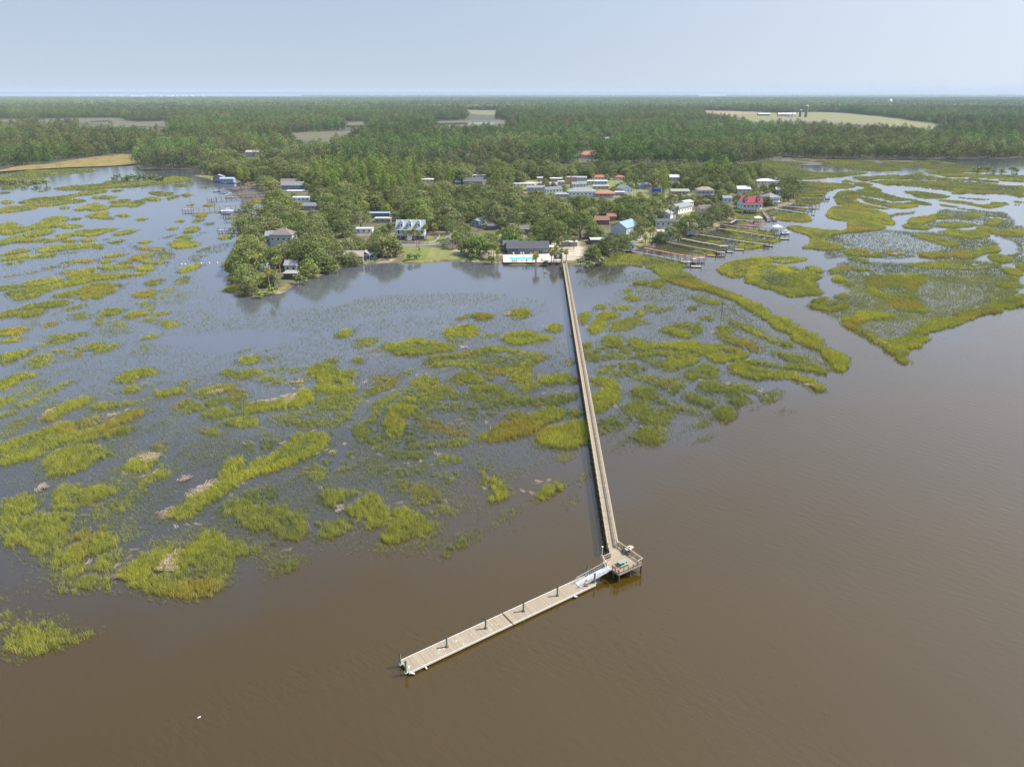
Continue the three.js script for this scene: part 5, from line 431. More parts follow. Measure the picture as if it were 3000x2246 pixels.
// ---------------------------------------------------------------- the pier
const wood = [mat(.285, .23, .16, .85), mat(.255, .205, .14, .85), mat(.315, .26, .185, .85), mat(.27, .225, .165, .85), mat(.225, .175, .118, .85), mat(.25, .22, .18, .85)], darkWood = mat(.16, .125, .09), railWood = mat(.36, .29, .20, .85), postWood = mat(.25, .2, .14), whitePaint = mat(.6, .59, .57, .5), greenPile = mat(.16, .215, .15, .8), black = mat(.025, .025, .028, .6), alum = mat(.42, .43, .44, .45), red = mat(.55, .045, .03, .5), pileWet = mat(.09, .075, .055);
const anyWood = () => wood[Math.floor(rnd() * wood.length)];
const DECK = 1.8;
{
  const near = G(1795, 1604, DECK), far = G(1653.5, 771, DECK), dx = far[0] - near[0], dz = far[1] - near[1], L = Math.hypot(dx, dz), W = 1.8;
  const pier = thing('pier', 'long narrow wooden pier with railings crossing the marsh from the shore', 'pier', [near[0], 0, near[1]], Math.atan2(-dx, -dz));
  const pitch = .148, plank = new THREE.BoxGeometry(W, .04, pitch - .012), rest = [];
  for (let k = 0; k * pitch < L; k++) { const z = -(k + .5) * pitch; if (k < 290) { const o = part('plank', plank, anyWood(), pier); o.position.set(rr(-.012, .012), DECK - .02 + rr(-.004, .004), z); } else { const g = new THREE.BoxGeometry(W + rr(-.02, .02), .04, pitch - .012); g.translate(0, DECK - .02 + rr(-.004, .004), z); const c = rr(.82, 1.12), n = g.attributes.position.count, a = new Float32Array(n * 3); for (let i = 0; i < n; i++) { a[i * 3] = .28 * c; a[i * 3 + 1] = .227 * c; a[i * 3 + 2] = .16 * c; } g.setAttribute('color', new THREE.BufferAttribute(a, 3)); rest.push(g); } }
  part('far_planks', rest, new THREE.MeshStandardMaterial({ color: 0xffffff, vertexColors: true, roughness: .85 }), pier).userData.kind = 'stuff';
  part('stringer', box(.07, .24, L, -.75, DECK - .165, -L / 2), darkWood, pier); part('stringer', box(.07, .24, L, .75, DECK - .165, -L / 2), darkWood, pier); part('stringer', box(.07, .24, L, 0, DECK - .165, -L / 2), darkWood, pier);
  const bay = L / 100, post = new THREE.BoxGeometry(.11, 1.3, .11), pile = new THREE.CylinderGeometry(.13, .15, 3.4, 8), cap = new THREE.BoxGeometry(.05, .2, 1); const brace = new THREE.BoxGeometry(2.3, .16, .08), rail = new THREE.BoxGeometry(.05, .13, bay * 2 - .01), top = new THREE.BoxGeometry(.15, .04, bay * 2 - .01);
  for (let k = 0; k <= 100; k++) for (const s of [-1, 1]) { const z = -k * bay - .1; if (z < -L) continue; part('railing_post', post, railWood, pier).position.set(s * (W / 2 + .035), DECK + .42, z); if (k % 1 === 0) part('pile', pile, s < 0 ? postWood : pileWet, pier).position.set(s * (W / 2 - .12), DECK - .3 - 1.7, z - .2); }
  for (let k = 0; k < 100; k += 2) { part('pile_cap', brace, darkWood, pier).position.set(0, DECK - .36, -k * bay - .3); for (const s of [-1, 1]) { const z = -(k + 1) * bay; part('top_rail', top, railWood, pier).position.set(s * (W / 2 + .03), DECK + 1.08, z); part('railing_board', rail, railWood, pier).position.set(s * (W / 2 - .05), DECK + .76, z); part('railing_board', rail, railWood, pier).position.set(s * (W / 2 - .05), DECK + .4, z); } }
}
// pier head
const world = (x, y, h) => { const [a, b] = G(1650 + x * .13587, 1550 + y * .13587, h); return V3(a, h, b); };
{
  const Q = (x, y) => { const p = world(x, y, DECK); return [p.x, p.z]; };
  const main = [Q(972, 352), Q(1150, 345), Q(1710, 735), Q(1195, 965), Q(1062, 868), Q(1022, 612)], sideBay = [Q(1022, 612), Q(1062, 868), Q(935, 830), Q(842, 690)];
  const cx = (main[2][0] + main[4][0]) / 2, cz = (main[2][1] + main[4][1]) / 2;
  const head = thing('viewing_platform', 'square wooden pier head with railings, benches and tables over the river', 'platform', [cx, 0, cz]);
  const loc = p => [p[0] - cx, p[1] - cz]; const ux = main[2][0] - main[3][0], uz = main[2][1] - main[3][1], ul = Math.hypot(ux, uz), U = [ux / ul, uz / ul], N = [-U[1], U[0]];
  const clip = (poly, n, c, keep) => { const r = []; for (let i = 0; i < poly.length; i++) { const a = poly[i], b = poly[(i + 1) % poly.length], da = (a[0] * n[0] + a[1] * n[1] - c) * keep, db = (b[0] * n[0] + b[1] * n[1] - c) * keep; if (da >= 0) r.push(a); if ((da >= 0) !== (db >= 0)) { const t = da / (da - db); r.push([a[0] + (b[0] - a[0]) * t, a[1] + (b[1] - a[1]) * t]); } } return r; };
  for (const poly of [main.map(loc), sideBay.map(loc)]) { const ds = poly.map(p => p[0] * N[0] + p[1] * N[1]); for (let d = Math.min(...ds); d < Math.max(...ds); d += .15) { let q = clip(clip(poly, N, d, 1), N, d + .138, -1); if (q.length < 3) continue; const s = new THREE.Shape(q.map(([x, z]) => new THREE.Vector2(x, -z))); const g = new THREE.ExtrudeGeometry(s, { depth: .04, bevelEnabled: false }); g.rotateX(-Math.PI / 2); g.translate(0, DECK - .04 + rr(-.004, .004), 0); part('plank', g, anyWood(), head); } }
  const edge = (a, b, y0, y1, m, name, t = .06) => part(name, beam([a[0] - cx, (y0 + y1) / 2, a[1] - cz], [b[0] - cx, (y0 + y1) / 2, b[1] - cz], t, y1 - y0), m, head);
  edge(main[2], main[3], DECK - .42, DECK - .05, railWood, 'fascia_board'); edge(main[3], main[4], DECK - .42, DECK - .05, railWood, 'fascia_board'); edge(main[1], main[2], DECK - .42, DECK - .05, railWood, 'fascia_board'); edge(sideBay[3], sideBay[2], DECK - .42, DECK - .05, railWood, 'fascia_board'); edge(sideBay[3], sideBay[0], DECK - .42, DECK - .05, railWood, 'fascia_board');
  edge(sideBay[2], main[4], DECK - .42, DECK - .05, darkWood, 'fascia_board');
  const lerp2 = (a, b, t) => [a[0] + (b[0] - a[0]) * t, a[1] + (b[1] - a[1]) * t];
  function railing(a, b, n, mP, mR, boards, high = 1.05, t0 = 0, t1 = 1) { for (let k = 0; k <= n; k++) { const p = lerp2(a, b, lerp(t0, t1, k / n)); part('railing_post', box(.1, high, .1, p[0] - cx, DECK + high / 2, p[1] - cz), mP, head); } const A = lerp2(a, b, t0), B = lerp2(a, b, t1); for (const h of boards) part(h === boards[0] ? 'top_rail' : 'railing_board', beam([A[0] - cx, DECK + h, A[1] - cz], [B[0] - cx, DECK + h, B[1] - cz], h === boards[0] ? .15 : .05, h === boards[0] ? .05 : .14), mR, head); }
  railing(main[1], main[2], 5, postWood, railWood, [1.08, .74, .4]); railing(main[3], main[2], 1, railWood, railWood, [1.06, .45], 1.05, .78, .98); railing(main[3], main[2], 4, darkWood, postWood, [.42], .8, .02, .8); railing(main[4], main[3], 2, postWood, darkWood, [1.0, .6], 1.0, .06, .98); railing(sideBay[0], sideBay[3], 2, railWood, railWood, [1.06, .7, .38]); railing(sideBay[3], sideBay[2], 1, railWood, railWood, [1.06, .7, .38], 1.05, .05, .95);
  const inner = (p) => { const q = lerp2(p, [cx, cz], .06); return q; };
  for (const p of [main[1], main[2], main[3], main[4], sideBay[3], sideBay[2], lerp2(main[2], main[3], .5), lerp2(main[1], main[2], .5), [cx, cz]]) { const q = inner(p); part('pile', cyl(.15, .17, 3.2, q[0] - cx, DECK - .25 - 1.6, q[1] - cz, 9), pileWet, head); }
  for (const t of [.1, .5, .9]) { const a = lerp2(main[3], main[2], t), b = lerp2(main[4], main[1], t); part('joist', beam([a[0] - cx, DECK - .2, a[1] - cz], [b[0] - cx, DECK - .2, b[1] - cz], .08, .26), darkWood, head); }
  const turnU = Math.atan2(-U[1], U[0]);
  { const p = world(1285, 765, DECK); const t = thing('picnic_table', 'pale green topped picnic table with two benches on the pier head', 'picnic table', [p.x, DECK, p.z], turnU); const gt = mat(.21, .255, .20, .7), lg = mat(.07, .055, .04);
    for (let k = 0; k < 5; k++) part('table_board', box(1.9, .04, .145, 0, .74, (k - 2) * .152), gt, t); for (const s of [-1, 1]) { part('bench', [box(1.9, .04, .13, 0, .43, s * .62), box(1.9, .04, .13, 0, .43, s * .77)], gt, t); for (const e of [-1, 1]) { part('leg', beam([e * .65, 0, s * .68], [e * .65, .72, s * .2], .06, .1), lg, t); } part('support', box(.06, .1, 1.6, s * .65, .37, 0), lg, t); } }
  { const a = loc(main[1]), b = loc(main[2]), m = lerp2(main[1], main[2], .36), q = lerp2(m, [cx, cz], .1); const t = thing('bench', 'wooden bench with a solid back against the rear railing of the pier head', 'bench', [q[0], DECK, q[1]], Math.atan2(-(b[1] - a[1]), b[0] - a[0]));
    for (let k = 0; k < 3; k++) part('seat_board', box(1.9, .04, .13, 0, .44, -.12 + k * .14), railWood, t); for (let k = 0; k < 4; k++) part('back_board', box(1.9, .16, .03, 0, .5 + k * .17, -.24), postWood, t); for (const s of [-1, 1]) { part('leg', box(.08, .44, .4, s * .8, .22, .02), postWood, t); part('back_post', box(.07, 1.05, .07, s * .8, .53, -.29), postWood, t); } }
  { const p = world(1425, 400, 2.75); const t = thing('fish_cleaning_table', 'tan plank table with a white sink on posts just outside the pier head railing', 'table', [p.x, 0, p.z], turnU + .15); const s = new THREE.Shape([[-1, -.2], [-.6, -.55], [.75, -.5], [1, -.1], [.65, .5], [-.75, .5]].map(q => new THREE.Vector2(...q))); const g = new THREE.ExtrudeGeometry(s, { depth: .06, bevelEnabled: false }); g.rotateX(-Math.PI / 2); g.translate(0, 2.7, 0); part('table_top', g, railWood, t); part('sink', [box(.62, .1, .06, 0, 2.81, .22), box(.62, .1, .06, 0, 2.81, -.22), box(.06, .1, .5, -.31, 2.81, 0), box(.06, .1, .5, .31, 2.81, 0)], whitePaint, t); part('basin', box(.5, .02, .36, .05, 2.772, 0), black, t); for (const e of [-.55, .55]) part('post', box(.12, 3.6, .12, e, .9, 0), postWood, t); }
  { const p = world(845, 660, DECK); const t = thing('dock_lamp', 'slim white lamp post with a round white sign at the pier head corner', 'lamp post', [p.x - .12, 0, p.z]); part('post', cyl(.07, .08, 5, 0, 2, 0, 8), mat(.62, .52, .42), t); part('lamp_cap', [cyl(.16, .16, .18, 0, 4.6, 0, 10), cyl(.04, .16, .1, 0, 4.74, 0, 10)], whitePaint, t); const g = cyl(.26, .26, .04, 0, 0, 0, 16); g.rotateX(Math.PI / 2); g.translate(-.05, 2.7, .12); const sg = part('sign', g, whitePaint, t); part('sign_mark', box(.22, .16, .02, -.05, 2.7, .15), mat(.25, .38, .6), sg); }
  for (const [x, y, h, l] of [[1085, 820, DECK + .75, 'red life ring hung on the post beside the gangway top'], [1148, 900, DECK + .6, 'red life ring on the front left railing of the pier head']]) { const p = world(x, y, h); const t = thing('life_ring', l, 'life ring', [p.x, p.y, p.z], -.6); const g = new THREE.TorusGeometry(.26, .075, 8, 20); part('ring', g, red, t); for (let k = 0; k < 4; k++) { const b = new THREE.TorusGeometry(.26, .08, 8, 4, .28); b.rotateZ(k * Math.PI / 2); part('band', b, whitePaint, t); } }
}
// gangway
{
  const lo = G(1692, 1714.5, .62), hi = G(1786.5, 1662.5, DECK + .05), dx = hi[0] - lo[0], dz = hi[1] - lo[1], L = Math.hypot(dx, dz, DECK + .05 - .62), W = 1.35;
  const g = thing('gangway', 'white aluminium gangway sloping from the pier head to the floating dock', 'gangway', [lo[0], .62, lo[1]], Math.atan2(-dz, dx)); const slope = Math.asin((DECK + .05 - .62) / L);
  const at = (x, y, z) => [x * Math.cos(slope) - y * Math.sin(slope), x * Math.sin(slope) + y * Math.cos(slope), z];
  const n = 16; for (let k = 0; k < n; k++) part('deck_plate', beam(at(L * k / n + .02, 0, 0), at(L * (k + 1) / n - .02, 0, 0), W, .05), alum, g);
  for (const s of [-1, 1]) { part('side_rail', beam(at(0, .02, s * W / 2), at(L, .02, s * W / 2), .07, .14), whitePaint, g); part('hand_rail', [pipe(at(0, .55, s * W / 2), at(.35, 1.08, s * W / 2), .035), pipe(at(.35, 1.08, s * W / 2), at(L - .1, 1.08, s * W / 2), .035), pipe(at(0, 0, s * W / 2), at(0, .55, s * W / 2), .035)], whitePaint, g);
    for (let k = 1; k <= 8; k++) part('upright', pipe(at(L * k / 8 - .1, 0, s * W / 2), at(L * k / 8 - .1, 1.08, s * W / 2), .022), alum, g); for (let k = 0; k < 8; k++) part('diagonal', pipe(at(L * k / 8 + .05, k % 2 ? 1.05 : .05, s * W / 2), at(L * (k + 1) / 8 - .1, k % 2 ? .05 : 1.05, s * W / 2), .016), alum, g); part('middle_rail', pipe(at(.1, .55, s * W / 2), at(L - .1, .55, s * W / 2), .018), alum, g); }
}
// floating dock
{
  const B = G(1198, 1971, .55), A = G(1177, 1931, .55), C = G(1746, 1712.5, .55), ux = C[0] - B[0], uz = C[1] - B[1], L = Math.hypot(ux, uz), U = [ux / L, uz / L], w = Math.abs((A[0] - B[0]) * U[1] - (A[1] - B[1]) * U[0]);
  const dock = thing('floating_dock', 'long floating wooden dock with white edges in the brown river', 'dock', [B[0], 0, B[1]], Math.atan2(-U[1], U[0])); const H = .55, pitch = .146, pl = new THREE.BoxGeometry(pitch - .014, .04, w - .24), seam = L * .515;
  const boards = wood.slice(0, 6); let lastTone = 0; for (let k = 0; (k + .5) * pitch < L - .1; k++) { const x = (k + .5) * pitch + .06; if (Math.abs(x - seam) < .12) continue; const o = part('plank', pl, boards[Math.floor(rnd() * 6)], dock); o.position.set(x, H - .02 + rr(-.004, .004), -w / 2 + rr(-.01, .01)); }
  for (const [x0, x1] of [[0, seam - .08], [seam + .08, L]]) { const l = x1 - x0, m = (x0 + x1) / 2; for (const z of [-.06, -w + .06]) { part('edge_board', box(l, .06, .08, m, H + .008, z), whitePaint, dock); } part('side_board', box(l, .26, .05, m, H - .17, .01), postWood, dock); part('side_board', box(l, .26, .05, m, H - .17, -w - .01), railWood, dock); part('rub_rail', box(l, .04, .05, m, H - .12, .05), whitePaint, dock); part('end_board', box(.05, .3, w - .1, x0 + .02, H - .17, -w / 2), darkWood, dock); part('end_board', box(.05, .3, w - .1, x1 - .02, H - .17, -w / 2), darkWood, dock); for (let k = 0; k < 7; k++) part('float', box(l / 7 - .6, .4, w - .3, x0 + l * (k + .5) / 7, .1, -w / 2), black, dock); }
  const toLocal = (x, y, h) => { const p = G(x, y, h), a = p[0] - B[0], b = p[1] - B[1]; return [a * U[0] + b * U[1], a * -U[1] + b * U[0]]; };
  const piles = [[1173, 1944, 0, 'green mooring pile in a white hoop at the far corner of the outer dock end'], [1189.5, 1968, 0, 'green mooring pile in a white hoop at the near corner of the outer dock end'], [1309, 1895, 1, 'first mooring pile through the deck, nearest the outer dock end'], [1423, 1841, 1, 'second mooring pile through the deck from the outer end'], [1533.5, 1790.5, 1, 'third mooring pile through the deck from the outer end'], [1633, 1745, 1, 'fourth mooring pile through the deck, nearest the gangway'], [1742, 1707, 0, 'mooring pile in a white hoop at the inner dock corner in front of the gangway'], [1721, 1684, 0, 'mooring pile standing behind the gangway']];
  for (const [x, y, through, label] of piles) { const p = G(x, y, .5), t = thing('mooring_pile', label, 'mooring pile', [p[0], 0, p[1]], 0, 'piles holding the floating dock'); part('post', cyl(.15, .17, 4.6, 0, .15, 0, 12), greenPile, t); part('cap', [cyl(.17, .18, .12, 0, 2.4, 0, 12), cyl(.03, .17, .12, 0, 2.52, 0, 12)], black, t); const [lx, lz] = toLocal(x, y, .5); const tor = new THREE.TorusGeometry(.26, .045, 8, 18); tor.rotateX(Math.PI / 2); tor.translate(lx, H + (through ? .03 : -.05), lz); part('pile_hoop', tor, through ? black : whitePaint, dock); }
  for (const [x, y, l, r] of [[1209, 1971, 'white fender tied at the near outer corner of the floating dock', 1], [1247, 1953.5, 'white fender hanging a few metres along the near side of the floating dock', 0], [1686.5, 1746, 'white fender on the near side of the dock close to the gangway', 1.2]]) { const p = G(x, y + 3, .15), t = thing('fender', l, 'fender', [p[0], .28, p[1]], -.9 + r); const g = new THREE.CapsuleGeometry(.13, .42, 6, 10); g.rotateZ(1.2); part('body', g, whitePaint, t); part('rope', pipe([-.2, .02, 0], [-.38, .22, -.1], .012), mat(.6, .6, .55), t); }
  { const p = G(1535, 1815, .2), t = thing('boat_ladder', 'small white ladder on the near side halfway along the floating dock', 'ladder', [p[0], 0, p[1]], Math.atan2(-U[1], U[0])); for (const s of [-.18, .18]) part('rail', pipe([s, -.6, .05], [s, .62, .0], .025), whitePaint, t); for (const y of [-.3, 0, .3]) part('rung', pipe([-.18, y, .04], [.18, y, .04], .02), whitePaint, t); }
  { const p = G(1719, 1722, .4), t = thing('boarding_pole', 'slanting white pole at the near edge of the dock below the gangway', 'pole', [p[0], 0, p[1]]); part('pole', pipe([.15, .62, -.25], [-.25, -.35, .55], .04), whitePaint, t); part('bracket', box(.16, .06, .16, .15, .62, -.25), alum, t); }
  { const p = G(1717, 1714, .55), t = thing('life_ring_stand', 'red stand with a white life ring beside the foot of the gangway', 'life ring', [p[0], .55, p[1]], -.4); for (const s of [-1, 1]) part('leg', beam([s * .42, 0, .25], [s * .08, 1.15, 0], .08), red, t); part('leg', beam([0, 0, -.35], [0, 1.1, 0], .08), red, t); part('base_bar', beam([-.42, .06, .25], [.42, .06, .25], .1), red, t); const g = new THREE.TorusGeometry(.24, .07, 8, 18); g.translate(0, .62, .2); part('ring', g, whitePaint, t); }
  { const p = G(1197, 1952, .55), t = thing('cleat_post', 'pair of thin leaning white poles on the outer end of the floating dock', 'poles', [p[0], .55, p[1]]); part('pole', pipe([0, 0, .2], [-.25, 1.5, -.1], .03), whitePaint, t); part('pole', pipe([.1, 0, .1], [-.05, 1.3, -.2], .025), mat(.55, .5, .42), t); part('foot', box(.3, .05, .4, .05, .03, .15), whitePaint, t); }
  for (const [fx, fz] of [[.03, .12], [.27, .5], [.34, .88], [.6, .1], [.72, .9], [.98, .5]].map(q => [q[0] * L, -q[1] * w])) part('cleat', [box(.3, .05, .05, fx, H + .1, fz), box(.06, .1, .06, fx - .07, H + .05, fz), box(.06, .1, .06, fx + .07, H + .05, fz)], alum, dock);
  for (let k = 0; k < 46; k++) { const near = k < 30 ? [[.155, .35], [.30, .42], [.43, .5], [.22, .5]][k % 4] : [rnd(), rnd()], x = clamp(near[0] + rr(-.035, .035), .02, .9) * L, z = -clamp(near[1] + rr(-.22, .22), .12, .88) * w, r = k < 30 ? rr(.03, .1) : rr(.02, .04), g = new THREE.CircleGeometry(r, 7); g.rotateX(-Math.PI / 2); g.scale(rr(.8, 1.6), 1, 1); g.translate(x, H + .008, z); part('bird_dropping', g, whitePaint, dock); }
}
// ---------------------------------------------------------------- houses
const keep = [];   // picture rectangles where a house front stays open to view: no tree is planted in front of these
const glass = new THREE.MeshPhysicalMaterial({ color: lin(.03, .04, .05), roughness: .08 }), trim = mat(.56, .56, .55, .6), doorMat = mat(.2, .12, .08, .6), feet = [];
function gableRoof(w, d, rise, over, t) { // ridge along x, eaves at y = 0
  const hw = w / 2 + over, hd = d / 2 + over, dy = -over * rise / (d / 2); const T = []; const quad = (a, b, c, e) => T.push(...a, ...b, ...c, ...a, ...c, ...e);
  const P = (x, y, z) => [x, y, z]; const top = [P(-hw, rise + t, 0), P(hw, rise + t, 0)], bot = [P(-hw, rise, 0), P(hw, rise, 0)];
  for (const s of [-1, 1]) { const a = P(-hw, dy + t, s * hd), b = P(hw, dy + t, s * hd), c = P(-hw, dy, s * hd), e = P(hw, dy, s * hd); quad(a, b, top[1], top[0]); quad(c, e, bot[1], bot[0]); quad(a, b, e, c); quad(a, top[0], bot[0], c); quad(b, top[1], bot[1], e); }
  return faces(T); }
function hipRoof(w, d, rise, over, t) { const hw = w / 2 + over, hd = d / 2 + over, r = Math.max(.2, w / 2 - d / 2), T = []; const tri = (...p) => T.push(...p.flat()); const A = [-hw, 0, hd], B = [hw, 0, hd], C = [hw, 0, -hd], D = [-hw, 0, -hd], E = [-r, rise, 0], Fp = [r, rise, 0]; tri(A, B, Fp, A, Fp, E); tri(C, D, E, C, E, Fp); tri(B, C, Fp); tri(D, A, E); const lo = p => [p[0], p[1] - t, p[2]]; for (const [p, q] of [[A, B], [B, C], [C, D], [D, A]]) tri(p, q, lo(q), p, lo(q), lo(p)); tri(lo(A), lo(C), lo(B), lo(A), lo(D), lo(C)); return faces(T); }
function windowPart(house, x, y, z, face, w = 1, h = 1.3) { // face: 0 front, 1 right, 2 back, 3 left
  const f = new THREE.Mesh(new THREE.BoxGeometry(w, h, .1), trim); f.name = 'window'; f.castShadow = f.receiveShadow = true; f.position.set(x, y, z); f.rotation.y = [0, 1, 2, 3][face] * Math.PI / 2; house.add(f);
  const p = new THREE.Mesh(new THREE.BoxGeometry((w - .24) / 2, h - .2, .06), glass); for (const s of [-1, 1]) { const q = s < 0 ? p : p.clone(); q.name = 'pane'; q.position.set(s * (w - .24 + .06) / 4, 0, .035); q.castShadow = q.receiveShadow = true; f.add(q); } return f; }
function house(o) { // px, py: foot of the front wall; w along the front, d deep, h to the eaves
  const base = o.base ?? 1.05, rot = o.rot || 0, p = G(o.px, o.py, base), cx = p[0] - Math.sin(rot) * o.d / 2 * 1, cz = p[1] - Math.cos(rot) * o.d / 2;
  const g = thing(o.name || 'house', o.label, o.category || 'house', [cx, base, cz], rot, o.group); const wallM = mat(...o.wall.map(v => Math.min(.8, v * 1.12)), .8), roofM = mat(...o.roof.map(v => v * .72), o.metal ? .4 : .9); const alongZ = o.ridge === 'z', w = o.w, d = o.d, h = o.h, raise = o.raise || 0, rise = o.rise ?? 1.8;
  const bodyG = [box(w, h - raise + .3, d, 0, raise + (h - raise - .3) / 2, 0)];
  if (o.kind !== 'hip' && o.kind !== 'flat') { const a = alongZ ? w / 2 : d / 2, b = (alongZ ? d : w) / 2 - .003, T = []; for (const s of [-1, 1]) T.push(...(alongZ ? [-a, h, s * b, a, h, s * b, 0, h + rise, s * b] : [s * b, h, -a, s * b, h, a, s * b, h + rise, 0])); bodyG.push(faces(T)); }
  part('wall', bodyG, wallM, g);
  let r; if (o.kind === 'hip') { r = alongZ ? hipRoof(d, w, rise, o.over ?? .5, .16) : hipRoof(w, d, rise, o.over ?? .5, .16); if (alongZ) r.rotateY(Math.PI / 2); } else if (o.kind === 'flat') r = box(w + .7, .18, d + .7, 0, .1, 0); else { r = alongZ ? gableRoof(d, w, rise, o.over ?? .45, .14) : gableRoof(w, d, rise, o.over ?? .45, .14); if (alongZ) r.rotateY(Math.PI / 2); }
  r.translate(0, h + .02, 0); const roof = part('roof', r, roofM, g); g.userData.roofPart = undefined;
  if (raise) for (const x of [-1, -.33, .33, 1]) for (const z of [-1, 1]) part('stilt', box(.3, raise + .5, .3, x * (w / 2 - .25), (raise - .5) / 2, z * (d / 2 - .25)), trim, g);
  const floors = o.floors || [raise + (h - raise) * .55]; const n = o.win ?? Math.max(2, Math.round(w / 3.2));
  for (const y of floors) { for (let k = 0; k < n; k++) { const x = -w / 2 + w * (k + .5) / n; if (o.door != null && y === floors[0] && Math.abs(x - o.door) < 1) continue; windowPart(g, x, y, d / 2 + .02, 0, o.ww || 1.1, o.wh || 1.25); } const m = Math.max(1, Math.round(d / 4)); for (let k = 0; k < m; k++) { windowPart(g, w / 2 + .02, y, -d / 2 + d * (k + .5) / m, 1); windowPart(g, -w / 2 - .02, y, -d / 2 + d * (k + .5) / m, 3); } }
  if (o.door != null) { const q = part('door', box(.95, 2.05, .08, o.door, raise + 1.03, d / 2 + .03), o.doorMat || doorMat, g); part('handle', box(.05, .05, .06, o.door + .35, raise + 1, d / 2 + .1), trim, q); }
  if (o.porch) { const [pd, ph, side] = o.porch; const pf = side ? 0 : 0; part('porch_roof', box(w + .4, .12, pd, 0, ph + .06, d / 2 + pd / 2 + .02), roofM, g); part('porch_floor', box(w, .16, pd, 0, raise + .08, d / 2 + pd / 2 + .02), trim, g); const m = Math.max(3, Math.round(w / 2.8)); for (let k = 0; k <= m; k++) part('porch_post', box(.16, ph - raise - .16, .16, -w / 2 + .1 + (w - .2) * k / m, raise + .16 + (ph - raise - .16) / 2, d / 2 + pd - .1), trim, g); if (o.porchRail) part('porch_rail', [box(w, .07, .06, 0, raise + 1.1, d / 2 + pd - .05), box(w, .5, .03, 0, raise + .6, d / 2 + pd - .05)], trim, g); if (raise) for (let k = 0; k <= m; k++) part('stilt', box(.22, raise + .4, .22, -w / 2 + .1 + (w - .2) * k / m, (raise - .4) / 2, d / 2 + pd - .12), trim, g); }
  if (o.chimney) part('chimney', box(.7, 1.6, .7, o.chimney, h + rise + .2, 0), mat(.4, .2, .14), roof);
  if (o.dormers) for (const x of o.dormers) { const dm = new THREE.Group(); dm.name = 'dormer'; g.add(dm); dm.position.set(x, h, d / 4); const dw = 1.9; part('dormer_wall', [box(dw, rise * .8, d / 4, 0, rise * .45, d / 16), faces([-dw / 2, rise * .85, d / 16 + d / 8 - .004, dw / 2, rise * .85, d / 16 + d / 8 - .004, 0, rise * .85 + .9, d / 16 + d / 8 - .004])], o.dormerWall ? mat(...o.dormerWall) : wallM, dm); const rg = gableRoof(d / 4 + .6, dw, .9, .2, .1); rg.rotateY(Math.PI / 2); rg.translate(0, rise * .86, d / 16); part('dormer_roof', rg, roofM, dm); const wg = box(1.05, 1.45, .1, 0, rise * .42 + .1, d / 16 + d / 8 + .02); part('window', wg, trim, dm); part('pane', box(.8, 1.2, .06, 0, rise * .42 + .1, d / 16 + d / 8 + .06), glass, dm); }
  feet.push([cx, cz, Math.hypot(w, d) / 2]); if (o.see) keep.push([...o.see, cz + o.d / 2 - 1]); else if (o.see !== 0) { const L = sight(p[0] - w / 2, base, p[1]), T = sight(p[0], base + h + (rise || 0), p[1] - d / 2); keep.push([L[0] + 3, T[1] + 1, 2 * o.px - L[0] - 3, T[1] + (o.py - T[1]) * .62, p[1] - 1]); }
  return g; }
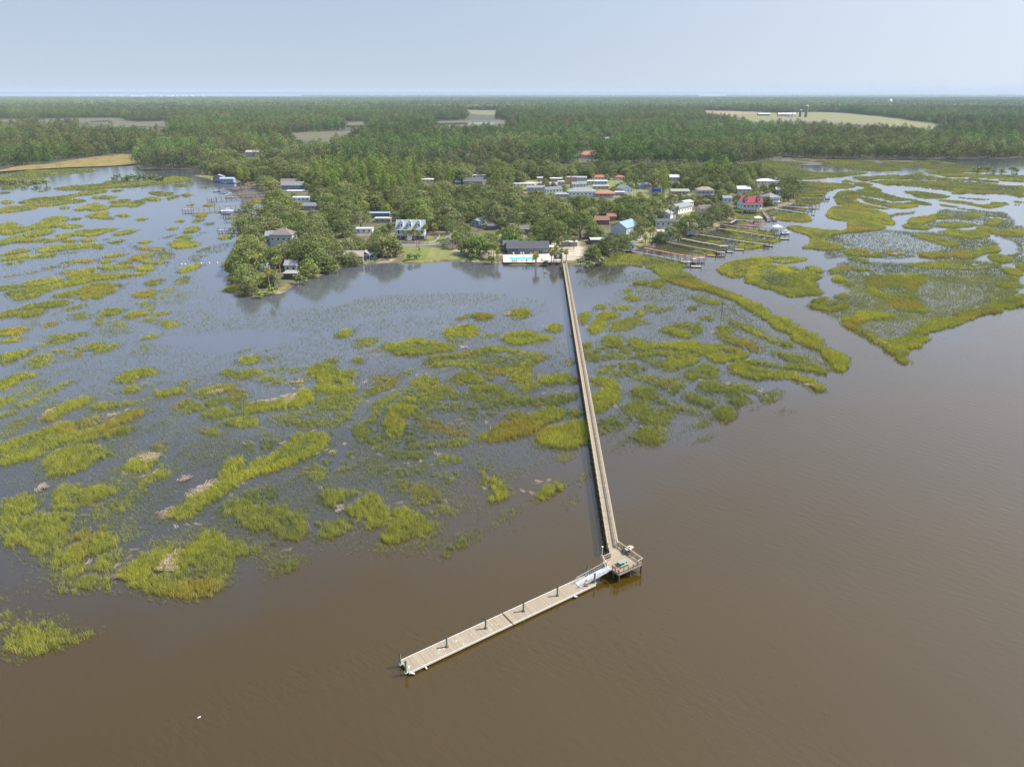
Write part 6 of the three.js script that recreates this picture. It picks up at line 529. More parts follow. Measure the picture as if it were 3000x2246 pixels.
// clubhouse by the pool
{
  const g = house({ name: 'pool_house', label: 'low slate blue clubhouse with a charcoal roof behind the swimming pool', px: 1546, py: 743, w: 21.5, d: 11, h: 3, rise: 2.6, wall: [.16, .225, .27], roof: [.085, .09, .1], win: 0, over: .7, see: [1470, 704, 1612, 766] });
  const F0 = 5.52; for (const [x, n] of [[-2.6, 3], [1.1, 3]]) for (let k = 0; k < n; k++) windowPart(g, x + k * .95, 1.75, F0, 0, .92, 1.5);
  const sp = part('screen_porch', box(5.4, 1.5, .08, -7.6, 1.95, F0), glass, g); for (let k = 0; k <= 3; k++) part('mullion', box(.14, 2.6, .12, -10.3 + k * 1.8, 1.35, F0 + .03), mat(.3, .42, .5), g); part('mullion', box(5.5, .12, .12, -7.6, 1.15, F0 + .04), mat(.3, .42, .5), g);
  for (const x of [6.2, 7.1]) part('door', box(.8, 2.05, .1, x, 1.05, F0 + .02), glass, g); part('door_frame', [box(.12, 2.2, .14, 5.7, 1.1, F0 + .03), box(.12, 2.2, .14, 6.65, 1.1, F0 + .03), box(.12, 2.2, .14, 7.6, 1.1, F0 + .03), box(2, .12, .14, 6.65, 2.2, F0 + .03)], trim, g);
  part('fire_box', box(.4, .6, .12, 4.4, 1.5, F0 + .05), red, g); part('notice_board', box(.5, .5, .08, 8.8, 1.7, F0 + .04), trim, g); part('notice_board', box(.55, .7, .08, 10, 1.6, F0 + .04), mat(.6, .52, .38), g); part('sign', box(.5, .4, .06, -1.2, 1.3, F0 + .04), trim, g);
  const lw = gableRoof(7, 9, 2, .5, .14); lw.translate(-9.4, 3.2, -4.5); part('wing_roof', lw, mat(.085, .09, .1, .9), g); part('wing_wall', box(6.6, 3.1, 8.4, -9.5, 1.5, -4.6), mat(.16, .225, .27), g);
  const ay = part('lean_to_roof', box(6, .1, 5, 13.6, 2.75, -1), mat(.66, .66, .68, .4), g); for (const [x, z] of [[11.3, 1.2], [16.2, 1.2], [16.2, -3.2]]) part('post', box(.14, 2.7, .14, x, 1.35, z), trim, g);
  const slab = (pts, y) => sheet(S(pts).map((q, i) => G(pts[i * 2], pts[i * 2 + 1], y)), y, .25);
  structure('pool_deck', slab([1472, 746, 1612, 743, 1640, 748, 1640, 768, 1474, 768], 1.2), mat(.46, .39, .33, .85), 'pale pinkish concrete deck round the swimming pool');
  const po = [[1489, 753], [1576, 752], [1578.5, 761.5], [1494, 762.5]].map(q => G(q[0], q[1], 1.2)); const pool = thing('swimming_pool', 'turquoise rectangular swimming pool in front of the slate blue clubhouse', 'swimming pool', [(po[0][0] + po[2][0]) / 2, 1.2, (po[0][1] + po[2][1]) / 2]); const lp = po.map(q => [q[0] - pool.position.x, q[1] - pool.position.z]);
  part('water', sheet(lp, .02), new THREE.MeshPhysicalMaterial({ color: lin(.13, .52, .60), roughness: .08, ior: 1.33, bumpMap: bumpCalm, bumpScale: .01 }), pool); for (let k = 0; k < 4; k++) { const a = lp[k], b = lp[(k + 1) % 4]; part('coping', beam([a[0], .04, a[1]], [b[0], .04, b[1]], .45, .09), mat(.7, .68, .64), pool); }
  const chairs = [[1505, 745, 'white', 'white poolside chair under the screened porch'], [1527, 745, 'white', 'left of two white chairs at the clubhouse wall'], [1534, 745, 'white', 'right of two white chairs at the clubhouse wall'], [1588, 764, 'dark', 'dark lounge chair on the right of the pool deck'], [1502, 766, 'tan', 'first lounge chair along the pool front from the left'], [1508, 766, 'tan', 'second lounge chair along the pool front from the left'], [1514, 766, 'tan', 'third lounge chair along the pool front from the left'], [1562, 765, 'tan', 'lounge chair at the right front of the pool behind the palms']];
  for (const [x, y, c, l] of chairs) { const p = G(x, y, 1.2), t = thing('lounge_chair', l, 'chair', [p[0], 1.2, p[1]], c === 'tan' ? 2.6 : .2, 'pool chairs'), m = c === 'white' ? trim : c === 'dark' ? mat(.2, .18, .17) : mat(.5, .42, .34); part('seat', box(.65, .06, .7, 0, .38, 0), m, t); const b = box(.65, .85, .06, 0, .4, 0); b.rotateX(-.35); b.translate(0, .36, -.35); part('backrest', b, m, t); for (const sx of [-.28, .28]) for (const sz of [-.28, .28]) part('leg', box(.05, .38, .05, sx, .19, sz), m, t); }
  { const p = G(1532.5, 763, 1.2), t = thing('lifeguard_umbrella', 'closed parasol and white table at the pool front', 'parasol', [p[0], 1.2, p[1]]); part('pole', cyl(.04, .04, 3, 0, 1.5, 0, 8), mat(.3, .35, .4), t); part('canopy', cyl(.05, .22, 1.5, 0, 2.2, 0, 8), mat(.3, .42, .5), t); part('table', [cyl(.7, .7, .06, 0, .74, 0, 14), cyl(.06, .2, .72, 0, .36, 0, 8)], trim, t); }
  { const p = G(1543, 765.5, 1.2), t = thing('rubbish_bin', 'dark rubbish bin at the front edge of the pool deck', 'bin', [p[0], 1.2, p[1]]); part('body', cyl(.3, .27, .95, 0, .48, 0, 12), black, t); part('lid', cyl(.32, .32, .08, 0, 1, 0, 12), mat(.06, .06, .065), t); }
  { const p = G(1555.5, 745, 1.2), t = thing('towel_bin', 'orange and white toy bin by the clubhouse wall', 'bin', [p[0], 1.2, p[1]]); part('box', box(1.2, .8, .5, 0, .4, 0), mat(.62, .3, .12), t); part('panel', box(.7, .5, .03, .1, .45, .27), trim, t); }
  { const p = G(1634, 758, 1.1), t = thing('notice_kiosk', 'dark blue arched notice board with white sheets beside the pier entrance', 'notice board', [p[0], 1.1, p[1]]); const s = new THREE.Shape(); s.moveTo(-1.9, 0); s.lineTo(1.9, 0); s.lineTo(1.9, 2.4); s.quadraticCurveTo(0, 4.2, -1.9, 2.4); const g2 = new THREE.ExtrudeGeometry(s, { depth: .5, bevelEnabled: false }); part('panel', g2, mat(.05, .085, .12), t); part('sheet', box(.9, 1.7, .04, 0, 1.7, .53), mat(.6, .62, .68), t); part('sheet', box(.5, .4, .04, .85, 2.2, .53), mat(.5, .55, .62), t); part('sheet', box(.5, .35, .04, .85, 1.5, .53), mat(.5, .55, .62), t); part('hedge', box(3.2, .5, .4, 0, .25, .8), mat(.1, .25, .06), t); }
  // low fence round the deck
  const fp = [[1472, 745], [1474, 769], [1640, 769]].map(q => G(q[0], q[1], 1.2)); const f = thing('pool_fence', 'thin dark mesh fence along the front of the pool deck', 'fence', [fp[1][0], 1.1, fp[1][1]]); for (const [a, b] of [[0, 1], [1, 2]]) { const A = fp[a], B = fp[b], n = Math.round(Math.hypot(A[0] - B[0], A[1] - B[1]) / 2.4); for (let k = 0; k <= n; k++) part('fence_post', box(.06, 1.2, .06, lerp(A[0], B[0], k / n) - fp[1][0], .6, lerp(A[1], B[1], k / n) - fp[1][1]), mat(.3, .22, .17), f); for (const y of [.12, 1.15]) part('fence_rail', beam([A[0] - fp[1][0], y, A[1] - fp[1][1]], [B[0] - fp[1][0], y, B[1] - fp[1][1]], .04), mat(.3, .22, .17), f); }
}
{ // the big raised house with three dormers
  const g = house({ name: 'dormer_house', label: 'large pale blue house with grey roof and three white dormers behind palms', px: 1203, py: 701, w: 16.4, d: 9, h: 6.3, raise: 2.5, rise: 4.2, wall: [.62, .68, .76], roof: [.36, .40, .42], floors: [4.4], win: 6, ww: 1, wh: 1.9, dormers: [-5, 0, 5], dormerWall: [.8, .84, .9], porch: [2.2, 5.6], porchRail: true, see: [1158, 636, 1250, 715] });
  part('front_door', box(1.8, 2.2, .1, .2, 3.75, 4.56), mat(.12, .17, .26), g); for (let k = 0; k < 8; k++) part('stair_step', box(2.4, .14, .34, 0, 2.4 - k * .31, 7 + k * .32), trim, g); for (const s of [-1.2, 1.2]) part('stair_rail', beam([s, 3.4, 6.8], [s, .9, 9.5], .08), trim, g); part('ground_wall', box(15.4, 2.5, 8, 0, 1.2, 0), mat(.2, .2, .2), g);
}
const white = [.66, .67, .69], greyRoof = [.27, .28, .30], metal = [.62, .63, .66];
const HS = [
  { px: 856, py: 556, w: 19, d: 9, h: 4, rise: 2.6, wall: [.24, .25, .30], roof: [.24, .245, .27], label: 'lavender grey house with grey roof above a white pool terrace', floors: [2.2] },
  { px: 850, py: 549, w: 17, d: 8, h: 4.4, rise: 2.8, wall: [.22, .2, .2], roof: [.25, .19, .16], label: 'brown roofed rear wing behind the lavender grey house', see: [840, 518, 880, 530] },
  { name: 'terrace', px: 872, py: 562, w: 20, d: 6, h: .8, kind: 'flat', rise: 0, wall: white, roof: [.72, .73, .75], win: 0, label: 'white walled pool terrace in front of the lavender grey house', category: 'terrace' },
  { name: 'mobile_home', px: 1112, py: 637, w: 13.8, d: 4.6, h: 3, rise: .5, wall: [.19, .17, .13], roof: [.3, .46, .62], metal: 1, label: 'olive mobile home with a light blue metal roof among the oaks', category: 'mobile home' },
  { name: 'mobile_home', px: 1121, py: 652, w: 10.5, d: 6, h: 2.6, kind: 'flat', rise: 0, wall: [.3, .29, .3], roof: [.44, .46, .5], label: 'grey flat roofed mobile home in front of the blue roofed one', category: 'mobile home' },
  { name: 'mobile_home', px: 1066, py: 683, w: 10, d: 5, h: 2.6, kind: 'flat', rise: 0, wall: white, roof: [.6, .64, .72], metal: 1, label: 'white metal roof half hidden in oaks left of the dormered house', category: 'mobile home' },
  { px: 905, py: 615, w: 9, d: 7, h: 3, rise: 1.8, wall: [.3, .3, .33], roof: [.2, .21, .24], label: 'small grey roof in the dense left grove', see: [887, 602, 922, 612] },
  { px: 826, py: 731, w: 12, d: 9, h: 8, rise: 2.8, kind: 'hip', wall: [.42, .44, .48], roof: [.22, .18, .165], floors: [2.2, 5.8], label: 'tall pale house with brown hip roof in the left grove', see: [798, 656, 838, 690] },
  { px: 800, py: 722, w: 8, d: 7, h: 6, rise: 2, wall: [.4, .41, .45], roof: [.3, .31, .34], label: 'grey roofed wing left of the tall brown roofed house', see: [780, 680, 800, 700] },
  { name: 'shed', px: 882, py: 590, w: 13, d: 6, h: 3, rise: .6, wall: [.6, .62, .64], roof: [.6, .62, .63], metal: 1, label: 'long white metal roofed shed near the left docks', category: 'shed' },
  { px: 852, py: 797, w: 5.6, d: 6, h: 3.4, rise: 1.6, wall: [.5, .56, .66], roof: [.3, .3, .33], label: 'pale blue cottage wall near the tip of the left point', see: [843, 776, 866, 786] },
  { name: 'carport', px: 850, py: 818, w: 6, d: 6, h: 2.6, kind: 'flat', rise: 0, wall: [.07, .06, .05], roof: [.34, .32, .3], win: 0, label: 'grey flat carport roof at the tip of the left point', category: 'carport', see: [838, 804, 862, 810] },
  { name: 'shed', px: 766, py: 796, w: 5.5, d: 4, h: 2.6, rise: .9, wall: [.4, .43, .5], roof: [.36, .42, .5], label: 'small blue roofed shed under oaks on the left point', category: 'shed', see: [756, 783, 774, 787] },
  { px: 1022, py: 768, w: 14, d: 8, h: 3, rise: 2, wall: [.2, .2, .2], roof: [.36, .32, .29], label: 'waterfront house with beige roof behind a leaning oak', see: [1048, 738, 1058, 748] },
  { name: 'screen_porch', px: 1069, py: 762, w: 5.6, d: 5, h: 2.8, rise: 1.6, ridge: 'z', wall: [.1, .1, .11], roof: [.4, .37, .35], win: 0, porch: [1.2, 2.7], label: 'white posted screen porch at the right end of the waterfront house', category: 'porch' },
  { name: 'shed', px: 1092, py: 759, w: 3.4, d: 3, h: 2.8, rise: .6, wall: [.36, .48, .56], roof: [.4, .48, .54], win: 1, label: 'small pale blue shed beside the white posted porch', category: 'shed' },
  { name: 'mobile_home', px: 1392, py: 663, w: 5.2, d: 14, h: 3.4, rise: .9, ridge: 'z', rot: -.35, wall: [.3, .37, .45], roof: [.25, .26, .29], label: 'blue grey trailer with dark roof in the middle of the grove', category: 'mobile home', see: [1378, 636, 1408, 662] },
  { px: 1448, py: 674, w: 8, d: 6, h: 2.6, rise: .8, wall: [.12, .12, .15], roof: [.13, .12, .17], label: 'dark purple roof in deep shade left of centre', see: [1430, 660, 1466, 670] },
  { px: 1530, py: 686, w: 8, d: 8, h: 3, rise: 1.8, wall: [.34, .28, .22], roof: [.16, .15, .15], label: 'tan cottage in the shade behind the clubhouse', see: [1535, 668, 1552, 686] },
  { px: 1386, py: 541, w: 18, d: 10, h: 3, rise: 3, wall: [.3, .3, .3], roof: [.13, .13, .15], label: 'broad dark grey roof beside the tall middle pine' },
  { name: 'mobile_home', px: 1253, py: 535, w: 11, d: 5, h: 3, rise: .6, wall: [.62, .58, .54], roof: [.66, .62, .6], label: 'white trailer far back among the left pines', category: 'mobile home' },
  { name: 'mobile_home', px: 1405, py: 522, w: 13, d: 5, h: 2.8, kind: 'flat', rise: 0, wall: white, roof: [.66, .66, .66], label: 'white flat trailer roof behind the broad dark roof', category: 'mobile home' },
  { name: 'shed', px: 1341, py: 541, w: 5, d: 5, h: 2.6, rise: .8, wall: [.1, .16, .28], roof: [.12, .2, .36], label: 'small blue tarp shed left of the broad dark roof', category: 'shed' },
  { name: 'mobile_home', px: 1534, py: 546, w: 20, d: 5, h: 2.4, kind: 'flat', rise: 0, wall: white, roof: [.7, .7, .7], label: 'long white trailer at the left end of the village street', category: 'mobile home' },
  { px: 1570, py: 559, w: 15, d: 8, h: 2.8, rise: 1.3, wall: [.4, .4, .42], roof: [.26, .26, .28], label: 'low grey roofed house at the left edge of the village' },
  { px: 1624, py: 565, w: 15, d: 8, h: 3, rise: 1.7, rot: .35, wall: [.62, .68, .76], roof: [.19, .2, .23], label: 'white house with dark grey roof and gable to the right in the village', floors: [1.8] },
  { name: 'shed', px: 1647, py: 577, w: 10, d: 6, h: 2.2, rise: 1.2, wall: [.4, .4, .4], roof: [.33, .34, .36], label: 'grey shed roof in front of the white village house', category: 'shed' },
  { px: 1705, py: 576, w: 23, d: 12, h: 4, rise: 2.8, kind: 'hip', wall: [.64, .68, .74], roof: [.30, .315, .31], label: 'big white village house under a grey green hip roof' },
  { name: 'a_frame_house', px: 1672, py: 540, w: 11, d: 9, h: .6, rise: 5.4, wall: [.13, .08, .06], roof: [.15, .075, .06], win: 0, label: 'steep brown a-frame roof in the village', over: .3 },
  { px: 1698, py: 549, w: 13, d: 7, h: 3, rise: 1.6, rot: .3, wall: [.5, .6, .68], roof: [.24, .25, .27], label: 'small grey roofed house right of the a-frame' },
  { name: 'mobile_home', px: 1690, py: 529, w: 19, d: 6, h: 3, rise: .8, wall: [.35, .45, .58], roof: [.4, .42, .46], label: 'blue grey trailer behind the a-frame', category: 'mobile home' },
  { px: 1757, py: 528, w: 15, d: 8, h: 3, rise: 1.8, wall: [.62, .6, .58], roof: [.40, .15, .10], kind: 'hip', label: 'red roofed bungalow at the back of the village' },
  { name: 'mobile_home', px: 1750, py: 541, w: 18, d: 5, h: 3.4, rise: .5, wall: [.42, .56, .62], roof: [.68, .68, .68], label: 'long pale blue trailer with white roof in the village', category: 'mobile home' },
  { name: 'mobile_home', px: 1761, py: 554, w: 14, d: 5, h: 2.8, kind: 'flat', rise: 0, wall: [.44, .38, .32], roof: [.66, .64, .62], label: 'tan trailer with white roof behind the salmon roof', category: 'mobile home' },
  { px: 1772, py: 577, w: 16, d: 9, h: 3, rise: 1.9, kind: 'hip', wall: [.5, .42, .38], roof: [.46, .20, .15], label: 'salmon red roofed bungalow at the front of the village', porch: [2, 2.6] },
  { px: 1840, py: 565, w: 9.5, d: 12, h: 3.6, rise: 2.4, ridge: 'z', rot: .35, wall: [.55, .62, .72], roof: [.24, .28, .25], label: 'pale blue gabled house with grey green roof right of the village' },
  { name: 'mobile_home', px: 1629, py: 532, w: 11, d: 5, h: 3, rise: .5, wall: [.2, .2, .21], roof: [.66, .66, .66], label: 'dark trailer with white roof left of the a-frame', category: 'mobile home' },
  { name: 'shed', px: 1644, py: 543, w: 6, d: 5, h: 3.4, kind: 'flat', rise: 0, wall: [.4, .42, .45], roof: [.62, .62, .63], label: 'square grey shed beside the a-frame', category: 'shed' },
  { px: 1817, py: 527, w: 9, d: 7, h: 2.8, rise: 1.6, kind: 'hip', wall: [.6, .6, .6], roof: [.40, .14, .10], label: 'small red roofed house at the back right of the village' },
  { name: 'carport', px: 1816, py: 572, w: 8, d: 5, h: 2.5, rise: .6, wall: [.3, .3, .3], roof: [.5, .5, .5], win: 0, label: 'grey carport roof beside the dark red car', category: 'carport' },
  { px: 1890, py: 553, w: 11, d: 9, h: 3.6, rise: 2.2, kind: 'hip', wall: [.42, .5, .6], roof: [.35, .36, .38], porch: [2, 2.8], label: 'blue house with grey hip roof and porch behind the dark pines' },
  { name: 'storage_container', px: 1925, py: 565, w: 6.5, d: 3, h: 3.4, kind: 'flat', rise: 0, wall: [.02, .09, .42], roof: [.03, .1, .4], win: 0, label: 'bright blue container under the dark pines', category: 'container' },
  { name: 'shed', px: 1582, py: 532, w: 5, d: 4, h: 3.6, rise: .8, wall: [.24, .24, .25], roof: [.45, .45, .46], label: 'narrow grey shed by the village utility pole', category: 'shed' },
  { px: 1812, py: 689, w: 10.5, d: 15, h: 4.8, rise: 3, ridge: 'z', rot: -.65, wall: [.50, .51, .55], roof: [.26, .38, .56], label: 'grey gabled house under a bright blue tarpaulin roof', see: [1778, 650, 1836, 680], win: 0 },
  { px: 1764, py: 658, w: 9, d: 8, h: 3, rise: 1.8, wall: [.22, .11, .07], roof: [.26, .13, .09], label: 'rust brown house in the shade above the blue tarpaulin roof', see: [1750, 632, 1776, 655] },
  { px: 1792, py: 647, w: 6, d: 6, h: 3, rise: 1.5, wall: [.3, .18, .14], roof: [.36, .13, .11], label: 'patch of red roof between dark oak trunks', see: [1780, 632, 1802, 642] },
  { px: 1992, py: 570, w: 15, d: 7, h: 3, rise: 1.3, wall: [.48, .34, .33], roof: [.34, .37, .26], label: 'pink bungalow with pale green roof beside the lawn', porch: [1.6, 2.6] },
  { px: 2066, py: 580, w: 13.5, d: 8, h: 6.4, rise: 2.2, kind: 'hip', raise: 2.6, wall: [.46, .48, .52], roof: [.34, .29, .24], floors: [4.6], porch: [2.4, 5.6], porchRail: true, label: 'raised house with tan hip roof and white two level porch' },
  { px: 1946, py: 642, w: 7, d: 8, h: 3.6, rise: 1.8, ridge: 'z', rot: -.5, wall: [.62, .60, .54], roof: [.27, .31, .29], label: 'cream gabled front of the long white house above the drive', see: [1928, 612, 1950, 634] },
  { px: 1972, py: 626, w: 8, d: 19, h: 4.4, rise: 2, ridge: 'z', rot: -.75, wall: [.62, .63, .64], roof: [.27, .285, .29], label: 'long white house with grey roof running back from the cream gable', see: [1950, 594, 1990, 620] },
  { px: 1996, py: 606, w: 8, d: 11, h: 3.4, rise: 1, ridge: 'z', rot: -.75, wall: [.6, .6, .62], roof: [.5, .52, .56], metal: 1, label: 'pale metal roofed wing at the back of the long white house', see: [1986, 580, 2008, 600] },
  { px: 1950, py: 664, w: 13, d: 7, h: 3.2, rise: 1.2, wall: [.6, .62, .62], roof: [.1, .1, .115], label: 'white trailer home with black roof below the drive', see: [1918, 640, 1975, 658] },
  { px: 2070, py: 625, w: 9.5, d: 8, h: 3.4, rise: 2, rot: .3, wall: [.5, .44, .36], roof: [.17, .13, .125], label: 'dark brown roof with a white gable edge among the right oaks', see: [2050, 603, 2092, 618] },
  { px: 2203, py: 622, w: 15, d: 9, h: 7, rise: 3.6, raise: 2.4, wall: [.50, .60, .58], roof: [.34, .05, .06], floors: [4.6], win: 5, ww: 1.2, wh: 1.5, dormers: [-4.8, 4.8], dormerWall: [.6, .62, .64], porch: [1.6, 5.2], rot: .15, label: 'pale green raised house with a bright red roof and two dormers', see: [2170, 566, 2232, 600] },
  { px: 2268, py: 602, w: 10.5, d: 11, h: 6.2, rise: 2.6, kind: 'hip', raise: 2.6, wall: [.62, .62, .64], roof: [.24, .25, .28], floors: [4.4], win: 5, ww: 1.3, wh: 1.2, rot: .45, porch: [1.8, 5.4], label: 'white stilted house with slate grey hip roof right of the red roof', see: [2244, 564, 2292, 594] },
  { px: 2248, py: 540, w: 19, d: 10, h: 3, rise: 1.8, kind: 'hip', wall: white, roof: [.68, .69, .7], metal: 1, label: 'white metal hip roof at the back right of the peninsula' },
  { px: 2180, py: 566, w: 11, d: 9, h: 3.6, rise: 2, wall: [.5, .5, .5], roof: [.62, .62, .63], metal: 1, label: 'white roofed house in the oaks behind the red roof', see: [2164, 545, 2190, 556] },
  { px: 2284, py: 574, w: 6, d: 6, h: 5, rise: 1.8, wall: [.42, .56, .68], roof: [.42, .46, .5], label: 'pale blue house peeping over the right oaks', see: [2274, 556, 2292, 568] },
  { px: 2131, py: 595, w: 6.4, d: 6, h: 4, rise: 1.4, wall: [.5, .6, .68], roof: [.3, .3, .3], label: 'pale blue garage under the oaks left of the red roofed house', see: [2119, 580, 2143, 594] },
  { px: 1976, py: 530, w: 9, d: 7, h: 3.6, rise: 2, wall: [.5, .5, .52], roof: [.62, .62, .64], label: 'white roofed cottage behind the right pines', see: [1964, 514, 1990, 526] },
  { px: 1950, py: 703, w: 8, d: 7, h: 4.4, rise: 1, kind: 'flat', wall: [.6, .64, .7], roof: [.64, .65, .66], label: 'white boxy house front on the lawn by the right docks', see: 0 },
  { px: 2027, py: 686, w: 6, d: 6, h: 5, rise: 1.5, wall: [.45, .52, .58], roof: [.3, .3, .3], label: 'blue grey house with white stairs under the shore oak', see: [2020, 660, 2036, 676] },
  { name: 'cottage', px: 1845, py: 733, w: 7, d: 5, h: 2.8, rise: 1.7, rot: .3, wall: [.64, .64, .62], roof: [.2, .2, .19], label: 'little white cottage at the head of the first right dock', see: [1846, 714, 1864, 730] },
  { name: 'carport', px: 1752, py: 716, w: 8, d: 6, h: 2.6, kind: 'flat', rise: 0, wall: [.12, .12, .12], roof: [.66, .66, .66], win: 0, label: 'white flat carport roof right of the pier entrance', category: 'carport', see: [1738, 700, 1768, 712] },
  { name: 'mobile_home', px: 1668, py: 722, w: 9, d: 4, h: 2.4, kind: 'flat', rise: 0, wall: [.3, .28, .27], roof: [.58, .58, .6], win: 1, label: 'pale flat roof in the sandy yard behind the pier entrance', category: 'shed', see: 0 },
  { px: 640, py: 530, w: 10, d: 8, h: 3.6, rise: 2.2, ridge: 'z', rot: .2, wall: [.19, .2, .26], roof: [.27, .26, .26], label: 'dark grey gabled house on the far left shore' },
  { px: 664, py: 534, w: 13, d: 6, h: 3.4, rise: .9, wall: [.24, .34, .46], roof: [.42, .54, .66], metal: 1, label: 'blue house with light blue metal roof on the far left shore' },
  { px: 1730, py: 463, w: 28, d: 14, h: 4, rise: 4, kind: 'hip', base: .6, wall: [.5, .42, .36], roof: [.48, .19, .12], label: 'orange roofed house alone in the mainland woods' },
  { px: 1761, py: 414, w: 48, d: 14, h: 5, rise: 2, base: .6, wall: white, roof: [.7, .7, .7], label: 'white roofed building far back in the woods above the orange roof' },
  { px: 757, py: 459, w: 34, d: 12, h: 6, rise: 2, base: .6, wall: [.42, .36, .34], roof: [.45, .38, .36], label: 'pinkish building in the woods behind the causeway' },
];
for (const h of HS) house(h);
// picket fence, utility poles, snag
{ const pts = S([1168, 719, 1200, 720, 1235, 719.5, 1258, 718, 1275, 714, 1284, 705, 1288, 695]).map((q, i) => q), f = thing('picket_fence', 'white picket fence curving round the dormered house lawn', 'fence', [pts[0][0], 1.05, pts[0][1]]); for (let i = 0; i + 1 < pts.length; i++) { const a = pts[i], b = pts[i + 1], L = Math.hypot(b[0] - a[0], b[1] - a[1]), n = Math.round(L / .7); for (let k = 0; k < n; k++) part('picket', box(.22, 1.05, .05, lerp(a[0], b[0], k / n) - pts[0][0], .52, lerp(a[1], b[1], k / n) - pts[0][1], Math.atan2(-(b[1] - a[1]), b[0] - a[0])), trim, f); for (const y of [.35, .8]) part('fence_rail', beam([a[0] - pts[0][0], y, a[1] - pts[0][1]], [b[0] - pts[0][0], y, b[1] - pts[0][1]], .05, .09), trim, f); } }
for (const [x, y, h, l, w] of [[558, 596, 11, 'lone thin utility pole standing in the left marsh', .14], [1281, 732, 8, 'bare thin pole at the corner of the road by the dormered house', .12], [1222, 729, 5, 'stout wooden post by the roadside below the dormered house', .25], [1228, 739, 4.5, 'leaning wooden post on the grass below the road', .25], [1231, 748, 3, 'short wooden post at the top of the shore', .22], [1592, 530, 9, 'utility pole at the back of the village street', .14], [1698, 571, 9, 'utility pole beside the big white village house', .14], [168, 502, 12, 'thin pole at the edge of the golden meadow', .16], [2115, 917, 5, 'dark channel post in the marsh right of the pier', .16], [2264, 827, 4, 'dark channel post on the right marsh island', .14]]) { const p = G(x, y, 0), b = Math.max(0, Math.min(1, landH(...p))), t = thing(y > 700 && x < 1260 ? 'timber_post' : x > 2100 ? 'channel_post' : 'utility_pole', l, 'pole', [p[0], b, p[1]]); part('post', cyl(w * .75, w, h + 1, 0, h / 2 - .5, 0, 8), mat(.2, .15, .12), t); if (h > 8) { part('crossarm', box(1.6, .12, .1, 0, h - .5, 0), mat(.2, .15, .12), t); } else part('cap', cyl(w * .3, w * .8, .12, 0, h + .05, 0, 8), darkWood, t); }
{ const p = G(1594, 799, 0), t = thing('driftwood_stump', 'pale forked driftwood stump in the shallows left of the pier', 'driftwood', [p[0], 0, p[1]]); part('stem', [limb([[0, -.3, 0], [.2, .8, 0], [-.1, 1.8, .2], [.4, 2.8, .1]], .4, .12), limb([[.1, .9, 0], [.7, 1.6, -.1], [.5, 2.3, 0]], .22, .06)], mat(.42, .38, .33), t); part('root', limb([[0, .2, 0], [1.2, .3, .4], [2.6, -.1, .8]], .25, .08), mat(.4, .36, .31), t); }
for (const [x, y, l] of [[531, 773.5, 'first pale buoy from the left on the left creek'], [541, 774, 'second pale buoy from the left on the left creek'], [589, 772, 'third pale buoy from the left on the left creek'], [612.5, 770.5, 'fourth pale buoy from the left on the left creek'], [636.5, 770, 'pale buoy nearest the shore on the left creek']]) { const p = G(x, y, 0), t = thing('buoy', l, 'buoy', [p[0], 0, p[1]], 0, 'crab pot buoys on the left creek'); const g = new THREE.SphereGeometry(.42, 12, 8); g.scale(1, .8, 1); g.translate(0, .15, 0); part('float', g, mat(.62, .56, .48), t); part('stem', cyl(.05, .06, .5, 0, .65, 0, 6), darkWood, t); }
{ const p = G(583, 2102, 0), t = thing('seagull', 'single white seagull resting on the brown river in the lower left', 'bird', [p[0], 0, p[1]], .6); t.scale.setScalar(.62); const b = new THREE.SphereGeometry(.17, 12, 8); b.scale(1.7, .75, .85); b.translate(0, .09, 0); const hd = new THREE.SphereGeometry(.075, 10, 8); hd.translate(.27, .25, 0); const nk = pipe([.2, .12, 0], [.27, .24, 0], .055); const tl = new THREE.ConeGeometry(.09, .25, 6); tl.rotateZ(1.7); tl.scale(1, .4, 1); tl.translate(-.35, .12, 0); part('body', [b, hd, nk, tl], mat(.75, .75, .74), t); part('beak', (() => { const g = new THREE.ConeGeometry(.02, .09, 6); g.rotateZ(-1.57); g.translate(.38, .24, 0); return g; })(), mat(.7, .45, .1), t); for (const s of [-1, 1]) { const w = new THREE.SphereGeometry(.13, 8, 6); w.scale(1.8, .5, .3); w.translate(-.05, .14, s * .12); part('wing', w, mat(.45, .46, .48), t); } }

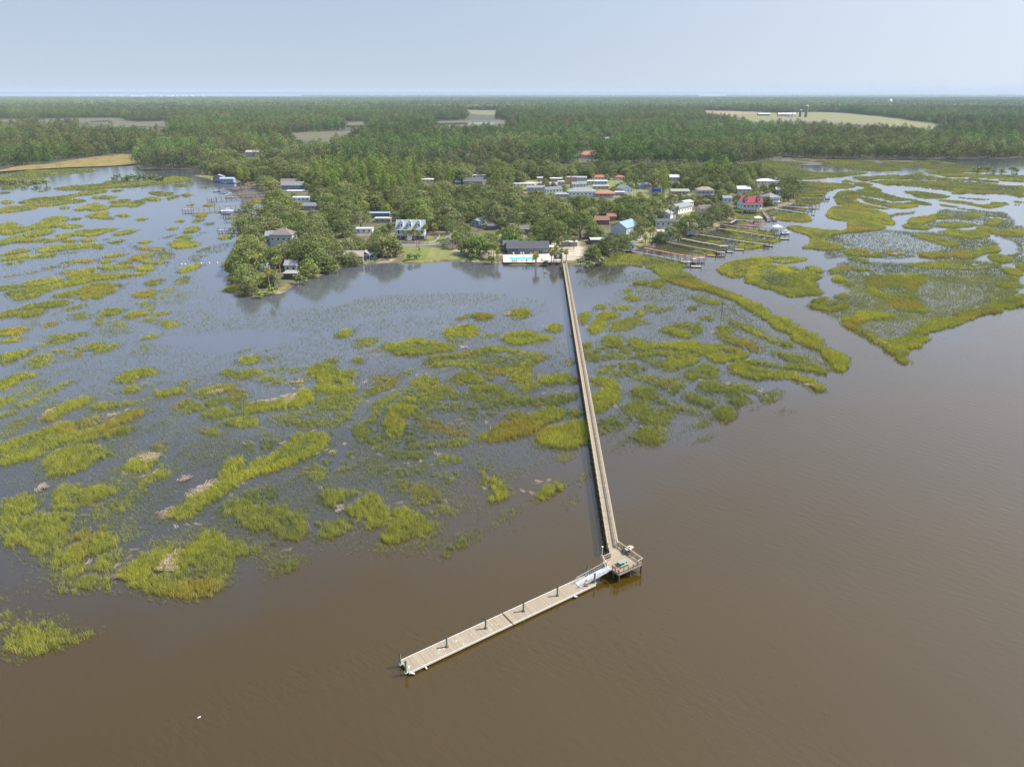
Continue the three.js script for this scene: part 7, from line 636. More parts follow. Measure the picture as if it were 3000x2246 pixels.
// ---------------------------------------------------------------- private docks, boats, cars
function jetty(name, label, pts, w, h, m, opt = {}) { const q = pts.map(p => G(p[0], p[1], h)), o = q[0], t = thing(name, label, 'dock', [o[0], 0, o[1]]); const pm = opt.pile || pileWet;
  for (let i = 0; i + 1 < q.length; i++) { const a = q[i], b = q[i + 1], L = Math.hypot(b[0] - a[0], b[1] - a[1]), dx = (b[0] - a[0]) / L, dz = (b[1] - a[1]) / L; part('deck', beam([a[0] - o[0], h, a[1] - o[1]], [b[0] - o[0], h, b[1] - o[1]], w, .16), m, t); const n = Math.max(1, Math.round(L / 4)); for (let k = 0; k <= n; k++) for (const s of [-1, 1]) { const x = lerp(a[0], b[0], k / n) - o[0] - dz * s * w * .5, z = lerp(a[1], b[1], k / n) - o[1] + dx * s * w * .5, up = opt.rail ? 1.0 : .08; part('pile', box(.18, h + up + 1, .18, x, (h + up - 1) / 2, z), opt.rail ? m : pm, t); } if (opt.rail) for (const s of (opt.rail === 2 ? [-1, 1] : [-1])) for (const y of [1, .55]) part('railing', beam([a[0] - o[0] - dz * s * w * .5, h + y, a[1] - o[1] + dx * s * w * .5], [b[0] - o[0] - dz * s * w * .5, h + y, b[1] - o[1] + dx * s * w * .5], .08, .12), m, t); }
  if (opt.head) { const e = q[q.length - 1], [hw, hd] = opt.head; part('head_deck', box(hw, .18, hd, e[0] - o[0], h + .01, e[1] - o[1], opt.turn || 0), m, t); for (const sx of [-1, 1]) for (const sz of [-1, 1]) part('pile', box(.2, h + 2.2, .2, e[0] - o[0] + sx * hw * .45, h / 2, e[1] - o[1] + sz * hd * .45), pm, t); if (opt.roof) { const rg = hipRoof(hw + .8, hd + .8, 1.1, .3, .12); rg.translate(e[0] - o[0], h + 2.6, e[1] - o[1]); part('roof', rg, opt.roof, t); for (const sx of [-1, 1]) for (const sz of [-1, 1]) part('roof_post', box(.14, 2.6, .14, e[0] - o[0] + sx * hw * .42, h + 1.3, e[1] - o[1] + sz * hd * .42), trim, t); } }
  return t; }
function pontoon(label, x, y, w, d, m, turn = 0) { const p = G(x, y, .35), t = thing('float_platform', label, 'float', [p[0], 0, p[1]], turn, 'small floats at the private docks'); for (let k = 0; k < 5; k++) part('plank', box(w, .06, d / 5 - .04, 0, .38, -d / 2 + d * (k + .5) / 5), m, t); part('float', box(w - .2, .4, d - .2, 0, .14, 0), black, t); for (const s of [-1, 1]) part('guide_pile', cyl(.12, .12, 3, s * w * .52, 1, -d * .3, 8), pileWet, t); return t; }
const I = (x, y) => [2050 + x * .1808, 540 + y * .1808], Rr = (x, y) => [1750 + x * .33906, 440 + y * .33906], J = (x, y) => [520 + x * .1537, 480 + y * .1537];
const grey = mat(.24, .20, .16), paleWood = mat(.29, .245, .20), orangeWood = mat(.36, .185, .085), brownWood = mat(.22, .15, .105), roofWhite = mat(.66, .65, .61);
jetty('private_dock', 'grey railed dock with kayaks, nearest of the right docks', [Rr(298, 872), Rr(530, 915), Rr(770, 962)], 1.5, 1.4, grey, { rail: 1, head: [5.5, 3.5], turn: -.2 });
jetty('private_dock', 'new orange timber dock with railings', [Rr(408, 842), Rr(640, 888), Rr(880, 928)], 1.6, 1.5, orangeWood, { rail: 2, head: [6, 3.4], pile: orangeWood });
jetty('private_dock', 'grey dock with a boat lift, third of the right docks', [Rr(600, 790), Rr(830, 836), Rr(1070, 880)], 1.5, 1.3, grey, { rail: 1, head: [4.4, 3] });
jetty('private_dock', 'pale dock with a white tent, fourth of the right docks', [Rr(728, 760), Rr(900, 795), Rr(1090, 826)], 1.5, 1.3, paleWood, { head: [5.5, 3] });
jetty('private_dock', 'dock ending in a brown plank platform, fifth of the right docks', [I(0, 812), I(430, 878), I(860, 945), I(1090, 972)], 1.4, 1.3, grey, { head: [3, 2] });
jetty('private_dock', 'bare grey dock with a dog leg, sixth of the right docks', [I(300, 712), I(720, 775), I(1120, 836), I(1210, 850)], 1.4, 1.3, grey, {});
jetty('gazebo_dock', 'long railed dock ending in a cream roofed gazebo beside a white boat', [I(388, 655), I(780, 705), I(1170, 748), I(1255, 752)], 1.5, 1.4, grey, { rail: 1, head: [4, 3.4], roof: roofWhite });
jetty('gazebo_dock', 'short dock with a white roofed gazebo over red mud', [I(500, 625), I(592, 570), I(740, 580), I(880, 596), I(942, 602)], 1.3, 1.3, paleWood, { head: [3.6, 3.2], roof: roofWhite });
jetty('private_dock', 'short dock running down from the red roofed house', [I(1030, 445), I(1068, 495), I(1110, 542)], 1.8, 1.4, paleWood, { rail: 2, head: [3, 2.4] });
jetty('private_dock', 'pale curving dock in front of the slate roofed stilted house', [I(1210, 388), I(1380, 415), I(1560, 442), I(1720, 465)], 1.5, 1.4, paleWood, { head: [2.6, 2] });
jetty('private_dock', 'pale dock with a float, above the curving one', [I(1370, 350), I(1520, 360), I(1660, 376), I(1800, 388)], 1.6, 1.4, paleWood, { head: [3, 2] });
jetty('private_dock', 'wooden framed boat dock among the far right docks', [I(1580, 308), I(1700, 322), I(1880, 340)], 1.5, 1.4, brownWood, { rail: 2, head: [6, 3] });
jetty('private_dock', 'grey dock third from the back of the far right row', [I(1545, 212), I(1720, 220), I(1930, 230), I(2060, 224)], 1.4, 1.4, grey, { head: [3, 2] });
jetty('private_dock', 'brown railed dock second from the back of the far right row', [I(1590, 158), I(1780, 166), I(1980, 172)], 1.4, 1.4, brownWood, { rail: 1, head: [4, 3] });
jetty('private_dock', 'brown dock farthest back on the right creek', [I(1530, 55), I(1740, 64), I(1960, 72), I(2070, 84)], 1.4, 1.4, brownWood, { rail: 1 });
jetty('private_dock', 'low pale bulkhead walk at the right shore', [I(490, 628), I(600, 575)], 1, .9, paleWood, {});
pontoon('white plank float at the end of the nearest right dock', ...Rr(855, 1002), 5, 3, paleWood, -.2); pontoon('orange plank float at the end of the orange dock', ...Rr(985, 908), 4.5, 2.4, orangeWood, -.3); pontoon('float beyond the boat lift', ...Rr(1145, 876), 3, 2.6, paleWood); pontoon('float beyond the white tent dock', ...Rr(1230, 857), 5, 2.4, paleWood, -.1); pontoon('float beyond the brown plank platform', ...I(1130, 992), 4, 2.2, grey); pontoon('lone grey float beyond the dog leg dock', ...I(1380, 882), 5, 2.4, grey); pontoon('float in front of the small white gazebo', ...I(920, 640), 3, 2.6, paleWood); pontoon('float at the foot of the dock below the red roofed house', ...I(1130, 585), 3.4, 2, paleWood); pontoon('small float off the curving pale dock', ...I(1840, 492), 2.2, 1.8, paleWood); pontoon('float at the end of the pale dock above the curving one', ...I(1855, 390), 3.4, 2, paleWood); pontoon('small float in the middle of the far right creek', ...I(2080, 236), 3, 2, grey); pontoon('float at the end of the farthest right dock', ...I(2085, 92), 2.4, 1.6, paleWood);
jetty('private_dock', 'brown railed dock farthest back on the left shore', [J(1500, 432), J(1180, 462), J(850, 500)], 1.8, 1.5, brownWood, { rail: 2, head: [6, 4] });
jetty('private_dock', 'short brown dock with a boat, second on the left shore', [J(1640, 556), J(1420, 566), J(1190, 578)], 1.5, 1.4, brownWood, { head: [4, 4] });
jetty('private_dock', 'grey dock, third from the back on the left shore', [J(1670, 590), J(1200, 618), J(640, 655)], 1.7, 1.5, grey, { rail: 1, head: [6, 4.5] });
jetty('private_dock', 'longest grey dock reaching far out on the left', [J(1880, 768), J(1300, 798), J(700, 832), J(190, 862)], 1.8, 1.6, grey, { rail: 1, head: [7, 4.5] });
jetty('private_dock', 'dock with kayaks and boats below the longest left dock', [J(1880, 850), J(1590, 862), J(1300, 882)], 1.7, 1.5, grey, { head: [5, 3.5] });
jetty('private_dock', 'left dock ending in a square boat shelter', [J(1900, 915), J(1400, 938), J(960, 965)], 1.7, 1.6, grey, { head: [6, 4], roof: mat(.3, .3, .32) });
jetty('private_dock', 'lowest left dock half hidden by the point', [J(1300, 1240), J(1060, 1246), J(840, 1256)], 1.5, 1.3, paleWood, { head: [5, 2.4] });
pontoon('float at the end of the farthest left dock', ...J(735, 526), 5, 3, brownWood);
function boat(label, x, y, turn, L = 6, lift = 0) { const p = G(x, y, lift), t = thing('motor_boat', label, 'boat', [p[0], lift, p[1]], turn, 'boats at the private docks'); const T = [], st = 8, sec = []; for (let k = 0; k <= st; k++) { const u = k / st, x2 = (u - .5) * L, b = L * .18 * Math.sin(Math.min(1, (1 - u) * 1.7 + .02) * 1.5708), hh = .75 + .35 * u * u; sec.push([[x2, hh, -b], [x2, .0, -b * .6], [x2, -.2, 0], [x2, .0, b * .6], [x2, hh, b]]); } for (let k = 0; k < st; k++) for (let j = 0; j < 4; j++) { const a = sec[k][j], b = sec[k][j + 1], c = sec[k + 1][j + 1], d = sec[k + 1][j]; T.push(...a, ...b, ...c, ...a, ...c, ...d); } T.push(...sec[0][0], ...sec[0][1], ...sec[0][4], ...sec[0][1], ...sec[0][3], ...sec[0][4], ...sec[0][1], ...sec[0][2], ...sec[0][3]); part('hull', faces(T), trim, t); const Fl = []; for (let k = 0; k < st; k++) Fl.push(...[sec[k][0], sec[k][4], sec[k + 1][4], sec[k][0], sec[k + 1][4], sec[k + 1][0]].flatMap(v => [v[0], v[1] - .25, v[2] * .92])); part('floor', faces(Fl), mat(.6, .58, .54), t); part('console', box(L * .13, .9, .9, -L * .05, 1, 0), trim, t); part('windscreen', box(.06, .45, .8, L * .02, 1.6, 0), glass, t); part('canopy', box(L * .3, .07, 1.7, -L * .05, 2.15, 0), mat(.5, .52, .56), t); for (const sx of [-1, 1]) for (const sz of [-.75, .75]) part('canopy_post', box(.05, 1.4, .05, -L * .05 + sx * L * .13, 1.45, sz), alum, t); part('outboard_motor', box(.5, 1.1, .45, -L / 2 - .2, .75, 0), black, t); return t; }
boat('white motor boat moored beyond the cream gazebo', ...I(1400, 800), .5, 8); boat('white motor boat at the dock below the red roofed house', ...I(1205, 590), -.9, 5); boat('white boat on the boat lift dock at the left', ...J(1010, 600), .05, 9, 1); boat('long white boat lying at the left dock shelter', ...J(970, 905), .05, 11, .8); boat('small white boat beside the kayak dock on the left', ...J(1210, 900), .05, 8, .4); boat('white boat beside the nearest right dock head', ...Rr(835, 975), -1.2, 4.5, .2); boat('white boat on a trailer beneath the slate roofed stilted house', ...I(1225, 335), .1, 5, 1.2);
for (const [x, y, c, l] of [[...Rr(655, 928), [.1, .5, .25], 'green kayak lying on the nearest right dock'], [...Rr(722, 938), [.6, .6, .06], 'yellow kayak lying on the nearest right dock']]) { const p = G(x, y, 1.6), t = thing('kayak', l, 'kayak', [p[0], 1.6, p[1]], -.3); const g = new THREE.SphereGeometry(1, 14, 8); g.scale(1.9, .18, .36); part('hull', g, mat(...c, .4), t); const s = new THREE.CylinderGeometry(.24, .24, .05, 12); s.scale(1.6, 1, 1); s.translate(0, .17, 0); part('cockpit', s, black, t); }
function car(label, x, y, turn, c) { const p = G(x, y, 1.05), t = thing('parked_car', label, 'car', [p[0], 1.08, p[1]], turn, 'cars parked among the houses'), s = new THREE.Shape(); s.moveTo(-2.2, .3); s.lineTo(-2.25, .85); s.lineTo(-1.3, .95); s.lineTo(-.7, 1.5); s.lineTo(.8, 1.5); s.lineTo(1.4, 1); s.lineTo(2.2, .85); s.lineTo(2.25, .3); const g = new THREE.ExtrudeGeometry(s, { depth: 1.6, bevelEnabled: true, bevelSize: .08, bevelThickness: .08, bevelSegments: 2 }); g.translate(0, 0, -.8); part('body', g, mat(...c, .3), t); for (const z of [-.9, .9]) part('side_window', box(1.7, .38, .03, .05, 1.22, z), glass, t); const ws = box(.05, .62, 1.4, 0, 0, 0); ws.rotateZ(-.85); ws.translate(1.14, 1.28, 0); part('windscreen', ws, glass, t); for (const x2 of [-1.4, 1.4]) for (const z of [-.8, .8]) { const w = cyl(.33, .33, .22, 0, 0, 0, 14); w.rotateX(Math.PI / 2); w.translate(x2, .33, z); part('wheel', w, black, t); } for (const z of [-.6, .6]) part('headlight', box(.06, .14, .3, 2.3, .72, z), trim, t); }
car('dark red car parked by the grey carport', 1826, 574, .2, [.2, .03, .03]); car('black pickup beside the red roofed house', 2162, 608, 1.2, [.03, .03, .035]); car('white car on the far lawn by the causeway', 700, 470, .1, [.7, .7, .7]); car('dark car parked in shade behind the clubhouse', 1513, 697, .3, [.06, .05, .1]); car('white car on the lawn left of the long white house', 1930, 595, .4, [.65, .65, .63]); car('silver car on the village street', 1606, 543, .05, [.5, .5, .52]);
// ---------------------------------------------------------------- planting
const blocks = (x, z, R, H, base = 1) => { for (const [fx, fz, fr] of feet) if (Math.hypot(x - fx, z - fz) < fr * .62 + R * .3) return true; const T = sight(x, base + H * .97, z), B = sight(x, base + H * .15, z), w = FOCAL * R * .82 / (-z * CP + (EYE - 6) * SP); for (const [x0, y0, x1, y1, hz] of keep) if (z > hz && T[0] + w > x0 && T[0] - w < x1 && T[1] < y1 - 1 && B[1] > y0) return true; return false; };
const noTrees = [S([1236, 690, 1330, 690, 1330, 724, 1236, 724]), S([1176, 716, 1300, 716, 1345, 735, 1440, 735, 1440, 775, 1176, 780]), S([1462, 735, 1645, 735, 1720, 700, 1735, 760, 1690, 785, 1462, 790]), S([1865, 578, 1960, 562, 2040, 560, 2040, 578, 1990, 590, 1900, 598]), S([1885, 695, 1990, 688, 1990, 705, 1890, 725]), S([560, 505, 690, 525, 690, 540, 560, 530]), S([1990, 618, 2040, 606, 2050, 640, 2000, 650]), S([2130, 596, 2180, 590, 2180, 612, 2130, 616]), S([1060, 764, 1160, 758, 1170, 776, 1060, 782])].map(bbox);
const zone = (x, z) => x < -88 && z > -480 ? ['live oak in the crowded grove on the left point of the peninsula', 'oaks on the left point'] : x < -30 && z > -520 ? ['live oak in the grove left of the dormered house', 'oaks left of the dormered house'] : x > 95 && z > -640 ? ['live oak among the houses along the right docks', 'oaks along the right docks'] : z > -520 ? ['live oak in the dense grove behind the pool house and pier', 'oaks behind the pool house'] : ['live oak in the rear grove around the village', 'oaks around the village'];
const villageGreen = bbox(S([1540, 530, 1900, 530, 1900, 572, 1660, 576, 1540, 560]));
const spots = [];
for (let z = peninsula.b[1]; z < peninsula.b[3]; z += 10) for (let x = peninsula.b[0]; x < peninsula.b[2]; x += 10) { const X = x + rr(-4.6, 4.6), Z = z + rr(-4.6, 4.6), r = rnd(), small = rnd() < .18; if (!inside(peninsula, X, Z) || edgeDist(peninsula, X, Z) < 2.2 || noTrees.some(p => within(p, X, Z))) continue; if (r > .86 || within(villageGreen, X, Z) && r > .3) continue; const pr = small ? oaks[7 + Math.floor(rnd() * 3)] : oaks[Math.floor(rnd() * 7)], s = rr(.72, 1.25); if (blocks(X, Z, pr.R * s, pr.H * s)) { const ps = oaks[7 + Math.floor(rnd() * 3)]; if (blocks(X, Z, ps.R * .7, ps.H * .75)) continue; spots.push([X, Z, ps, .72]); continue; } spots.push([X, Z, pr, s]); }
for (let k = 0; k < 900; k++) { const X = rr(peninsula.b[0], peninsula.b[2]), Z = rr(-560, peninsula.b[3]); if (!inside(peninsula, X, Z) || edgeDist(peninsula, X, Z) < 1.6 || edgeDist(peninsula, X, Z) > 16 && rnd() < .8 || noTrees.some(p => within(p, X, Z)) || spots.some(q => Math.hypot(q[0] - X, q[1] - Z) < 5.2)) continue; const pr = oaks[7 + Math.floor(rnd() * 3)], s = rr(.6, .95); if (!blocks(X, Z, pr.R * s, pr.H * s)) spots.push([X, Z, pr, s]); else if (!blocks(X, Z, pr.R * .45, pr.H * .42)) spots.push([X, Z, pr, .43]); }
const hero = [[694, 792, 1, .8], [704, 826, 1, .8], [728, 842, 0, .85], [698, 752, 1, .9], [716, 775, 0, .9], [742, 800, 0, .95], [730, 750, 0, 1], [765, 838, 1, .8], [790, 790, 0, .8], [815, 770, 0, .85], [905, 806, 1, 1], [935, 792, 1, 1.05], [962, 792, 1, .95], [985, 778, 0, .85], [880, 780, 0, 1], [912, 768, 0, 1], [945, 762, 0, .95], [1030, 772, 1, .9], [1122, 756, 1, 1.1], [1145, 748, 1, 1.1], [1102, 742, 0, .8], [1160, 752, 1, 1], [1385, 744, 0, .9], [1406, 750, 1, 1.1], [1425, 742, 0, .8], [1362, 742, 1, .9], [1784, 752, 0, .9], [1765, 748, 1, 1], [1735, 760, 1, .9], [1808, 738, 0, .8], [1828, 730, 1, 1], [1990, 692, 0, .8], [2012, 688, 0, .9], [2058, 672, 0, .95], [2086, 662, 0, 1], [2108, 648, 0, .95], [2128, 642, 1, 1], [1884, 686, 0, .8], [1968, 702, 1, .9], [1936, 708, 1, .75], [2310, 588, 0, 1], [2325, 575, 0, 1], [2298, 580, 0, .9], [2246, 604, 1, .9]];
for (const [x, y, small, s] of hero) { const p = G(x, y, 1), pr = small ? oaks[7 + Math.floor(rnd() * 3)] : oaks[Math.floor(rnd() * 7)]; for (let k = spots.length - 1; k >= 0; k--) if (Math.hypot(spots[k][0] - p[0], spots[k][1] - p[1]) < (small ? 4 : 6)) spots.splice(k, 1); spots.push([p[0], p[1], pr, s]); }
spots.sort((a, b) => b[1] - a[1]);
spots.slice(0, 298).forEach(([x, z, pr, s]) => { const [l, gname] = zone(x, z); plant('live_oak', pr, oakMats[Math.floor(rnd() * 7)], x, z, s, l, 'tree', gname); });
function grove(name, label, list, make) { // one mass of trees too many to be single things
  const by = new Map(); for (const q of list) { if (!by.has(q[2])) by.set(q[2], []); by.get(q[2]).push(q); } 
  for (const [pr, L] of by) { const o = new THREE.InstancedMesh(pr.both, make, L.length), m4 = new THREE.Matrix4(), q = new THREE.Quaternion(), col = new THREE.Color(), up = V3(0, 1, 0); L.forEach(([x, z, , s, c, y = 1], i) => { q.setFromAxisAngle(up, rnd() * 6.283); m4.compose(V3(x, y, z), q, V3(s * rr(.92, 1.08), s * rr(.9, 1.1), s * rr(.92, 1.08))); o.setMatrixAt(i, m4); o.setColorAt(i, col.setRGB(...c)); }); stuff(o, name, label, 'woodland'); } }
const tinted = (crown, trunk) => { const t = prep(trunk.clone()), n = t.attributes.position.count, a = new Float32Array(n * 3); for (let i = 0; i < n; i++) { a[i * 3] = 1.0; a[i * 3 + 1] = .8; a[i * 3 + 2] = 1.5; } t.setAttribute('color', new THREE.BufferAttribute(a, 3)); return mergeGeometries([prep(crown), t]); };
const massMat = leafMat(1, 1, 1), jitterC = (r, g, b, j = .18) => { const k = 1 + rr(-j, j); return [r * k * rr(.93, 1.1), g * k, b * k * rr(.9, 1.1)]; };
for (const pr of oaks) pr.both = tinted(pr.crown, pr.trunk);
grove('oak_grove', 'farther live oaks of the peninsula merging into one canopy', spots.slice(298).map(([x, z, pr, s]) => [x, z, pr, s, jitterC(.19, .225, .08, .28)]), massMat); console.log('oaks', spots.length);
// pines
const pineSpots = []; const pineArea = (poly, n, l, gname) => { const p = bbox(S(poly)); let k = 0, tries = 0; while (k < n && tries++ < n * 60) { const x = rr(p.b[0], p.b[2]), z = rr(p.b[1], p.b[3]); if (!inside(p, x, z)) continue; const pr = pines[Math.floor(rnd() * 5)], s = rr(.85, 1.12); if (pineSpots.some(q => Math.hypot(q[0] - x, q[1] - z) < 5.5) || blocks(x, z, pr.R * s, pr.H * s)) continue; pineSpots.push([x, z]); k++; plant('pine_tree', pr, pineMats[Math.floor(rnd() * 3)], x, z, s, l, 'tree', gname); } };
pineArea([880, 560, 940, 525, 1090, 512, 1270, 516, 1290, 560, 1230, 600, 1100, 612, 960, 600], 74, 'tall bright green pine in the stand at the back left of the peninsula', 'pines at the back left'); pineArea([1425, 545, 1500, 540, 1500, 585, 1425, 585], 7, 'tall pine in the middle clump left of the village', 'pines left of the village'); pineArea([1895, 575, 1965, 560, 1965, 590, 1900, 598], 6, 'tall dark pine at the right edge of the village lawn', 'pines at the village lawn'); pineArea([2035, 540, 2125, 528, 2130, 545, 2040, 555], 8, 'tall pine behind the tan roofed porch house', 'pines behind the porch house'); pineArea([1310, 545, 1360, 540, 1360, 570, 1310, 570], 5, 'pine standing right of the white far trailer', 'pines by the far trailer'); pineArea([2165, 540, 2220, 530, 2220, 548, 2170, 552], 4, 'pine near the white metal hip roof', 'pines by the white hip roof'); pineArea([690, 552, 740, 545, 745, 558, 700, 562], 3, 'tall light green tree behind the farthest left dock', 'trees behind the farthest left dock');
// palms
const C4 = (x, y) => [1200 + x * .27125, 440 + y * .27125], C3 = (x, y) => [600 + x * .31646, 460 + y * .31646];
const palmList = [[C4(45, 1000), 'palm in front of the dormered house porch, beside its stairs'], [C4(108, 1000), 'palm right of the stairs of the dormered house'], [C4(180, 962), 'palm at the right front corner of the dormered house'], [C4(277, 968), 'palm on the lawn corner near the picket fence'], [C3(1825, 745), 'palm at the left front of the dormered house'], [C3(1866, 786), 'palm on the lawn left of the dormered house stairs'], [C3(1938, 792), 'tallest palm on the lawn before the dormered house'],
  [C4(858, 1160), 'first palm of the row left of the pool'], [C4(884, 1166), 'second palm of the row left of the pool'], [C4(912, 1172), 'third palm of the row left of the pool'], [C4(940, 1176), 'fourth palm of the row left of the pool'], [C4(956, 1205), 'palm nearest the water left of the pool'], [C4(1355, 1258), 'left palm of the pair standing in front of the pool'], [C4(1371, 1243), 'right palm of the pair standing in front of the pool'], [C4(1536, 1218), 'leaning palm at the right end of the pool deck'], [C4(1556, 1232), 'palm nearest the water right of the pool'], [C4(1580, 1196), 'palm beside the blue notice board'], [C4(1641, 1206), 'palm left of the pier entrance'], [C4(1690, 1200), 'palm right of the pier entrance'], [C4(1500, 1040), 'tall palm behind the right end of the clubhouse'], [C4(1592, 1020), 'left palm behind the pale flat roof'], [C4(1612, 1030), 'right palm behind the pale flat roof'], [C4(1640, 1080), 'palm in the sandy yard behind the notice board'], [C4(1776, 1066), 'palm at the right of the sandy yard'], [C4(955, 1010), 'palm behind the left end of the clubhouse'], [C4(1022, 985), 'middle palm behind the clubhouse'], [C4(1100, 978), 'right palm behind the clubhouse'], [C4(505, 1062), 'left palm of the group by the shaded road'], [C4(540, 1070), 'middle palm of the group by the shaded road'], [C4(472, 1066), 'palm beside the road bend'], [C4(632, 760), 'palm standing clear in the middle of the grove'],
  [C3(600, 1232), 'left palm at the tip of the left point'], [C3(642, 1206), 'right palm at the tip of the left point'], [C3(430, 1268), 'low palm at the very tip of the left point'], [C3(700, 1095), 'palm above the carport on the left point'], [C3(660, 1080), 'palm left of the carport on the left point'], [C3(560, 890), 'palm in the middle of the left point'], [C3(1660, 885), 'palm at the left of the shore group below the road'], [C3(1690, 932), 'palm nearest the water in the shore group below the road'], [C3(1722, 920), 'middle palm of the shore group below the road'], [C3(1762, 905), 'right palm of the shore group below the road'],
  [Rr(452, 792), 'palm on the lawn behind the orange dock'], [Rr(478, 765), 'palm beside the boxy white house'], [Rr(545, 782), 'palm right of the boxy white house'], [Rr(592, 772), 'right palm by the docks lawn'], [Rr(412, 822), 'palm at the head of the orange dock'], [Rr(625, 600), 'round palm before the cream gable'], [Rr(685, 605), 'palm right of the cream gable'], [Rr(1270, 525), 'left palm in front of the red roofed house'], [Rr(1330, 528), 'middle palm in front of the red roofed house'], [Rr(1370, 530), 'right palm in front of the red roofed house'], [[1655, 546], 'palm before the a-frame'], [[1672, 549], 'bushy palm right of the a-frame'], [[1738, 542], 'palm between the village trailers'], [[1712, 524], 'palm behind the blue grey trailer'], [[1962, 562], 'palm beside the blue container'], [[598, 527], 'left palm of the far left shore'], [[617, 525], 'right palm of the far left shore']];
for (const [[x, y], l] of palmList) { const p = G(x, y, 1); plant('palmetto_palm', palms[Math.floor(rnd() * 4)], palmMats[Math.floor(rnd() * 2)], p[0], p[1], rr(.92, 1.12), l, 'palm', 'palms of the peninsula', palmBark); }
// shoreline bushes
for (const [x, y, s, l] of [[1200, 762, 1.5, 'left green bush on the grassy shore below the posts'], [1222, 760, 1.4, 'right green bush on the grassy shore below the posts'], [1440, 768, 1.8, 'dense dark bush at the water left of the pool'], [1385, 760, 1.5, 'wide bush under the shore oaks left of the pool'], [1600, 772, 1.1, 'grey green shrub on the sand right of the pool'], [1300, 724, 1.5, 'dark bush on the road corner'], [1312, 726, 1.3, 'second dark bush on the road corner'], [1700, 775, 1.6, 'low bush right of the pier entrance'], [1725, 778, 1.7, 'second bush right of the pier entrance'], [1760, 772, 2.2, 'large rounded bush at the shore right of the pier'], [800, 858, 1.7, 'grey shrub at the water by the tip of the point'], [880, 828, 2.1, 'big bush on the shore of the left point'], [720, 862, 1.6, 'low bush at the tip of the left point'], [760, 868, 1.4, 'small bush at the water edge of the point tip'], [1975, 622, 1.3, 'round bush beside the long white house'], [1990, 640, 1.2, 'round bush on the lawn below the long white house']]) { const p = G(x, y, .8); plant('shore_bush', bushes[Math.floor(rnd() * 3)], oakMats[Math.floor(rnd() * 5)], p[0], p[1], s, l, 'bush', 'bushes along the shore'); }
// shrubs on little marsh islands
for (const [x0, x1, y, n, l] of [[332, 484, 530, 13, 'scrub bush on the long low island in the left marsh'], [0, 150, 542, 7, 'scrub bush at the far left edge of the marsh'], [2860, 3000, 505, 6, 'scrub bush far out on the right marsh']]) for (let k = 0; k < n; k++) { const p = G(lerp(x0, x1, (k + rnd() * .6) / n), y + rr(-1.5, 1.5), 0); plant('marsh_shrub', bushes[k % 3], oakMats[k % 5], p[0], p[1], rr(1.8, 3.1), l, 'bush', l.replace('scrub bush', 'scrub')); }
// mainland woods
function makeFar(H, R, n, size) { const cl = []; for (let k = 0; k < 5; k++) { const a = k * 1.257 + .4, r = R * rr(.5, .85); cl.push([Math.cos(a) * r, H * rr(.16, .34), Math.sin(a) * r, rr(1.3, 1.9), .9]); } for (let k = 0; k < n; k++) { const a = k * 2.399, f = Math.sqrt((k + .5) / n), r = R * f * .8; cl.push([Math.cos(a) * r, H * (1 - .33 * f * f) - 1.3 - rr(0, 1.2), Math.sin(a) * r, rr(1.7, 2.5)]); if (f > .6) cl.push([Math.cos(a) * r, H * .5 + rr(-2, 1), Math.sin(a) * r, rr(1.2, 1.8), .9]); } return { crown: leafCloud(cl, 9, size * .62, .8), trunk: mergeGeometries([limb([[0, -.5, 0], [.1, H * .4, 0], [0, H * .8, 0]], .3, .12, 5)]), R, H }; }
const farTrees = [makeFar(15, 6.4, 11, .95), makeFar(19, 5.6, 10, .95), makeFar(13, 7, 12, .95), makeFar(22, 4.9, 9, .9), makeFar(16, 6, 10, .95)]; for (const pr of farTrees) pr.both = tinted(pr.crown, pr.trunk);
const open = [meadow, field, glade1, glade2, glade3, ...inlets, bbox(S([725, 452, 790, 450, 790, 468, 640, 500, 640, 470])), bbox(S([1704, 447, 1758, 447, 1762, 470, 1696, 470])), bbox(S([1740, 403, 1784, 403, 1784, 419, 1738, 419])), bbox(S([640, 455, 720, 455, 720, 486, 640, 492]))];
const woodTone = (x, z) => { const n = fbm(x * .006, z * .006), m = fbm(x * .02 + 9, z * .02); const v = .6 + 1.15 * fbm(x * .003 + 4, z * .0045), c = (n > .5 ? [.115, .178, .052] : [.14, .165, .06]).map(q => q * v); if (m > .68) return jitterC(.17, .17, .08, .15); if (m < .3) return jitterC(.14, .195, .045, .15); return jitterC(...c, .3); };
const clear = (x0, z0, H) => { const x = x0 + (noise(x0 * .02, z0 * .02) - .5) * 40, z = z0 + (noise(x0 * .02 + 50, z0 * .012) - .5) * 70; return open.some(p => [0, .5, 1].some(f => { const k = EYE / (EYE - H * f); return within(p, x * k, z * k); })); };
const near = [], mid = [];
for (let z = -720; z > -1500; z -= 9.4) for (let x = z * .86 - 60; x < -z * .86 + 60; x += 9.4) { const X = x + rr(-3, 3), Z = z + rr(-3, 3); if (!within(mainland, X, Z) || rnd() < .1 || clear(X, Z, 17)) continue; near.push([X, Z, farTrees[Math.floor(rnd() * 5)], rr(.7, 1.32), woodTone(X, Z), .6]); }
near.sort((a, b) => b[1] - a[1]);
const farMats = [leafMat(.13, .17, .065), leafMat(.145, .165, .08), leafMat(.16, .215, .065), leafMat(.19, .2, .1)];
near.slice(0, 290).forEach(([x, z, pr, s]) => { const [px] = sight(x, 0, z); const l = px < 700 ? ['woodland tree at the front of the wood behind the left marsh', 'front trees of the left wood'] : px < 1640 ? ['woodland tree at the front of the wood behind the peninsula', 'front trees of the middle wood'] : ['woodland tree at the front of the wood behind the right marsh', 'front trees of the right wood']; const o = plant('woodland_tree', pr, farMats[Math.floor(rnd() * 4)], x, z, s, l[0], 'tree', l[1]); o.position.y = .6; });
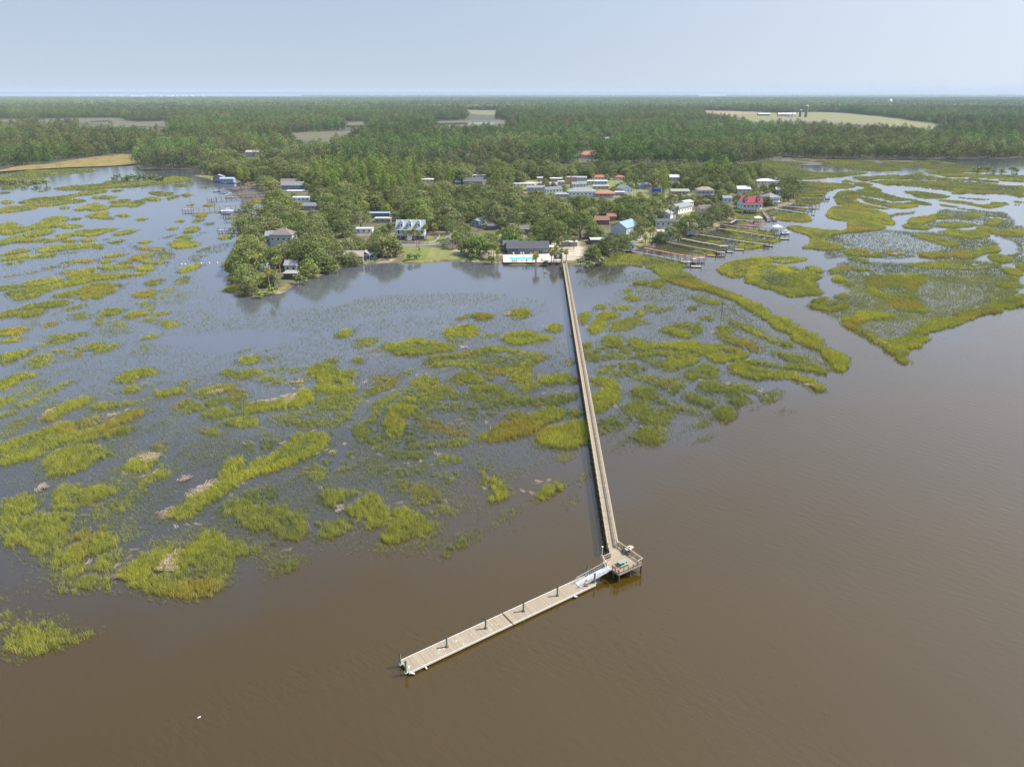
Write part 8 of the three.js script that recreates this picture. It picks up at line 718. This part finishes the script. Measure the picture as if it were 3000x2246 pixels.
grove('near_woods', 'mainland woods nearest the peninsula, trees merging into one canopy', near.slice(290), massMat); console.log('near woods', near.length);
for (let z = -1500; z > -3800; z -= 13) for (let x = z * .82 - 60; x < -z * .82 + 60; x += 13) { const X = x + rr(-6, 6), Z = z + rr(-6, 6); if (!within(mainland, X, Z) || rnd() < .06 || clear(X, Z, 22)) continue; mid.push([X, Z, farTrees[Math.floor(rnd() * 5)], rr(.95, 1.5), woodTone(X, Z), .6]); }
grove('middle_woods', 'middle distance woods beyond the marshes', mid, massMat); console.log('mid woods', mid.length);
{ const patch = () => { const cl = []; for (let k = 0; k < 9; k++) { const x = rr(-20, 20), z = rr(-16, 16), H = rr(14, 21); cl.push([x, H - 4, z, rr(5, 7.5)]); } return { both: leafCloud(cl, .9, 3.2, .75) }; }; const P = [patch(), patch(), patch(), patch()], far = []; for (let z = -3800; z > -12900; z -= 30) for (let x = z * .8 - 100; x < -z * .8 + 100; x += 34) { const X = x + rr(-15, 15), Z = z + rr(-13, 13); if (clear(X, Z, 18) || fbm(X * .0006 + 3, Z * .0011) < .27) continue; far.push([X, Z, P[Math.floor(rnd() * 4)], rr(.9, 1.25), woodTone(X * .3, Z * .3), .6]); }
  grove('far_woods', 'endless flat woods running to the horizon', far, massMat); console.log('far woods', far.length);
  const isl = []; for (let x = -5200; x < 14000; x += 60) for (let k = 0; k < 3; k++) { if (x > 4600 && x < 5600) continue; isl.push([x + rr(-30, 30), -19000 - k * 60 - (x > 5000 ? 800 : 0) + rr(-30, 30), P[k], rr(1.3, 1.9), jitterC(.13, .16, .07), 1]); }
  structure('barrier_island', [box(10000, 2, 500, -400, .6, -19200), box(9000, 2, 500, 9800, .6, -20000)], rough(.09, .09, .06), 'low wooded barrier islands on the horizon'); grove('island_woods', 'thin line of trees on the islands along the horizon', isl, massMat); }
// farm buildings and water tower
{ const at = (x, y) => G(x, y, 1); const ft = (name, l, c, x, y) => { const p = at(x, y); return thing(name, l, c, [p[0], 1, p[1]]); };
  const b = ft('barn', 'long white farm barn with a red stripe in the far field', 'barn', 2304, 340); part('wall', box(64, 7, 20, 0, 3.5, 0), trim, b); const rg = gableRoof(64, 20, 4, 1, .3); rg.translate(0, 7.02, 0); part('roof', rg, mat(.62, .6, .6), b); part('stripe', box(40, 2.5, .4, -8, 5, 10.2), mat(.5, .08, .05), b); for (let k = 0; k < 4; k++) part('door', box(5, 5, .3, -20 + k * 13, 2.6, 10.2), darkWood, b);
  const b2 = ft('barn', 'low dark open barn at the left of the farm', 'barn', 2238, 338); part('wall', box(44, 5, 16, 0, 2.5, 0), mat(.12, .11, .1), b2); const r2 = gableRoof(44, 16, 3, 1, .3); r2.translate(0, 5.02, 0); part('roof', r2, mat(.5, .5, .52), b2);
  for (const [x, y, r, h, c, l] of [[2361, 343, 5.2, 36, [.26, .22, .2], 'tall silo with a pale domed cap on the far farm'], [2344, 342, 4, 22, [.16, .16, .18], 'shorter dark silo on the far farm'], [2322, 342, 4.5, 9, [.6, .6, .6], 'right of two small white farm bins'], [2312, 342, 4.5, 8, [.6, .6, .6], 'left of two small white farm bins']]) { const t = ft('silo', l, 'silo', x, y); part('cylinder', cyl(r, r, h, 0, h / 2, 0, 16), mat(...c), t); const d = new THREE.SphereGeometry(r * 1.02, 16, 8, 0, 6.284, 0, 1.571); d.scale(1, .75, 1); d.translate(0, h, 0); part('dome', d, mat(.55, .48, .46), t); }
  const z = -3900, x = (2609.5 - 1500) / FOCAL * (-z * CP + 40 * SP), t = thing('water_tower', 'white water tower rising over the far right woods', 'water tower', [x, .6, z]); const tank = new THREE.LatheGeometry([[0, 30], [5, 31], [8.5, 34], [9, 38], [9, 43], [7, 47], [3, 49], [0, 49.4]].map(q => new THREE.Vector2(...q)), 20); part('tank', tank, mat(.78, .74, .72, .5), t); for (let k = 0; k < 6; k++) { const a = k * 1.0472; part('leg', pipe([Math.cos(a) * 9, 0, Math.sin(a) * 9], [Math.cos(a) * 7.8, 34, Math.sin(a) * 7.8], .7), trim, t); } part('riser', cyl(1.2, 1.2, 32, 0, 16, 0, 10), trim, t); const rm = thing('radio_mast', 'hair thin radio mast on the horizon at the far left', 'mast', [-3560, .6, -5600]); for (let k = 0; k < 8; k++) part('mast_section', box(1.1, 19.6, 1.1, 0, 10 + k * 20, 0), mat(.5, .5, .52), rm);
  const town = new THREE.InstancedMesh(mergeGeometries([box(14, 10, 12, 0, 5, 0), gableRoof(14, 12, 4, .6, .3).translate(0, 10, 0)].map(prep)), mat(.72, .7, .68), 60), m4 = new THREE.Matrix4(); for (let k = 0; k < 60; k++) { m4.makeScale(1.6, rr(1.4, 3), 1.6); m4.setPosition(rr(-7400, -5600) + (k % 3) * 300, 1, -12960 + rr(-20, 40)); town.setMatrixAt(k, m4); } stuff(town, 'distant_town', 'row of tiny white buildings on the horizon at the left', 'town'); }
renderer.render(scene, camera);
